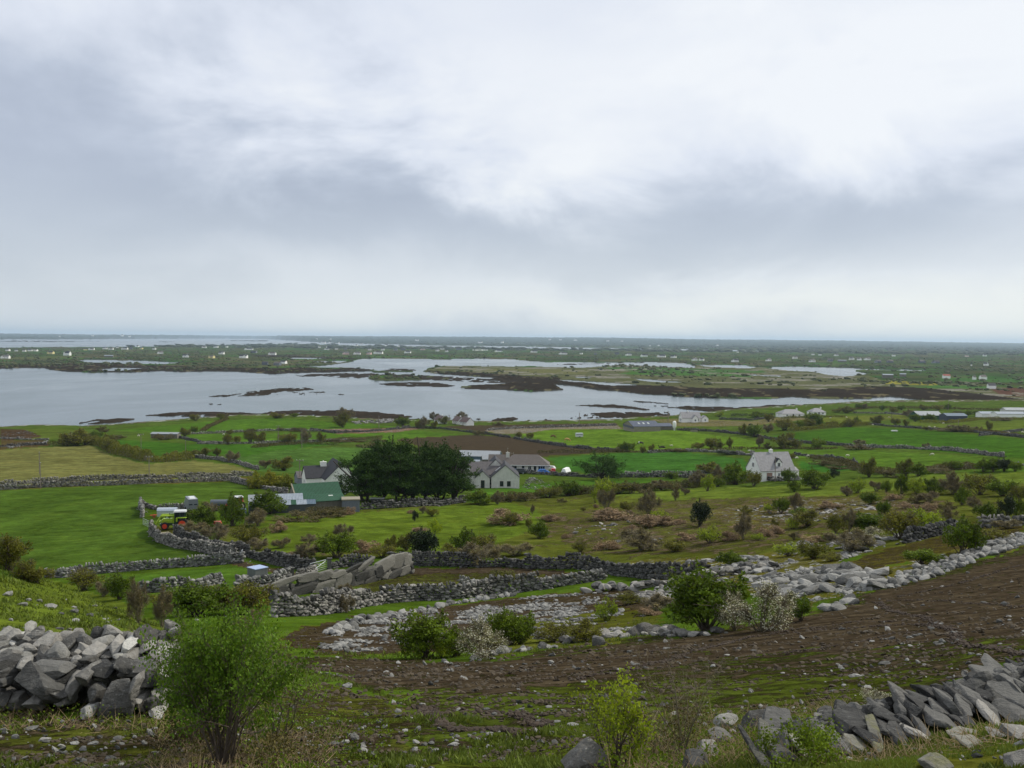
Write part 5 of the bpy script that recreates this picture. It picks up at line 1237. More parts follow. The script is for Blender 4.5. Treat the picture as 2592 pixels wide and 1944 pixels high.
RAW = {
 'a': (0,820,.2939, [(1680,835,70,60,'olive'),(1900,820,60,45,'olive'),(1945,810,50,35,'purple'),(1665,940,65,55,'green'),(1585,970,80,65,'olive'),(1980,950,50,35,'olive'),(2150,935,80,30,'bramble'),(1955,1040,80,85,'olive'),(2045,1030,50,70,'olive'),(2150,1020,110,90,'olive'),(640,1050,200,120,'olive'),(730,1045,120,90,'olive'),(820,1000,90,70,'green'),(880,930,80,45,'bramble'),(920,1000,70,45,'olive'),(1120,1110,100,60,'olive'),(1410,1000,150,50,'bramble'),(570,1050,120,60,'olive'),(1000,995,120,35,'bramble')]),
 'b': (640,820,.2984, [(790,830,130,95,'purple'),(760,880,110,110,'olive'),(1270,865,100,70,'green'),(1400,890,50,60,'olive'),(1450,890,80,80,'purple'),(1545,890,50,60,'olive'),(1535,820,60,60,'purple'),(1770,815,80,55,'purple'),(1630,850,90,60,'olive'),(240,905,60,30,'bramble'),(380,910,120,30,'bramble'),(65,1010,90,80,'olive'),(280,1010,120,85,'olive'),(450,1010,80,90,'purple'),(570,1005,70,75,'olive'),(690,1000,150,25,'bramble'),(870,1000,180,30,'bramble'),(1060,1000,100,30,'bramble'),(1000,1050,180,40,'bramble'),(1920,945,90,40,'bramble'),(1560,890,60,50,'olive'),(2080,860,70,25,'bramble'),(350,790,50,30,'green'),(190,800,120,40,'olive')]),
 'c': (1290,820,.2984, [(80,970,50,50,'olive'),(170,975,50,55,'olive'),(1000,1085,110,75,'green'),(1130,1095,50,50,'olive'),(1210,1090,50,60,'olive'),(1600,1065,80,60,'olive'),(1720,1065,120,90,'olive'),(1790,1060,70,50,'olive'),(1870,1050,50,75,'olive'),(1990,945,70,85,'olive'),(2080,960,110,95,'green'),(2120,1045,75,80,'purple'),(2190,920,80,60,'purple'),(1780,790,60,40,'lime'),(2110,795,130,45,'green'),(2200,830,60,70,'olive'),(2190,1060,50,50,'bramble'),(1870,1108,170,30,'dark'),(1450,1085,110,28,'bramble'),(930,1075,90,30,'bramble')]),
 'd': (1940,820,.2948, [(160,915,150,90,'olive'),(270,905,80,70,'green'),(370,900,100,80,'olive'),(450,890,80,80,'green'),(540,880,50,45,'olive'),(590,880,50,50,'olive'),(725,885,90,75,'olive'),(780,870,50,65,'green'),(965,865,90,70,'olive'),(1110,870,70,55,'olive'),(1195,875,45,45,'olive'),(410,840,130,70,'green'),(20,840,50,60,'olive'),(690,765,110,50,'olive'),(790,730,60,45,'green'),(845,730,50,45,'purple'),(995,745,40,45,'green'),(1165,740,60,40,'green'),(1090,765,60,40,'olive'),(1280,838,80,60,'green'),(1410,838,80,60,'green'),(1230,800,80,50,'purple'),(1540,830,70,50,'green'),(1910,910,50,65,'olive'),(150,1070,170,100,'olive'),(205,1000,70,60,'olive'),(260,1070,90,60,'olive'),(450,1075,120,85,'green'),(800,1045,90,45,'purple'),(790,1080,180,45,'bramble'),(1375,1075,55,45,'purple'),(1380,915,60,30,'bramble'),(1640,925,220,50,'bramble'),(1830,910,60,30,'bramble'),(1730,785,60,40,'green'),(1830,795,80,50,'green'),(1560,735,40,45,'green'),(1350,740,80,40,'olive'),(1480,740,80,40,'olive'),(600,760,60,30,'olive'),(1650,780,90,30,'bramble'),(2000,830,160,30,'bramble')]),
 'A': (0,1100,.2939, [(1730,790,220,160,'green'),(1990,790,160,240,'green'),(60,1170,300,260,'olive'),(200,1250,160,150,'olive'),(300,1275,200,130,'olive'),(700,1345,220,165,'olive'),(1480,215,140,60,'olive'),(1650,205,90,60,'olive'),(1760,185,120,60,'olive'),(1870,185,60,60,'olive'),(2010,240,110,80,'purple'),(1640,880,200,110,'purple'),(1850,930,200,130,'purple'),(2110,950,180,150,'olive'),(950,150,110,100,'olive'),(1420,395,110,25,'bramble'),(640,415,70,15,'bramble'),(1800,700,160,90,'purple')]),
 'B': (600,1100,.2939, [(240,290,90,70,'purple'),(400,310,160,100,'olive'),(270,690,260,175,'green'),(170,790,160,140,'purple'),(530,745,300,70,'bramble'),(800,710,200,55,'bramble'),(960,690,110,60,'bracken'),(370,840,130,80,'bracken'),(110,955,200,160,'olive'),(190,990,150,80,'purple'),(380,980,120,80,'purple'),(620,940,120,60,'purple'),(910,890,130,100,'purple'),(600,1060,160,100,'purple'),(850,1065,270,200,'green'),(1090,1010,200,90,'bracken'),(1240,1060,180,110,'olive'),(1330,1000,110,110,'olive'),(1530,745,50,85,'dark'),(1680,705,90,70,'olive'),(1600,680,80,60,'purple'),(1495,680,60,30,'bracken'),(1590,1100,230,250,'dark'),(1460,1000,110,130,'olive'),(1960,1020,170,180,'green'),(1830,1040,160,80,'olive'),(2130,1030,180,150,'olive'),(2100,1130,280,160,'purple'),(2080,605,200,110,'green'),(1570,830,120,30,'bracken'),(700,1010,140,60,'bracken'),(480,1060,160,50,'bracken')]),
 'C': (1200,1050,.3165, [(60,715,170,110,'green'),(190,715,100,80,'purple'),(290,700,120,60,'bramble'),(420,690,150,60,'bramble'),(590,665,170,90,'olive'),(750,650,180,110,'green'),(850,635,100,70,'bramble'),(970,705,60,120,'lime'),(1060,765,110,170,'purple'),(1050,640,150,120,'lime'),(1150,635,180,80,'olive'),(1270,630,160,80,'bramble'),(1380,615,100,60,'bramble'),(1500,600,130,60,'purple'),(1600,600,120,60,'bramble'),(1690,575,70,50,'green'),(1780,580,140,100,'purple'),(1870,612,80,120,'lime'),(1950,575,110,60,'green'),(2100,560,170,155,'green'),(1990,540,120,110,'purple'),(1880,470,160,75,'olive'),(1580,512,90,50,'green'),(1610,685,50,80,'purple'),(1690,640,60,50,'purple'),(1405,815,150,165,'purple'),(1480,825,110,60,'lime'),(1230,775,90,80,'olive'),(875,770,40,30,'olive'),(465,795,40,60,'purple'),(300,885,100,90,'olive'),(270,865,250,95,'bracken'),(440,910,40,80,'olive'),(525,990,130,120,'green'),(600,845,140,50,'bracken'),(1120,840,300,90,'bracken'),(1400,880,240,80,'bracken'),(1805,895,150,180,'dark'),(1890,1030,150,130,'lime'),(2160,1000,110,165,'purple'),(100,1105,220,190,'olive'),(330,1130,220,90,'purple'),(90,1190,220,110,'purple'),(850,1105,100,80,'olive'),(740,990,70,40,'bracken'),(1050,1080,170,70,'bracken'),(1350,1085,320,130,'purple'),(1600,1095,160,90,'olive'),(2060,1205,170,95,'green'),(970,745,50,30,'bracken'),(200,1330,170,85,'olive'),(2170,795,90,55,'olive'),(1600,880,160,60,'bracken'),(1700,1000,160,50,'bracken'),(2050,1000,160,60,'bracken'),(1250,930,120,50,'bracken'),(700,700,60,30,'bramble'),(1000,610,60,40,'bramble')]),
 'D': (1850,1050,.3355, [(50,540,140,155,'green'),(175,540,80,115,'olive'),(440,512,80,95,'green'),(480,580,80,75,'green'),(640,560,170,135,'green'),(780,475,60,60,'dark'),(960,590,100,105,'lime'),(1100,578,80,75,'purple'),(1175,588,60,85,'green'),(1290,598,90,140,'green'),(1420,600,120,120,'lime'),(1540,600,140,105,'green'),(1700,605,170,130,'purple'),(1890,605,170,145,'olive'),(2060,612,180,115,'green'),(2180,660,100,115,'olive'),(1060,672,110,80,'green'),(1000,650,40,60,'green'),(880,612,90,55,'purple'),(490,735,100,145,'purple'),(380,748,90,115,'green'),(290,740,70,60,'lime'),(1155,772,80,115,'green'),(590,840,180,105,'olive'),(530,770,120,60,'green'),(790,905,120,145,'olive'),(895,885,80,140,'purple'),(1040,870,230,115,'green'),(1290,935,230,190,'olive'),(1450,875,220,150,'lime'),(1650,800,100,80,'purple'),(1750,682,90,125,'green'),(1500,662,140,75,'purple'),(1400,662,100,60,'bramble'),(1950,800,140,115,'green'),(2080,800,120,165,'dark'),(2170,785,100,150,'green'),(1760,1040,230,230,'green'),(1450,1130,210,100,'green'),(630,1085,190,120,'olive'),(440,1065,150,95,'lime'),(770,960,120,70,'lime'),(900,1040,260,135,'purple'),(1040,945,170,80,'blossom'),(760,1105,120,60,'olive'),(460,860,70,80,'lime'),(210,950,80,50,'lime'),(110,940,130,145,'purple'),(330,860,70,60,'olive'),(480,945,100,60,'purple'),(1960,965,200,95,'olive'),(1155,1205,110,45,'olive'),(50,1135,100,65,'green'),(1050,470,120,125,'olive'),(1330,465,110,115,'olive'),(1420,462,110,85,'green'),(1680,418,110,65,'green'),(1910,428,110,85,'green'),(1990,432,110,95,'green'),(2070,428,110,85,'dark'),(2150,426,80,70,'green'),(440,345,70,60,'olive'),(700,385,140,45,'bramble'),(830,410,140,40,'bramble'),(950,420,70,25,'bramble'),(800,480,220,45,'bracken'),(1180,470,120,45,'bramble'),(1560,440,150,35,'bramble'),(1240,640,100,50,'bracken'),(760,700,140,40,'bracken'),(1330,710,160,45,'bracken'),(300,910,180,60,'bracken'),(100,860,140,40,'bracken'),(650,960,160,50,'bracken'),(1500,720,130,50,'bracken'),(2100,860,160,60,'purple'),(1850,720,110,80,'purple'),(1640,720,90,60,'bramble'),(1800,870,130,70,'olive')]),
 'L': (650,1400,.3279, [(1290,815,340,320,'green'),(1530,800,240,190,'green'),(1760,815,290,240,'blossom'),(1960,710,280,240,'green'),(690,460,110,110,'purple'),(1890,218,150,75,'olive'),(590,352,150,55,'olive'),(700,335,130,75,'purple'),(1430,815,120,140,'lime')]),
 'M': (1300,1400,.3279, [(1500,600,470,430,'green'),(1340,520,200,200,'olive'),(1930,600,380,300,'blossom'),(1720,595,240,250,'blossom'),(720,520,150,160,'lime'),(880,400,180,85,'olive'),(1110,460,230,105,'purple'),(300,690,200,130,'olive'),(540,690,220,140,'olive'),(50,705,150,180,'green'),(1070,480,140,50,'bracken')]),
 'N': (1892,1400,.3279, [(420,525,180,170,'green'),(1000,1195,230,110,'blossom'),(1010,1440,190,190,'dark')]),
 'K': (0,1450,.3165, [(1100,400,140,280,'purple'),(1290,440,150,250,'purple'),(950,215,150,195,'green'),(1560,350,380,240,'green'),(1850,330,360,250,'olive'),(2050,335,280,210,'olive'),(1450,300,180,170,'olive'),(820,190,120,110,'purple'),(1990,470,220,140,'purple'),(1300,280,160,120,'olive'),(420,1085,260,80,'bramble'),(120,1090,300,80,'bramble')]),
}
def build_bushes():
    seen = []
    n = 0
    for key in ('K', 'L', 'M', 'N', 'A', 'B', 'C', 'D', 'a', 'b', 'c', 'd'):
        ox, oy, s, L = RAW[key]
        for zx, zy, w, h, kind in L:
            px, py = ox+zx*s, oy+zy*s
            if any(abs(px-a) < 12 and abs(py-b) < 6 for a, b in seen): continue
            seen.append((px, py))
            bush(px, min(py, 1930), w*s, h*s, kind); n += 1
    print('bushes', n)
def hedge(pix, label, h, w, kind, seed=1, dens=60, leaf=.28, name='hedgerow'):
    r = np.random.default_rng(seed)
    t, x, y = polyline(pix, .8)
    g = gzs(x, y)
    L = t[-1]
    n = int(L*dens)
    tt = r.uniform(0, L, n)
    hh = h*(.45+.9*fbm(tt/5.0, tt*0, seed, 3))
    ang = np.interp(tt, t, np.unwrap(np.arctan2(np.gradient(y), np.gradient(x))))
    q = r.uniform(-1, 1, n)
    z = np.sqrt(np.maximum(1-q*q, 0))*(r.random(n)**.45)
    X = np.interp(tt, t, x)-np.sin(ang)*q*w*.5*(.7+.6*fbm(tt/3, tt*0+5, seed)); Y = np.interp(tt, t, y)+np.cos(ang)*q*w*.5
    Z = np.interp(tt, t, g)+z*hh
    c = np.array([x.mean(), y.mean(), g.mean()])
    V, Fc = quads(np.stack([X, Y, Z], 1)-c, leaf*r.uniform(.6, 1.4, n), r, .7)
    m2 = int(n*.12)
    k = r.integers(0, n, m2)
    p0 = np.stack([X[k], Y[k], Z[k]*0+np.interp(tt[k], t, g)-.1], 1)-c; p1 = np.stack([X[k]+r.normal(0, .2, m2), Y[k]+r.normal(0, .2, m2), Z[k]+.2], 1)-c
    TV, TF = tubes(p0, p1, .03, .012)
    me = mesh_np(name, np.concatenate([V, TV]), [Fc, TF+len(V)], [LEAF[kind], M_TWIGP], False, np.concatenate([np.zeros(len(Fc)), np.ones(len(TF))]))
    return add_prop(obj(name, me, None, c), label, 'hedge')
HEDGES = [
 ([(228,1122),(262,1130),(300,1150),(340,1158),(378,1168)], 'thick dark hedge along the yellow-green field', 4.2, 5, 'olive', .4),
 ([(378,1170),(430,1168),(480,1162)], 'hedge joining the thick hedge to the field wall', 3.0, 4, 'olive', .4),
 ([(120,1128),(170,1126),(225,1122)], 'low hedge at the top of the yellow-green field', 2.4, 4, 'bramble', .4),
 ([(512,1092),(530,1080),(555,1070),(575,1062)], 'brown hedge climbing between two shore fields', 2.0, 3, 'bramble', .45),
 ([(640,1134),(700,1128),(760,1124),(860,1126)], 'bramble hedge behind the emerald field', 1.8, 3, 'bramble', .4),
 ([(800,1116),(860,1116),(930,1112),(970,1110)], 'bramble bank behind the cypress clump', 1.8, 3, 'bramble', .4),
 ([(1360,1147),(1430,1146),(1520,1145),(1580,1145)], 'brown bank between bungalow field and cattle field', 1.8, 4, 'bramble', .4),
 ([(1560,1144),(1640,1146),(1700,1144),(1800,1140),(1880,1138)], 'bramble bank on the cattle field wall', 1.4, 3, 'bramble', .4),
 ([(1870,1138),(1960,1136),(2060,1138),(2120,1137)], 'dark hedge foot under the row of field thorns', 1.3, 3, 'bramble', .4),
 ([(2000,1092),(2060,1086),(2140,1080),(2200,1076)], 'thick mixed hedge above the broad field', 2.6, 5, 'olive', .45),
 ([(2380,1090),(2440,1092),(2500,1097),(2580,1106)], 'bramble hedge above the field with the trough', 1.8, 4, 'bramble', .45),
 ([(2050,1162),(2090,1166),(2130,1175),(2180,1186)], 'dark bramble hedge beyond the dormer house', 2.0, 3, 'bramble', .35),
 ([(2180,1196),(2260,1200),(2340,1196),(2420,1190),(2480,1186)], 'mixed hedge along the top of the heath', 2.0, 4, 'bramble', .3),
 ([(1245,1270),(1300,1266),(1370,1258)], 'bramble hedge under the grey unfinished house lawn', 1.9, 3, 'bramble', .22),
 ([(1400,1252),(1480,1250),(1560,1244),(1640,1238),(1740,1236)], 'long mixed hedge between lawn and heath', 2.2, 3.5, 'bramble', .22),
 ([(1740,1236),(1800,1228),(1860,1224),(1900,1218)], 'hedge running up to the white dormer house', 2.4, 3.5, 'olive', .22),
 ([(780,1310),(830,1306),(880,1300)], 'hedge at the foot of the stone outhouse', 1.8, 3, 'bramble', .22),
 ([(2330,1070),(2400,1072),(2480,1062),(2592,1062)], 'dark hedge in front of the long white-roofed sheds', 2.2, 5, 'olive', .5),
 ([(2120,1040),(2200,1034),(2320,1034),(2420,1036),(2560,1040)], 'scrubby hedge along the inlet shore', 2.0, 5, 'bramble', .6),
 ([(1980,1060),(2060,1056),(2140,1056)], 'garden hedge below the hipped cottage', 2.0, 4, 'olive', .5),
 ([(1850,1054),(1920,1053),(1960,1052)], 'neat dark garden hedge by the water', 2.0, 3, 'dark', .5),
]
def cypress_mesh(seed, H=12.5, W=10.0, lumps=60, nleaf=20000, leaf=.34, trunks=3, zlow=.15, fan=True):
    r = np.random.default_rng(seed)
    C = []; 
    for i in range(lumps):
        th = r.uniform(0, 6.283); q = r.random()**.5
        zt = r.random()**.8
        z = zlow+(1-zlow)*(zt*(1-.42*q*q))
        wz = .74+.26*math.sin(min(1, (z-zlow)/(1-zlow)+.18)*math.pi*.75) if fan else 1
        C.append((math.cos(th)*q*W*.45*wz, math.sin(th)*q*W*.45*wz, z*H*.93))
    C = np.array(C); Rr = r.uniform(.7, 1.45, lumps)*W/10
    k = r.choice(lumps, nleaf, p=(Rr**2)/(Rr**2).sum())
    d = r.normal(size=(nleaf, 3)); d[:, 2] = np.abs(d[:, 2])*.8-.15; d /= np.linalg.norm(d, axis=1, keepdims=True)
    P = C[k]+d*(Rr[k]*(.4+.75*r.random(nleaf)**.55))[:, None]*np.array([1.15, 1.15, .75])
    # upward, outward pointing sprays
    ns = 420
    j = r.choice(lumps, ns)
    dirs = C[j]-np.array([0, 0, H*.25]); dirs /= np.linalg.norm(dirs, axis=1, keepdims=True); dirs += r.normal(size=dirs.shape)*.35; dirs[:, 2] += .35; dirs /= np.linalg.norm(dirs, axis=1, keepdims=True)
    t = r.random((ns, 9, 1))
    b0 = C[j]+dirs*Rr[j][:, None]*.6
    SP = (b0[:, None]+dirs[:, None]*t*1.5*(W/10)+r.normal(size=(ns, 9, 3))*.12*(1-t)).reshape(-1, 3)
    P = np.concatenate([P, SP])
    # drop the cards low under the crown
    P = P[P[:, 2] > zlow*H*.6]
    V, Fc = quads(P, leaf*r.uniform(.55, 1.3, len(P)), r, .45, .6)
    p0, p1, r0, r1 = [], [], [], []
    for q in range(trunks):
        a = r.uniform(0, 6.28); bx, by = math.cos(a)*.35, math.sin(a)*.35
        cur = np.array([bx, by, -.5]); rr_ = r.uniform(.20, .34)
        dirv = np.array([math.cos(a)*.35, math.sin(a)*.35, 1.0])
        for s in range(5):
            nx = cur+dirv*H*.15*r.uniform(.8, 1.1)+r.normal(size=3)*.12
            p0.append(cur); p1.append(nx); r0.append(rr_); r1.append(rr_*.8); cur = nx; rr_ *= .8
            dirv = dirv+r.normal(size=3)*.15
    for i in range(lumps):
        z0_ = r.uniform(.08, .3)*H
        st = np.array([r.normal(0, .3), r.normal(0, .3), z0_])
        md = st*.5+C[i]*.5-np.array([0, 0, .05*H])
        p0 += [st, md]; p1 += [md, C[i]]; r0 += [.12, .09]; r1 += [.09, .04]
    TV, TF = tubes(np.array(p0), np.array(p1), np.array(r0), np.array(r1))
    return mesh_np('crown', V, Fc, [LEAF['cypress']]), mesh_np('trunk', TV, TF, [M_TRUNK])
def build_trees():
    pro = [cypress_mesh(50+i) for i in range(3)]
    spots = [(926,1268,1.0,.94,'cypress tree at the barn end of the dark clump'),(962,1270,.98,1.04,'cypress with paired trunks, second from the barn'),(1006,1270,.98,1.05,'cypress in the heart of the dark clump, fan of many stems'),
             (1036,1268,1.08,1.10,'straight-trunked cypress at the middle of the dark clump'),(1082,1267,1.02,1.0,'cypress with forked trunk toward the unfinished house'),(1114,1266,.98,.97,'cypress second from the unfinished house end'),(1148,1262,.88,.84,'cypress leaning out at the unfinished house end of the clump')]
    for i, (px, py, ws, hs_, lab) in enumerate(spots):
        g = G(px, py)
        root = empty('cypress_tree', g, i*1.3)
        sc = g.y/215*1.0
        for nme, me in (('crown', pro[i % 3][0]), ('trunk', pro[i % 3][1])):
            o = bpy.data.objects.new(nme, me); o.scale = (ws*sc*1.16, ws*sc*1.16, hs_*sc*1.05); link(o, root)
        add_prop(root, lab, 'tree', 'dark cypress trees in a clump')
    cr, tk = cypress_mesh(77, 6.6, 13.5, 34, 9000, .34, 2, .16, False)
    g = G(1520, 1214)
    root = empty('spreading_cypress', g, .4); s = g.y/290
    for nme, me in (('crown', cr), ('trunk', tk)):
        o = bpy.data.objects.new(nme, me); o.scale = (s*1.0, s*1.0, s*1.0); link(o, root)
    add_prop(root, 'lone wide-spreading dark cypress beside the white covered boat', 'tree')
    # golden clipped shrubs
    for (px, py, w, h, kd, lab) in [(655,1236,52,44,'gold','dark end bush of the golden conifer hedge'),(688,1236,54,46,'gold','bright yellow-topped conifer in the golden hedge'),(722,1238,46,40,'gold','golden conifer beside the telephone pole')]:
        g = G(px, py); s = g.y/FPX
        (V, Fc), (TV, TF) = bush_parts(px, 'gold', nleaf=4200, leaf=.06, lumps=16, z0=.06, spread=.36, twigs=0)
        root = empty('golden_conifer', g)
        for nme, me in (('foliage', mesh_np('foliage', V, Fc, [LEAF['gold']])), ('stem', mesh_np('stem', TV, TF, [M_TRUNK]))):
            o = bpy.data.objects.new(nme, me); o.scale = (w*s*1.15, w*s*1.15, h*s*1.05); link(o, root)
        add_prop(root, lab, 'hedge plant', 'golden conifer hedge by the barn')
    # thorn tree with a clear stem
    for (px, py, w, h, lab, kd) in [(600+1705*.2939,1100+898*.2939,42,56,'small pale thorn tree with a clear stem on the green pasture','lime')]:
        g = G(px, py); s = g.y/FPX
        (V, Fc), _ = bush_parts(5, kd, nleaf=2200, leaf=.05, lumps=13, z0=.35, spread=.38)
        TV, TF = tubes([(0, 0, -.05), (0, 0, .28), (0, 0, .28), (0, 0, .28), (0, 0, .28)], [(0, 0, .28), (.2, .1, .6), (-.2, -.1, .6), (.05, -.2, .6), (0, .15, .7)], np.array([.03, .02, .02, .02, .02]), np.array([.02, .008, .008, .008, .008]))
        root = empty('thorn_tree', g)
        for nme, me in (('crown', mesh_np('crown', V, Fc, [LEAF[kd]])), ('trunk', mesh_np('trunk', TV, TF, [M_TRUNK]))):
            o = bpy.data.objects.new(nme, me); o.scale = (w*s, w*s, h*s); link(o, root)
        add_prop(root, lab, 'tree')
def grow(seed, H, W, nstem, depth, leaf, per, kinds, bare=0.0, arch=.3, r0=.02, twl=.22):
    """recursive shrub in metres: stems from the ground, forking; leaves cluster on the outer twigs"""
    r = np.random.default_rng(seed)
    p0, p1, ra, rb, LP = [], [], [], [], []
    def rec(p, d, l, rr_, dep):
        nseg = 3
        for s in range(nseg):
            d2 = d+r.normal(size=3)*.16; d2[2] += .05; d2 /= np.linalg.norm(d2)
            q = p+d2*l/nseg
            p0.append(p); p1.append(q); ra.append(rr_); rb.append(rr_*.85)
            rr_ *= .85; p = q; d = d2
            if dep <= 1 and r.random() > bare:
                for _ in range(per): LP.append(p+r.normal(size=3)*.045)
            if dep > 0 and s >= 1 or dep == 1:
                for _ in range(1 if dep > 1 else 2):
                    dd = d+r.normal(size=3)*.55; dd /= np.linalg.norm(dd)
                    rec(p, dd, l*r.uniform(.5, .75), rr_*.6, dep-1)
        if dep > 0: rec(p, d, l*.7, rr_*.8, dep-1)
    for i in range(nstem):
        a = r.uniform(0, 6.283); q = r.random()*.9
        d = np.array([math.cos(a)*q*W/H*.95, math.sin(a)*q*W/H*.95, 1.0]); d /= np.linalg.norm(d)
        rec(np.array([math.cos(a)*.12*q, math.sin(a)*.12*q, -.05]), d, H*.40*r.uniform(.8, 1.15), r0*r.uniform(.7, 1.2), depth)
    TV, TF = tubes(np.array(p0), np.array(p1), np.array(ra), np.array(rb))
    if LP:
        LP = np.array(LP)
        V, Fc = quads(LP, leaf*r.uniform(.6, 1.35, len(LP)), r, .7)
    else: V, Fc = np.zeros((0, 3)), np.zeros((0, 4), int)
    print('grow', seed, len(TF), len(Fc))
    return V, Fc, TV, TF
def shrub(px, py, seed, H, W, nstem, depth, leaf, per, mat, tw, name, label, cat='shrub', sx=1.0, **kw):
    g = G(px, py)
    V, Fc, TV, TF = grow(seed, H, W, nstem, depth, leaf, per, None, **kw)
    root = empty(name, g)
    V = V*np.array([sx, sx, 1]); TV = TV*np.array([sx, sx, 1])
    if len(Fc): obj('foliage', mesh_np('foliage', V, Fc, [LEAF[mat]]), root)
    obj('stem', mesh_np('stem', TV, TF, [tw]), root)
    add_prop(root, label, cat)
    return root
def build_near_shrubs():
    shrub(565, 1935, 11, 2.0, 1.1, 24, 3, .046, 3, 'shrub', M_TWIG, 'hawthorn_shrub', 'big hawthorn shrub in fresh leaf beside the tumbled wall', bare=.12, sx=.78)
    shrub(500, 1890, 12, 1.9, .6, 12, 3, .038, 4, 'shrub', M_TWIG, 'hawthorn_shrub', 'leafy hawthorn stem behind the big shrub, nearer the tumbled wall', bare=.3, sx=.7)
    shrub(690, 1910, 13, 1.7, .9, 7, 3, .036, 2, 'shrub', M_TWIGP, 'hawthorn_shrub', 'thin arching hawthorn branches reaching over the ploughed edge', bare=.45)
    shrub(1560, 1945, 14, 1.15, .55, 8, 3, .042, 3, 'sap', M_TWIG, 'lime_sapling', 'lime-green young sapling at the edge of the churned earth', 'sapling', bare=.45, sx=.85)
    shrub(1740, 1905, 15, 1.6, .5, 6, 3, .02, 1, 'purple', M_TWIGP, 'bare_shrub', 'bare twiggy shrub beside the lime-green sapling', bare=.9, r0=.012)
    shrub(1700, 1905, 16, .95, .9, 12, 3, .03, 1, 'bramble', M_TWIGP, 'bramble_tangle', 'brown bramble tangle at the foot of the bare shrub', bare=.5, r0=.008)
    shrub(480, 1935, 17, .7, 1.3, 12, 3, .03, 1, 'bramble', M_TWIGP, 'bramble_tangle', 'low bramble tangle at the foot of the big hawthorn shrub', bare=.3, r0=.006)
    shrub(700, 1940, 18, .5, 1.2, 12, 3, .03, 1, 'bramble', M_TWIGP, 'bramble_tangle', 'dry bramble stalks in front of the stony turf patch', bare=.5, r0=.005)
    shrub(2020, 1935, 19, .5, 1.0, 10, 3, .03, 2, 'green', M_TWIG, 'bramble_tangle', 'green bramble over the lowest stones of the slab wall', bare=.2, r0=.005)
def scatter_ground(n, ymin, ymax, seed, power=1.6, umax=.56):
    r = np.random.default_rng(seed)
    t = r.random(n)
    Y = (ymin**(1-power)+t*(ymax**(1-power)-ymin**(1-power)))**(1/(1-power))
    X = r.uniform(-umax, umax, n)*Y
    Z = gzs(X, Y)
    px, py = proj(X, Y, Z)
    return X, Y, Z, px, py
SOILP = [ZONES[i][0] for i in range(len(ZONES)) if ZONES[i][2] >= .48]
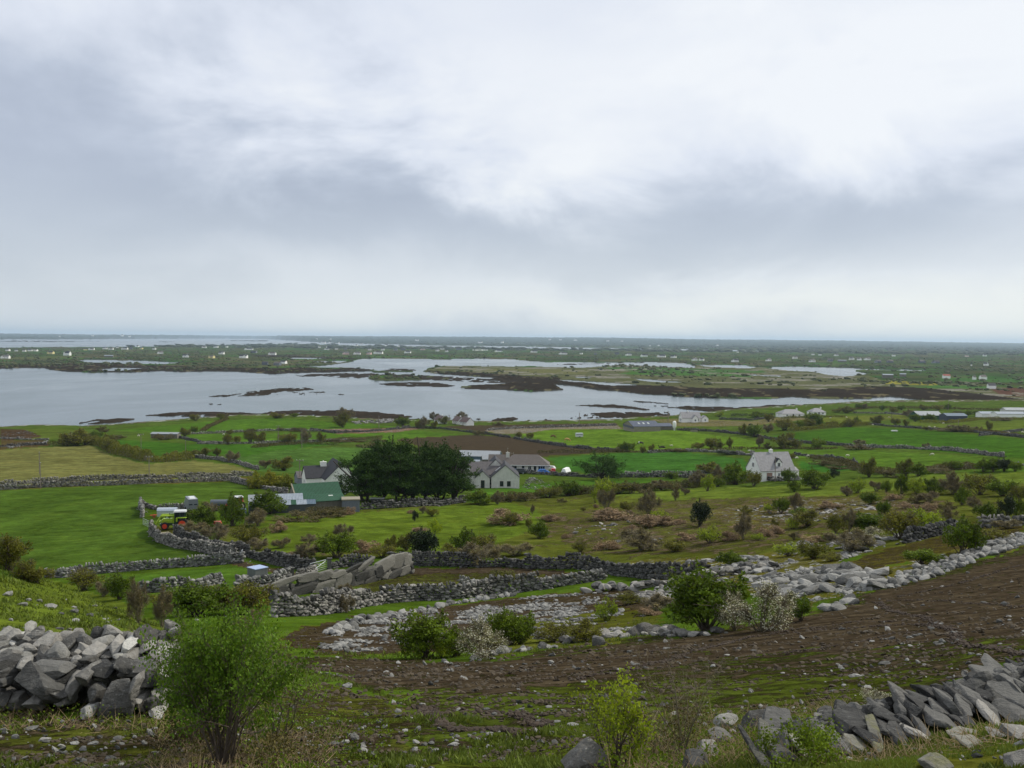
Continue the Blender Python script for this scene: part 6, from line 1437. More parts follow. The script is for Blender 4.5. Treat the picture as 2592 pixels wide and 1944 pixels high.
def build_turf():
    r = np.random.default_rng(3)
    X, Y, Z, px, py = scatter_ground(290000, 6.3, 60, 3)
    soil = np.zeros(X.shape, bool)
    for P in SOILP: soil |= inpoly(px, py, P)
    nz = fbm(X*.9, Y*.9, 90, 4)
    keep = (~soil & (nz > .36)) | (soil & (nz > .55) & (r.random(len(X)) < .6))
    X, Y, Z = X[keep], Y[keep], Z[keep]
    n = len(X)
    h = (.02+.04*r.random(n)+.07*(fbm(X/1.2, Y/1.2, 91) > .60)*r.random(n))*np.clip(Y/16, .8, 1.7)
    a = r.uniform(0, 6.283, n); w = h*.3
    bx, by = np.cos(a)*w, np.sin(a)*w
    lx, ly = r.normal(0, .45, n)*h, r.normal(0, .45, n)*h
    V = np.stack([np.stack([X-bx, Y-by, Z-.01], 1), np.stack([X+bx, Y+by, Z-.01], 1), np.stack([X+lx, Y+ly, Z+h], 1)], 1).reshape(-1, 3)
    c = np.array([0, 25, 45.0])
    me = mesh_np('grass', V-c, np.arange(n*3).reshape(n, 3), [LEAF['weed']])
    add_prop(obj('grass', me, None, c), kind='stuff')
    # dry stalks around walls and brambles
    X, Y, Z, px, py = scatter_ground(26000, 9.5, 30, 8)
    m = (inpoly(px, py, [(-100,1780),(450,1800),(480,1860),(-100,1850)]) | inpoly(px, py, [(400,1850),(900,1850),(760,2000),(380,2000)]) | inpoly(px, py, [(60,1600),(400,1600),(430,1700),(60,1700)]) |
         inpoly(px, py, [(1560,1820),(2150,1780),(2200,1900),(1700,1980),(1500,1960)]) | inpoly(px, py, [(2000,1900),(2592,1850),(2592,1980),(1900,1980)])) & (r.random(len(X)) < .8)
    X, Y, Z = X[m], Y[m], Z[m]; n = len(X)
    L = r.uniform(.08, .32, n)
    d = r.normal(size=(n, 3)); d[:, 2] = np.abs(d[:, 2])*.7+.2; d /= np.linalg.norm(d, axis=1, keepdims=True)
    p0 = np.stack([X, Y, Z], 1)-c
    TV, TF = tubes(p0, p0+d*L[:, None], .0035, .0015)
    add_prop(obj('dead_grass', mesh_np('dead_grass', TV, TF, [LEAF['dry']]), None, c), kind='stuff')
    # leafy weeds
    X, Y, Z, px, py = scatter_ground(60000, 9.5, 34, 9)
    m = (inpoly(px, py, [(-100,1770),(450,1790),(520,1850),(-100,1850)]) | inpoly(px, py, [(400,1860),(900,1800),(1000,1850),(960,2000),(380,2000)]) | inpoly(px, py, [(1560,1840),(2150,1800),(2200,1880),(1800,1980),(1500,1980)])) & (fbm(X*1.4, Y*1.4, 97, 3) > .48)
    X, Y, Z = X[m], Y[m], Z[m]; n = len(X)
    V, Fc = quads(np.stack([X, Y, Z+r.random(n)**2*.22], 1)-c, r.uniform(.025, .05, n), r, .75)
    add_prop(obj('weeds', mesh_np('weeds', V, Fc, [LEAF['green']]), None, c), kind='stuff')
    # pebbles and clods
    X, Y, Z, px, py = scatter_ground(9000, 7, 75, 10, 1.9)
    nz = fbm(X*.5, Y*.5, 95, 4)
    turf = inpoly(px, py, [(-100,1790),(450,1820),(700,1740),(860,1725),(1060,1790),(1120,1944),(1100,2100),(-100,2100)])
    soil = np.zeros(X.shape, bool)
    for P in SOILP: soil |= inpoly(px, py, P)
    stony = inpoly(px, py, [(700,1640),(900,1560),(1300,1500),(1700,1480),(1600,1600),(1100,1650)])
    k = r.random(len(X))
    m = (turf & (nz+k*.35 > .69)) | (soil & (nz+k*.3 > .72)) | (stony & (k > .3)) | (~turf & ~soil & ~stony & (nz+k*.25 > .74))
    X, Y, Z = X[m], Y[m], Z[m]; n = len(X)
    s = .012+.05*r.random(n)**4; s = s*np.clip(Y/14, 1, 2.2)
    pos = np.stack([X, Y, Z+s*.2], 1); half = np.stack([s*r.uniform(.8, 1.4, n), s, s*.55], 1)
    V, Fc = merge_rocks(pos-c, half, r.uniform(-.5, 3, (n, 3))*np.array([.3, .3, 1]), LOWROCK, 5)
    add_prop(obj('pebbles', mesh_np('pebbles', V, Fc, [M_ROCKB]), None, c), kind='stuff')
    print('pebbles', n)
    X, Y, Z, px, py = scatter_ground(26000, 10, 80, 11, 1.7)
    soil = np.zeros(X.shape, bool)
    for P in SOILP: soil |= inpoly(px, py, P)
    m = soil & (fbm(X*.6+Y*.1, Y*1.6, 96, 4) > .50)
    X, Y, Z = X[m], Y[m], Z[m]; n = len(X)
    s = (.012+.035*r.random(n)**2)*np.clip(Y/15, 1, 2.2)
    V, Fc = merge_rocks(np.stack([X, Y, Z+s*.15], 1)-c, np.stack([s*1.3, s, s*.6], 1), r.uniform(-3, 3, (n, 3))*np.array([.2, .2, 1]), LOWROCK, 6)
    me = mesh_np('soil_clods', V, Fc, [simple('earth_clod', lin(68,59,45), .95, .3, 3)])
    add_prop(obj('soil_clods', me, None, c), kind='stuff')
    print('clods', n)
    # ridges thrown up beside wheel ruts and furrows
    ps, hs = [], []
    for line, dens, q in [([(1450,1722),(1700,1667),(1900,1612),(2100,1592),(2340,1578),(2420,1586)],26,.045),([(2215,1524),(2300,1560),(2420,1602),(2520,1652),(2600,1690)],26,.05),([(1700,1642),(1950,1602),(2150,1576),(2350,1574)],22,.04),
                          ([(2000,1655),(2250,1602),(2400,1590)],20,.04),([(1060,1790),(1110,1820),(1170,1850),(1260,1846),(1330,1858)],60,.05),([(1180,1800),(1290,1806),(1400,1838)],50,.045),([(1300,1735),(1500,1700),(1800,1680),(2100,1640)],16,.035),
                          ([(1250,1700),(1500,1670),(1700,1640)],16,.035),([(1350,1780),(1600,1750),(1900,1720),(2200,1690)],16,.03),([(2280,1420+90),(2450,1470),(2592,1430)],16,.05),([(2240,1520),(2420,1520),(2592,1540)],14,.045)]:
        t_, x_, y_ = polyline(line, .25)
        m_ = int(t_[-1]*dens); tt = r.uniform(0, t_[-1], m_)
        w_ = r.normal(0, .09, m_)
        X_ = np.interp(tt, t_, x_)+w_; Y_ = np.interp(tt, t_, y_)+r.normal(0, .09, m_)
        sz = q*r.uniform(.4, 1.3, m_)
        ps.append(np.stack([X_, Y_, gzs(X_, Y_)+sz*.3], 1)); hs.append(np.stack([sz*1.3, sz, sz*.7], 1))
    ps = np.concatenate(ps); hs = np.concatenate(hs)
    V, Fc = merge_rocks(ps-c, hs, r.uniform(-3, 3, (len(ps), 3))*np.array([.2, .2, 1]), LOWROCK, 7)
    add_prop(obj('furrow_clods', mesh_np('furrow_clods', V, Fc, [simple('dark_earth_clod', lin(58,48,38), .95, .3, 3)]), None, c), kind='stuff')
def build_far_scrub():
    r = np.random.default_rng(17)
    def blobs(n, y0, y1, smin, smax, name, mat, thr, power=1.15, asp=1.35):
        X, Y, Z, px, py = scatter_ground(n, y0, y1, int(y0), power, .60)
        h, far, p0, q0 = h_ground(X, Y)
        wat, weed = masks(X, Y, far, p0, q0)
        cellx = np.abs(((X/80+2.5*fbm(X/220, Y/220, 71)) % 1)-.5)*2; celly = np.abs(((Y/120+2.5*fbm(X/220, Y/220, 72)) % 1)-.5)*2
        edge = np.maximum(cellx, celly)
        nz = fbm(X/150, Y/380, 75, 4)
        heath = inpoly(p0, q0, [(1075,938),(1140,927),(1290,930),(1440,931),(1900,930),(2200,955),(2300,985),(2592,1000),(2592,1030),(2100,1012),(1700,1004),(1100,985)])
        mudp = inpoly(p0, q0, [(1075,950),(1290,956),(1500,972),(1800,990),(2060,994),(2200,985),(2592,1008),(2592,1026),(2000,1010),(1200,990)])
        sc = edge*.5+nz*.8+r.random(len(X))*.35-heath*.10
        ok = np.ones(X.shape, bool)
        for hx, hy, hw in FARPX: ok &= ~((np.abs(p0-hx) < hw*.7+2) & (q0 > hy-1) & (q0 < hy+5))
        m = ok & far & ~wat & ~weed & ~mudp & (sc > thr) & (h > .4)
        X, Y, Z = X[m], Y[m], h[m]; n = len(X)
        s = smin+(smax-smin)*r.random(n)**2
        pos = np.stack([X, Y, Z+s*.35], 1); half = np.stack([s*asp*r.uniform(.6, 1.4, n), s, s*r.uniform(.5, 1.0, n)], 1)
        V, Fc = merge_rocks(pos, half, r.uniform(-1, 1, (n, 3))*np.array([.2, .2, 1]), LOWROCK, 8)
        add_prop(obj(name, mesh_np(name, V, Fc, [mat])), kind='stuff')
        print(name, n)
    m1 = mat_leaf('far_thorn', (48,58,28), (80,82,46), trans=0)
    m2 = mat_leaf('far_wood', (44,54,36), (66,74,48), trans=0)
    blobs(26000, 950, 5200, 1.2, 3.9, 'far_hedgerows', m1, .93)
    blobs(12000, 5200, 30000, 4, 12, 'far_woods', m2, .84, 1.3, 2.6)
build_bushes()
for i, (p, lab, h, w, kd, lf) in enumerate(HEDGES):
    hedge(p, lab, h, w, kd, 200+i, dens=int(9/lf**2*1.0*(w*h/8+.4)*.8), leaf=lf)
build_trees()
build_near_shrubs()
build_turf()
build_far_scrub()
# ---------------------------------------------------------------- buildings
def mat_paint(name, c, rough=.75, var=.08, streak=.0, scale=1.2, metal=0.0):
    m, nt, b = newmat(name)
    P = objpos(nt)
    n = noise(nt, P, scale, 6, .6)
    mp = nd(nt, 'ShaderNodeMapping'); nt.links.new(P, mp.inputs[0]); mp.inputs['Scale'].default_value = (3, 3, .25)
    st = noise(nt, mp.outputs[0], 2.2, 5, .6)
    k = mth(nt, 'MULTIPLY', mapr(nt, n, .3, .7, 1-var, 1+var), mapr(nt, st, .35, .65, 1-streak, 1.0))
    c_ = mixc(nt, 1.0, c, k, 'MULTIPLY')
    nt.links.new(c_, b.inputs['Base Color']); b.inputs['Roughness'].default_value = rough; b.inputs['Metallic'].default_value = metal
    return m
def mat_roof(name, c, rough=.7, cols=0.0, rows=0.0, metal=0.0, var=.15):
    m, nt, b = newmat(name)
    P = objpos(nt); n = noise(nt, P, 1.5, 6, .62)
    c_ = mixc(nt, 1.0, c, mapr(nt, n, .3, .7, 1-var, 1+var), 'MULTIPLY')
    nt.links.new(c_, b.inputs['Base Color']); b.inputs['Roughness'].default_value = rough; b.inputs['Metallic'].default_value = metal
    sep = nd(nt, 'ShaderNodeSeparateXYZ'); nt.links.new(P, sep.inputs[0])
    h = None
    if cols: h = mth(nt, 'SINE', mth(nt, 'MULTIPLY', sep.outputs[0], cols))
    if rows:
        h2 = mth(nt, 'FRACT', mth(nt, 'MULTIPLY', sep.outputs[2], rows)); h = h2 if h is None else mth(nt, 'ADD', h, h2)
    if h is not None:
        bm = nd(nt, 'ShaderNodeBump'); bm.inputs['Strength'].default_value = .6; bm.inputs['Distance'].default_value = .03
        nt.links.new(h, bm.inputs['Height']); nt.links.new(bm.outputs[0], b.inputs['Normal'])
    return m
W_WHITE = mat_paint('whitewash', lin(240,240,234), .8, .05, .10)
W_CREAM = mat_paint('cream_render', lin(226,212,150), .8, .05, .1)
W_PINK = mat_paint('pale_pink_render', lin(214,184,176), .8, .05, .1)
W_GREY = mat_paint('bare_block_render', lin(200,199,192), .9, .10, .14)
W_STONE = mat_rock('house_stone', (78,84,94), (128,134,142), .3)
W_BLOCK = mat_paint('concrete_block', lin(112,108,98), .9, .15, .25)
W_TAN = mat_paint('block_wall_tan', lin(138,132,114), .9, .1, .2)
R_SLATE = mat_roof('dark_slate', lin(40,41,47), .8, 0, 4)
R_GREYT = mat_roof('grey_roof_tile', lin(92,88,88), .85, 0, 4)
R_PALE = mat_roof('pale_roof_tile', lin(132,131,132), .8, 0, 4)
R_BROWN = mat_roof('brown_grey_tile', lin(86,80,76), .8, 0, 4)
R_GREEN = mat_roof('green_metal_roof', lin(26,70,48), .85, 22, 0)
R_BLUE = mat_roof('blue_grey_sheeting', lin(72,92,108), .45, 22, 0)
R_DKBLUE = mat_roof('navy_sheeting', lin(48,58,76), .45, 22, 0)
R_WHITE = mat_roof('white_sheeting', lin(130,140,150), .65, 22, 0)
R_GALV = mat_roof('weathered_zinc_sheet', lin(128,134,138), .45, 22, 0)
R_RED = mat_roof('red_tile', lin(140,76,60), .8, 0, 4)
R_THATCH = mat_roof('old_thatch', lin(104,88,84), .95, 0, 0, 0, .3)
M_PANE = simple('window_glass', lin(36,44,50), .12, .2, 1, 0, 0, .6)
M_PANEL = simple('skylight_panel', lin(176,182,176), .3, .1, 1)
M_FRAMEW = simple('white_window_frame', lin(220,222,222), .5, .04)
M_FRAMED = simple('dark_window_frame', lin(52,46,42), .6, .1)
M_WOOD = simple('weathered_wood', lin(112,100,86), .85, .25, 6)
M_POLE = simple('pole_wood', lin(116,108,98), .85, .2, 3)
M_STEEL = simple('galvanised_steel', lin(150,156,160), .4, .1, 3, .4)
def boxv(x0, x1, y0, y1, z0, z1):
    V = [(x0,y0,z0),(x1,y0,z0),(x1,y1,z0),(x0,y1,z0),(x0,y0,z1),(x1,y0,z1),(x1,y1,z1),(x0,y1,z1)]
    return V, [[0,3,2,1],[4,5,6,7],[0,1,5,4],[1,2,6,5],[2,3,7,6],[3,0,4,7]]
def polym(name, parts, mat, xf=None, smooth=False):
    """parts: list of (verts, faces) joined to one mesh; xf maps a point"""
    V, Fc = [], []
    for v, f in parts:
        o = len(V); V += [tuple(xf(p)) if xf else tuple(p) for p in v]; Fc += [[i+o for i in q] for q in f]
    me = bpy.data.meshes.new(name); me.from_pydata(V, [], Fc); me.materials.append(mat); me.update()
    if smooth:
        for p in me.polygons: p.use_smooth = True
    return me
def bpart(root, name, parts, mat, xf=None, label=None, smooth=False):
    o = obj(name, polym(name, parts, mat, xf, smooth), root)
    if label: o['label'] = label
    return o
def XF(cx, cy, a=0, cz=0):
    c, s = math.cos(a), math.sin(a)
    return lambda p: (cx+p[0]*c-p[1]*s, cy+p[0]*s+p[1]*c, cz+p[2])
def wing(root, cx, cy, L, W, H, R, wm, rm, a=0, ov=.25, th=.14, hip=0.0, base=1.6, roofname='roof', wallname='wall', back=None, gap=None):
    """gabled block centred at cx,cy; ridge along local x (turned by a)"""
    xf = XF(cx, cy, a)
    l, w = L/2, W/2
    if hip <= 0:
        V = [(-l,-w,-base),(l,-w,-base),(l,w,-base),(-l,w,-base),(-l,-w,H),(l,-w,H),(l,w,H),(-l,w,H),(-l,0,H+R),(l,0,H+R)]
        Fc = [[0,1,5,4],[2,3,7,6],[1,2,6,9,5],[3,0,4,8,7],[0,3,2,1],[4,5,9,8],[6,7,8,9]]
    else:
        V, Fc = boxv(-l, l, -w, w, -base, H)
    wo = bpart(root, wallname, [(V, Fc)], wm, xf)
    k = R/w
    e = w+ov; ze = H-k*ov
    if hip <= 0:
        slabs = []
        for s in (-1, 1):
            V = [(-l-ov, s*e, ze+.02), (l+ov, s*e, ze+.02), (l+ov, 0, H+R+.02), (-l-ov, 0, H+R+.02)]
            V += [(x, y, z+th) for x, y, z in V]
            Fc = [[0,3,2,1],[4,5,6,7],[0,1,5,4],[1,2,6,5],[2,3,7,6],[3,0,4,7]]
            if s > 0: Fc = [f[::-1] for f in Fc]
            slabs.append((V, Fc))
        ro = bpart(root, roofname, slabs, rm, xf)
    else:
        V = [(-l-ov,-e,ze),(l+ov,-e,ze),(l+ov,e,ze),(-l-ov,e,ze),(-l+hip,0,H+R),(l-hip,0,H+R),(-l-ov,-e,ze-.15),(l+ov,-e,ze-.15),(l+ov,e,ze-.15),(-l-ov,e,ze-.15)]
        Fc = [[0,1,5,4],[1,2,5],[2,3,4,5],[3,0,4],[6,9,8,7],[0,6,7,1],[1,7,8,2],[2,8,9,3],[3,9,6,0]]
        ro = bpart(root, roofname, [(V, Fc)], rm, xf)
    return wo, ro
def opening(root, xf, face, L, W, u, z, w, h, frame=M_FRAMEW, pane=M_PANE, name='window', bars=1, door=False):
    """window or door on a face of a wing: face 0 front(-y) 1 right(+x) 2 back 3 left(-x); u along the face"""
    l, ww = L/2, W/2
    def f(p):
        a, d, zz = p       # along, outward, up
        if face == 0: q = (u+a, -ww-d, zz)
        elif face == 1: q = (l+d, u+a, zz)
        elif face == 2: q = (u+a, ww+d, zz)
        else: q = (-l-d, u+a, zz)
        return xf(q)
    t = .09
    fr = [boxv(-w/2-t, w/2+t, -.02, .06, z-t, z), boxv(-w/2-t, w/2+t, -.02, .06, z+h, z+h+t), boxv(-w/2-t, -w/2, -.02, .06, z, z+h), boxv(w/2, w/2+t, -.02, .06, z, z+h)]
    for b in range(1, bars+1):
        x = -w/2+w*b/(bars+1); fr.append(boxv(x-.03, x+.03, -.02, .05, z, z+h))
    fo = obj(name, polym(name, fr, frame, f), root)
    po = obj('panel' if door else 'pane', polym('pane', [boxv(-w/2, w/2, -.02, .02, z, z+h)], pane, f), fo)
    return fo
def chimney(root, x, y, z0, h=1.1, w=.9, d=.55, m=None, a=0, xf=None):
    xf = xf or XF(0, 0)
    return bpart(root, 'chimney', [boxv(x-w/2, x+w/2, y-d/2, y+d/2, z0, z0+h), boxv(x-w/2-.06, x+w/2+.06, y-d/2-.06, y+d/2+.06, z0+h, z0+h+.1), boxv(x-.12, x+.12, y-.12, y+.12, z0+h+.1, z0+h+.4)], m or W_WHITE, xf)
def place(name, px, py, yaw, label, cat='house', dz=0.0):
    g = G(px, py); g.z += dz
    r = empty(name, g, yaw); add_prop(r, label, cat)
    return r, g.y/FPX
def build_main_houses():
    # grey unfinished house
    r, s = place('unfinished_house', 1279, 1235, rad(2), 'grey unfinished house with bare rendered gables and dark slate roof')
    wing(r, 0, 5.5, 11, 7.6, 2.9, 3.2, W_GREY, R_SLATE, math.pi/2, .15)            # gable facing the slope
    x1 = XF(0, 5.5, math.pi/2)
    opening(r, x1, 3, 11, 7.6, 1.0, .5, .8, 1.25, M_FRAMED, name='window'); opening(r, x1, 3, 11, 7.6, -.95, .5, .8, 1.25, M_FRAMED)
    wing(r, -6.5, 8.2, 13, 7.4, 2.9, 3.1, W_GREY, R_GREYT, 0, .15, wallname='wall', roofname='roof')
    wing(r, -6.2, 3.4, 6, 4.0, 2.5, 1.9, W_GREY, R_SLATE, math.pi/2, .12)
    x2 = XF(-6.2, 3.4, math.pi/2); opening(r, x2, 3, 6, 4.0, -.1, .0, .85, 1.9, M_FRAMED, bars=1)
    opening(r, XF(-6.5, 8.2), 0, 13, 7.4, 2.7, .3, .8, 1.3, M_FRAMED)
    wing(r, -2.5, 12, 10, 6.5, 3.6, 3.2, W_GREY, R_SLATE, math.pi/2, .1)
    # roof light lying on the slope facing left of the near gable
    k = 3.2/3.8
    V = []
    for (yy, xx) in ((3.4, -2.6), (4.2, -2.6), (4.2, -1.3), (3.4, -1.3)):
        V.append((xx, yy, 2.9+3.2-abs(xx)*k+.20))
    bpart(r, 'skylight', [(V+[(x, y, z+.06) for x, y, z in V], boxv(0,1,0,1,0,1)[1])], M_FRAMEW)
    bpart(r, 'roof_vent', [boxv(-10.4, -9.6, 5.6, 6.1, 4.2, 4.7)], M_FRAMEW)
    # bungalow behind
    r, s = place('bungalow', 1330, 1196, rad(-2), 'long grey bungalow with hipped brown tile roof and white-framed windows')
    wing(r, 0, 5, 15.5, 9, 2.6, 2.9, W_GREY, R_BROWN, 0, .45, hip=3.6)
    xb = XF(0, 5)
    for u, w in ((-3.9, 1.9), (1.4, 1.0)): opening(r, xb, 0, 15.5, 9, u, .9, w, 1.2, bars=1)
    for u, w in ((-.8, .9), (3.2, .9)): opening(r, xb, 0, 15.5, 9, u, .05, w, 2.1, bars=0, name='door', door=True)
    opening(r, xb, 0, 15.5, 9, 5.4, .6, 2.2, 1.6, bars=2)
    bpart(r, 'fascia', [boxv(-8.25, 8.25, -.05, .02, 2.25, 2.42)], M_FRAMEW)
    chimney(r, -6.2, 5, 4.4, 1.6, 1.2, .6, W_GREY)
    wing(r, -9.3, 7, 6.5, 6, 2.6, 2.4, W_GREY, R_BROWN, 0, .3)
    # blue shed and outhouses behind the clump
    r, s = place('farm_shed', 1196, 1172, rad(-6), 'wide low blue-grey shed with pale roof behind the cypress clump', 'shed')
    wing(r, 2, 7, 16, 11, 2.4, 1.6, R_BLUE, R_GALV, 0, .2)
    r, s = place('outhouse', 1240, 1178, rad(8), 'small pale-roofed outhouse wedged behind the unfinished house', 'shed')
    wing(r, 0, 2, 5.5, 4, 2.2, 1.2, W_BLOCK, R_GALV, 0, .15)
    r, s = place('outhouse', 1196, 1184, rad(-10), 'low open-fronted outhouse with white roof sheet beside the blue-grey shed', 'shed')
    wing(r, 0, 2, 4.5, 4, 1.9, .7, W_BLOCK, R_WHITE, 0, .15)
    # dormer house
    r, s = place('dormer_house', 1974, 1214, rad(14), 'white house with steep pale roof, one dormer and a gable window')
    wing(r, -.6, 4.3, 10.5, 8.6, 2.5, 4.6, W_WHITE, R_PALE, 0, .18)
    xd = XF(-.6, 4.3)
    opening(r, xd, 3, 10.5, 8.6, .1, 3.2, 1.0, 1.1); opening(r, xd, 3, 10.5, 8.6, .1, 5.4, .35, .45, bars=0)
    opening(r, xd, 0, 10.5, 8.6, -2.6, .0, 1.7, 2.0, pane=simple('garage_door', lin(150,122,110), .7, .08), name='door', bars=0, door=True)
    opening(r, xd, 0, 10.5, 8.6, .3, .9, .5, .9); opening(r, xd, 0, 10.5, 8.6, 1.9, .9, 1.6, 1.1)
    # dormer
    wing(r, .1, 2.5, 3.2, 1.7, 4.7, 1.0, W_WHITE, R_SLATE, math.pi/2, .15, base=-2.9, wallname='dormer', roofname='dormer_roof')
    opening(r, XF(.1, 2.5, math.pi/2), 3, 3.2, 1.7, 0, 3.55, .7, 1.0, M_FRAMEW)
    chimney(r, -.6, 4.3, 6.7, 1.1, 1.0, .55)
    wing(r, 6.2, 4.8, 2.4, 4, 1.9, .8, W_WHITE, R_PALE, 0, .1)
    bpart(r, 'garden_wall', [boxv(1.5, 8.5, -2.6, -2.35, -1.2, .5)], W_GREY)
    # white farmhouse behind the barn
    r, s = place('farmhouse', 866, 1245, rad(22), 'white farmhouse with steep dark slate roofs and a white chimney')
    wing(r, 0, 5.5, 11, 8.2, 3.2, 3.9, W_WHITE, R_SLATE, math.pi/2, .2)
    xg = XF(0, 5.5, math.pi/2)
    for u in (2.9, 1.6, .4): opening(r, xg, 3, 11, 8.2, u, 1.2, .9, 1.2, M_FRAMED, bars=0)
    wing(r, -4.6, 8.4, 6.5, 6.0, 3.0, 2.6, W_WHITE, R_SLATE, 0, .2)
    opening(r, XF(-4.6, 8.4), 3, 6.5, 6, -.6, 1.4, .7, .9)
    chimney(r, -3.0, 8.4, 5.2, 1.3, 1.5, .7)
    wing(r, 5.2, 4.2, 3.2, 5, 2.4, .5, W_WHITE, R_GALV, 0, .1)
    r, s = place('grey_shed', 778, 1224, rad(25), 'small grey-roofed shed between the telephone pole and the farmhouse', 'shed')
    wing(r, 0, 2, 5.2, 4.2, 1.6, 1.5, W_STONE, R_GREYT, 0, .15)
    # green-roofed barn and its lean-to
    r, s = place('green_roofed_barn', 816, 1293, rad(27), 'stone barn with long sweeping green metal roof and two skylights', 'barn')
    wm = W_BLOCK
    L = 9.2
    l = L/2
    # cross-section: low front eave, break of slope, ridge, back eave
    sec = [(-.0, 1.95), (2.7, 2.85), (5.3, 4.75), (7.9, 2.6)]
    V = [(-l, sec[0][0], -1.6), (-l, sec[3][0], -1.6)]+[(-l, y, z) for y, z in sec[::-1]]
    V += [(l, y, z) for _, y, z in V]
    n = 6
    Fc = [list(range(n))[::-1], [i+n for i in range(n)]]+[[i, (i+1) % n, (i+1) % n+n, i+n] for i in range(n)]
    bpart(r, 'wall', [(V, Fc)], wm)
    for (a, b, nm) in ((0, 1, 'roof'), (1, 2, 'roof'), (2, 3, 'roof')):
        (ya, za), (yb, zb) = sec[a], sec[b]
        if a == 0: ya -= .25; za -= .1
        if b == 3: yb += .2; zb -= .15
        e = .004*a
        V = [(-l-.05, ya, za+.03+e), (l+.2, ya, za+.03+e), (l+.2, yb, zb+.03+e), (-l-.05, yb, zb+.03+e)]
        bpart(r, nm, [(V+[(x, y, z+.08) for x, y, z in V], boxv(0,1,0,1,0,1)[1])], R_GREEN)
    for x in (-1.6, 2.2):
        V = [(x-.45, .75, 2.18), (x+.45, .75, 2.18), (x+.45, 1.95, 2.68), (x-.45, 1.95, 2.68)]
        bpart(r, 'skylight', [(V+[(a, b, c+.05) for a, b, c in V], boxv(0,1,0,1,0,1)[1])], M_PANEL)
    for sx in (-l-.16, ):
        for (a, b) in ((0, 1), (1, 2)):
            (ya, za), (yb, zb) = sec[a], sec[b]
            V = [(sx-.12, ya-.1, za+.02), (sx+.12, ya-.1, za+.02), (sx+.12, yb, zb+.02), (sx-.12, yb, zb+.02)]
            bpart(r, 'verge_board', [(V+[(x, y, z+.22) for x, y, z in V], boxv(0,1,0,1,0,1)[1])], W_TAN)
    r2, s = place('lean_to_shed', 715, 1298, rad(16), 'low dark shed with white and clear roof sheets joined to the barn', 'shed')
    V = [(-6.2, -.2, -1.5), (6.2, -.2, -1.5), (6.2, 5.0, -1.5), (-6.2, 5.0, -1.5), (-6.2, -.2, 1.5), (6.2, -.2, 1.5), (6.2, 5.0, 1.5), (-6.2, 5.0, 1.5), (-6.2, 3.2, 3.0), (6.2, 3.2, 3.0)]
    bpart(r2, 'wall', [(V, [[0,1,5,4],[2,3,7,6],[1,2,6,9,5],[3,0,4,8,7],[0,3,2,1]])], mat_paint('dark_shed_wall', lin(72,76,78), .8, .12, .2))
    def sheet(x0, x1, t0, t1, m, nm='roof_sheet', dz=0.0):
        f = lambda t: (-.35+t*3.6, 1.45+t*1.6+.06+dz)
        V = [(x0, *f(t0)), (x1, *f(t0)), (x1, *f(t1)), (x0, *f(t1))]
        return bpart(r2, nm, [(V+[(a, b, c+.05) for a, b, c in V], boxv(0,1,0,1,0,1)[1])], m)
    sheet(-6.3, -2.2, 0, 1, R_GALV, 'roof'); sheet(-2.18, 1.6, .0, .42, R_WHITE); sheet(-2.18, 1.9, .44, 1, R_WHITE); sheet(1.62, 2.6, 0, .42, R_GREEN); sheet(1.92, 4.0, .44, 1, R_WHITE)
    sheet(2.62, 4.6, 0, .42, R_WHITE); sheet(4.62, 6.3, 0, .42, R_BLUE); sheet(4.02, 6.3, .44, 1, R_GREEN)
    V = [(-6.3, 3.25, 3.12), (6.3, 3.25, 3.12), (6.3, 5.2, 1.55), (-6.3, 5.2, 1.55)]
    bpart(r2, 'rear_roof', [(V+[(a, b, c+.05) for a, b, c in V], boxv(0,1,0,1,0,1)[1])], R_GALV)
    r, s = place('stone_outhouse', 888, 1296, rad(10), 'small flat-roofed stone outhouse at the end of the green-roofed barn', 'shed')
    bpart(r, 'wall', [boxv(-1.7, 1.7, 0, 3.4, -1.5, 2.3)], W_STONE); bpart(r, 'roof', [boxv(-1.8, 1.8, -.1, 3.5, 2.3, 2.5)], W_TAN)
    # dark blue barn by the shore
    r, s = place('navy_barn', 1655, 1091, rad(12), 'low dark blue cattle barn with three skylights above the shore', 'barn')
    wing(r, -5, 8, 17, 20, 2.9, 2.6, W_TAN, R_DKBLUE, 0, .25)
    bpart(r, 'cladding', [boxv(-13.6, -13.45, -2, 18, 1.6, 2.95)], R_DKBLUE)
    for x in (-8.5, -5.5, -2.5):
        k = 2.6/10
        V = [(x-.5, 2.0, 2.9+4.0*k+.2), (x+.5, 2.0, 2.9+4.0*k+.2), (x+.5, 4.5, 2.9+6.5*k+.2), (x-.5, 4.5, 2.9+6.5*k+.2)]
        bpart(r, 'skylight', [(V+[(a, b, c+.05) for a, b, c in V], boxv(0,1,0,1,0,1)[1])], M_PANEL)
    wing(r, 9, 12, 11, 12, 2.2, 1.4, W_BLOCK, R_DKBLUE, 0, .25, wallname='annexe_wall', roofname='annexe_roof')
    r, s = place('feed_silo', 1707, 1089, 0, 'white round-topped feed silo beside the dark blue barn', 'silo')
    prof = [(.35, -.3), (.35, .8), (1.05, 1.8), (1.1, 4.6), (.95, 5.2), (.5, 5.6), (.05, 5.7)]
    V, Fc = [], []
    for q, z in prof:
        for k in range(14): V.append((q*math.cos(k*math.tau/14), q*math.sin(k*math.tau/14), z))
    for i in range(len(prof)-1):
        for k in range(14): Fc.append([i*14+k, i*14+(k+1) % 14, (i+1)*14+(k+1) % 14, (i+1)*14+k])
    bpart(r, 'hopper', [(V, Fc)], W_WHITE, smooth=True)
    for k in range(4):
        x, y = math.cos(k*1.571+.78)*.95, math.sin(k*1.571+.78)*.95
        bpart(r, 'leg', [boxv(x-.06, x+.06, y-.06, y+.06, -.3, 2.2)], M_STEEL)
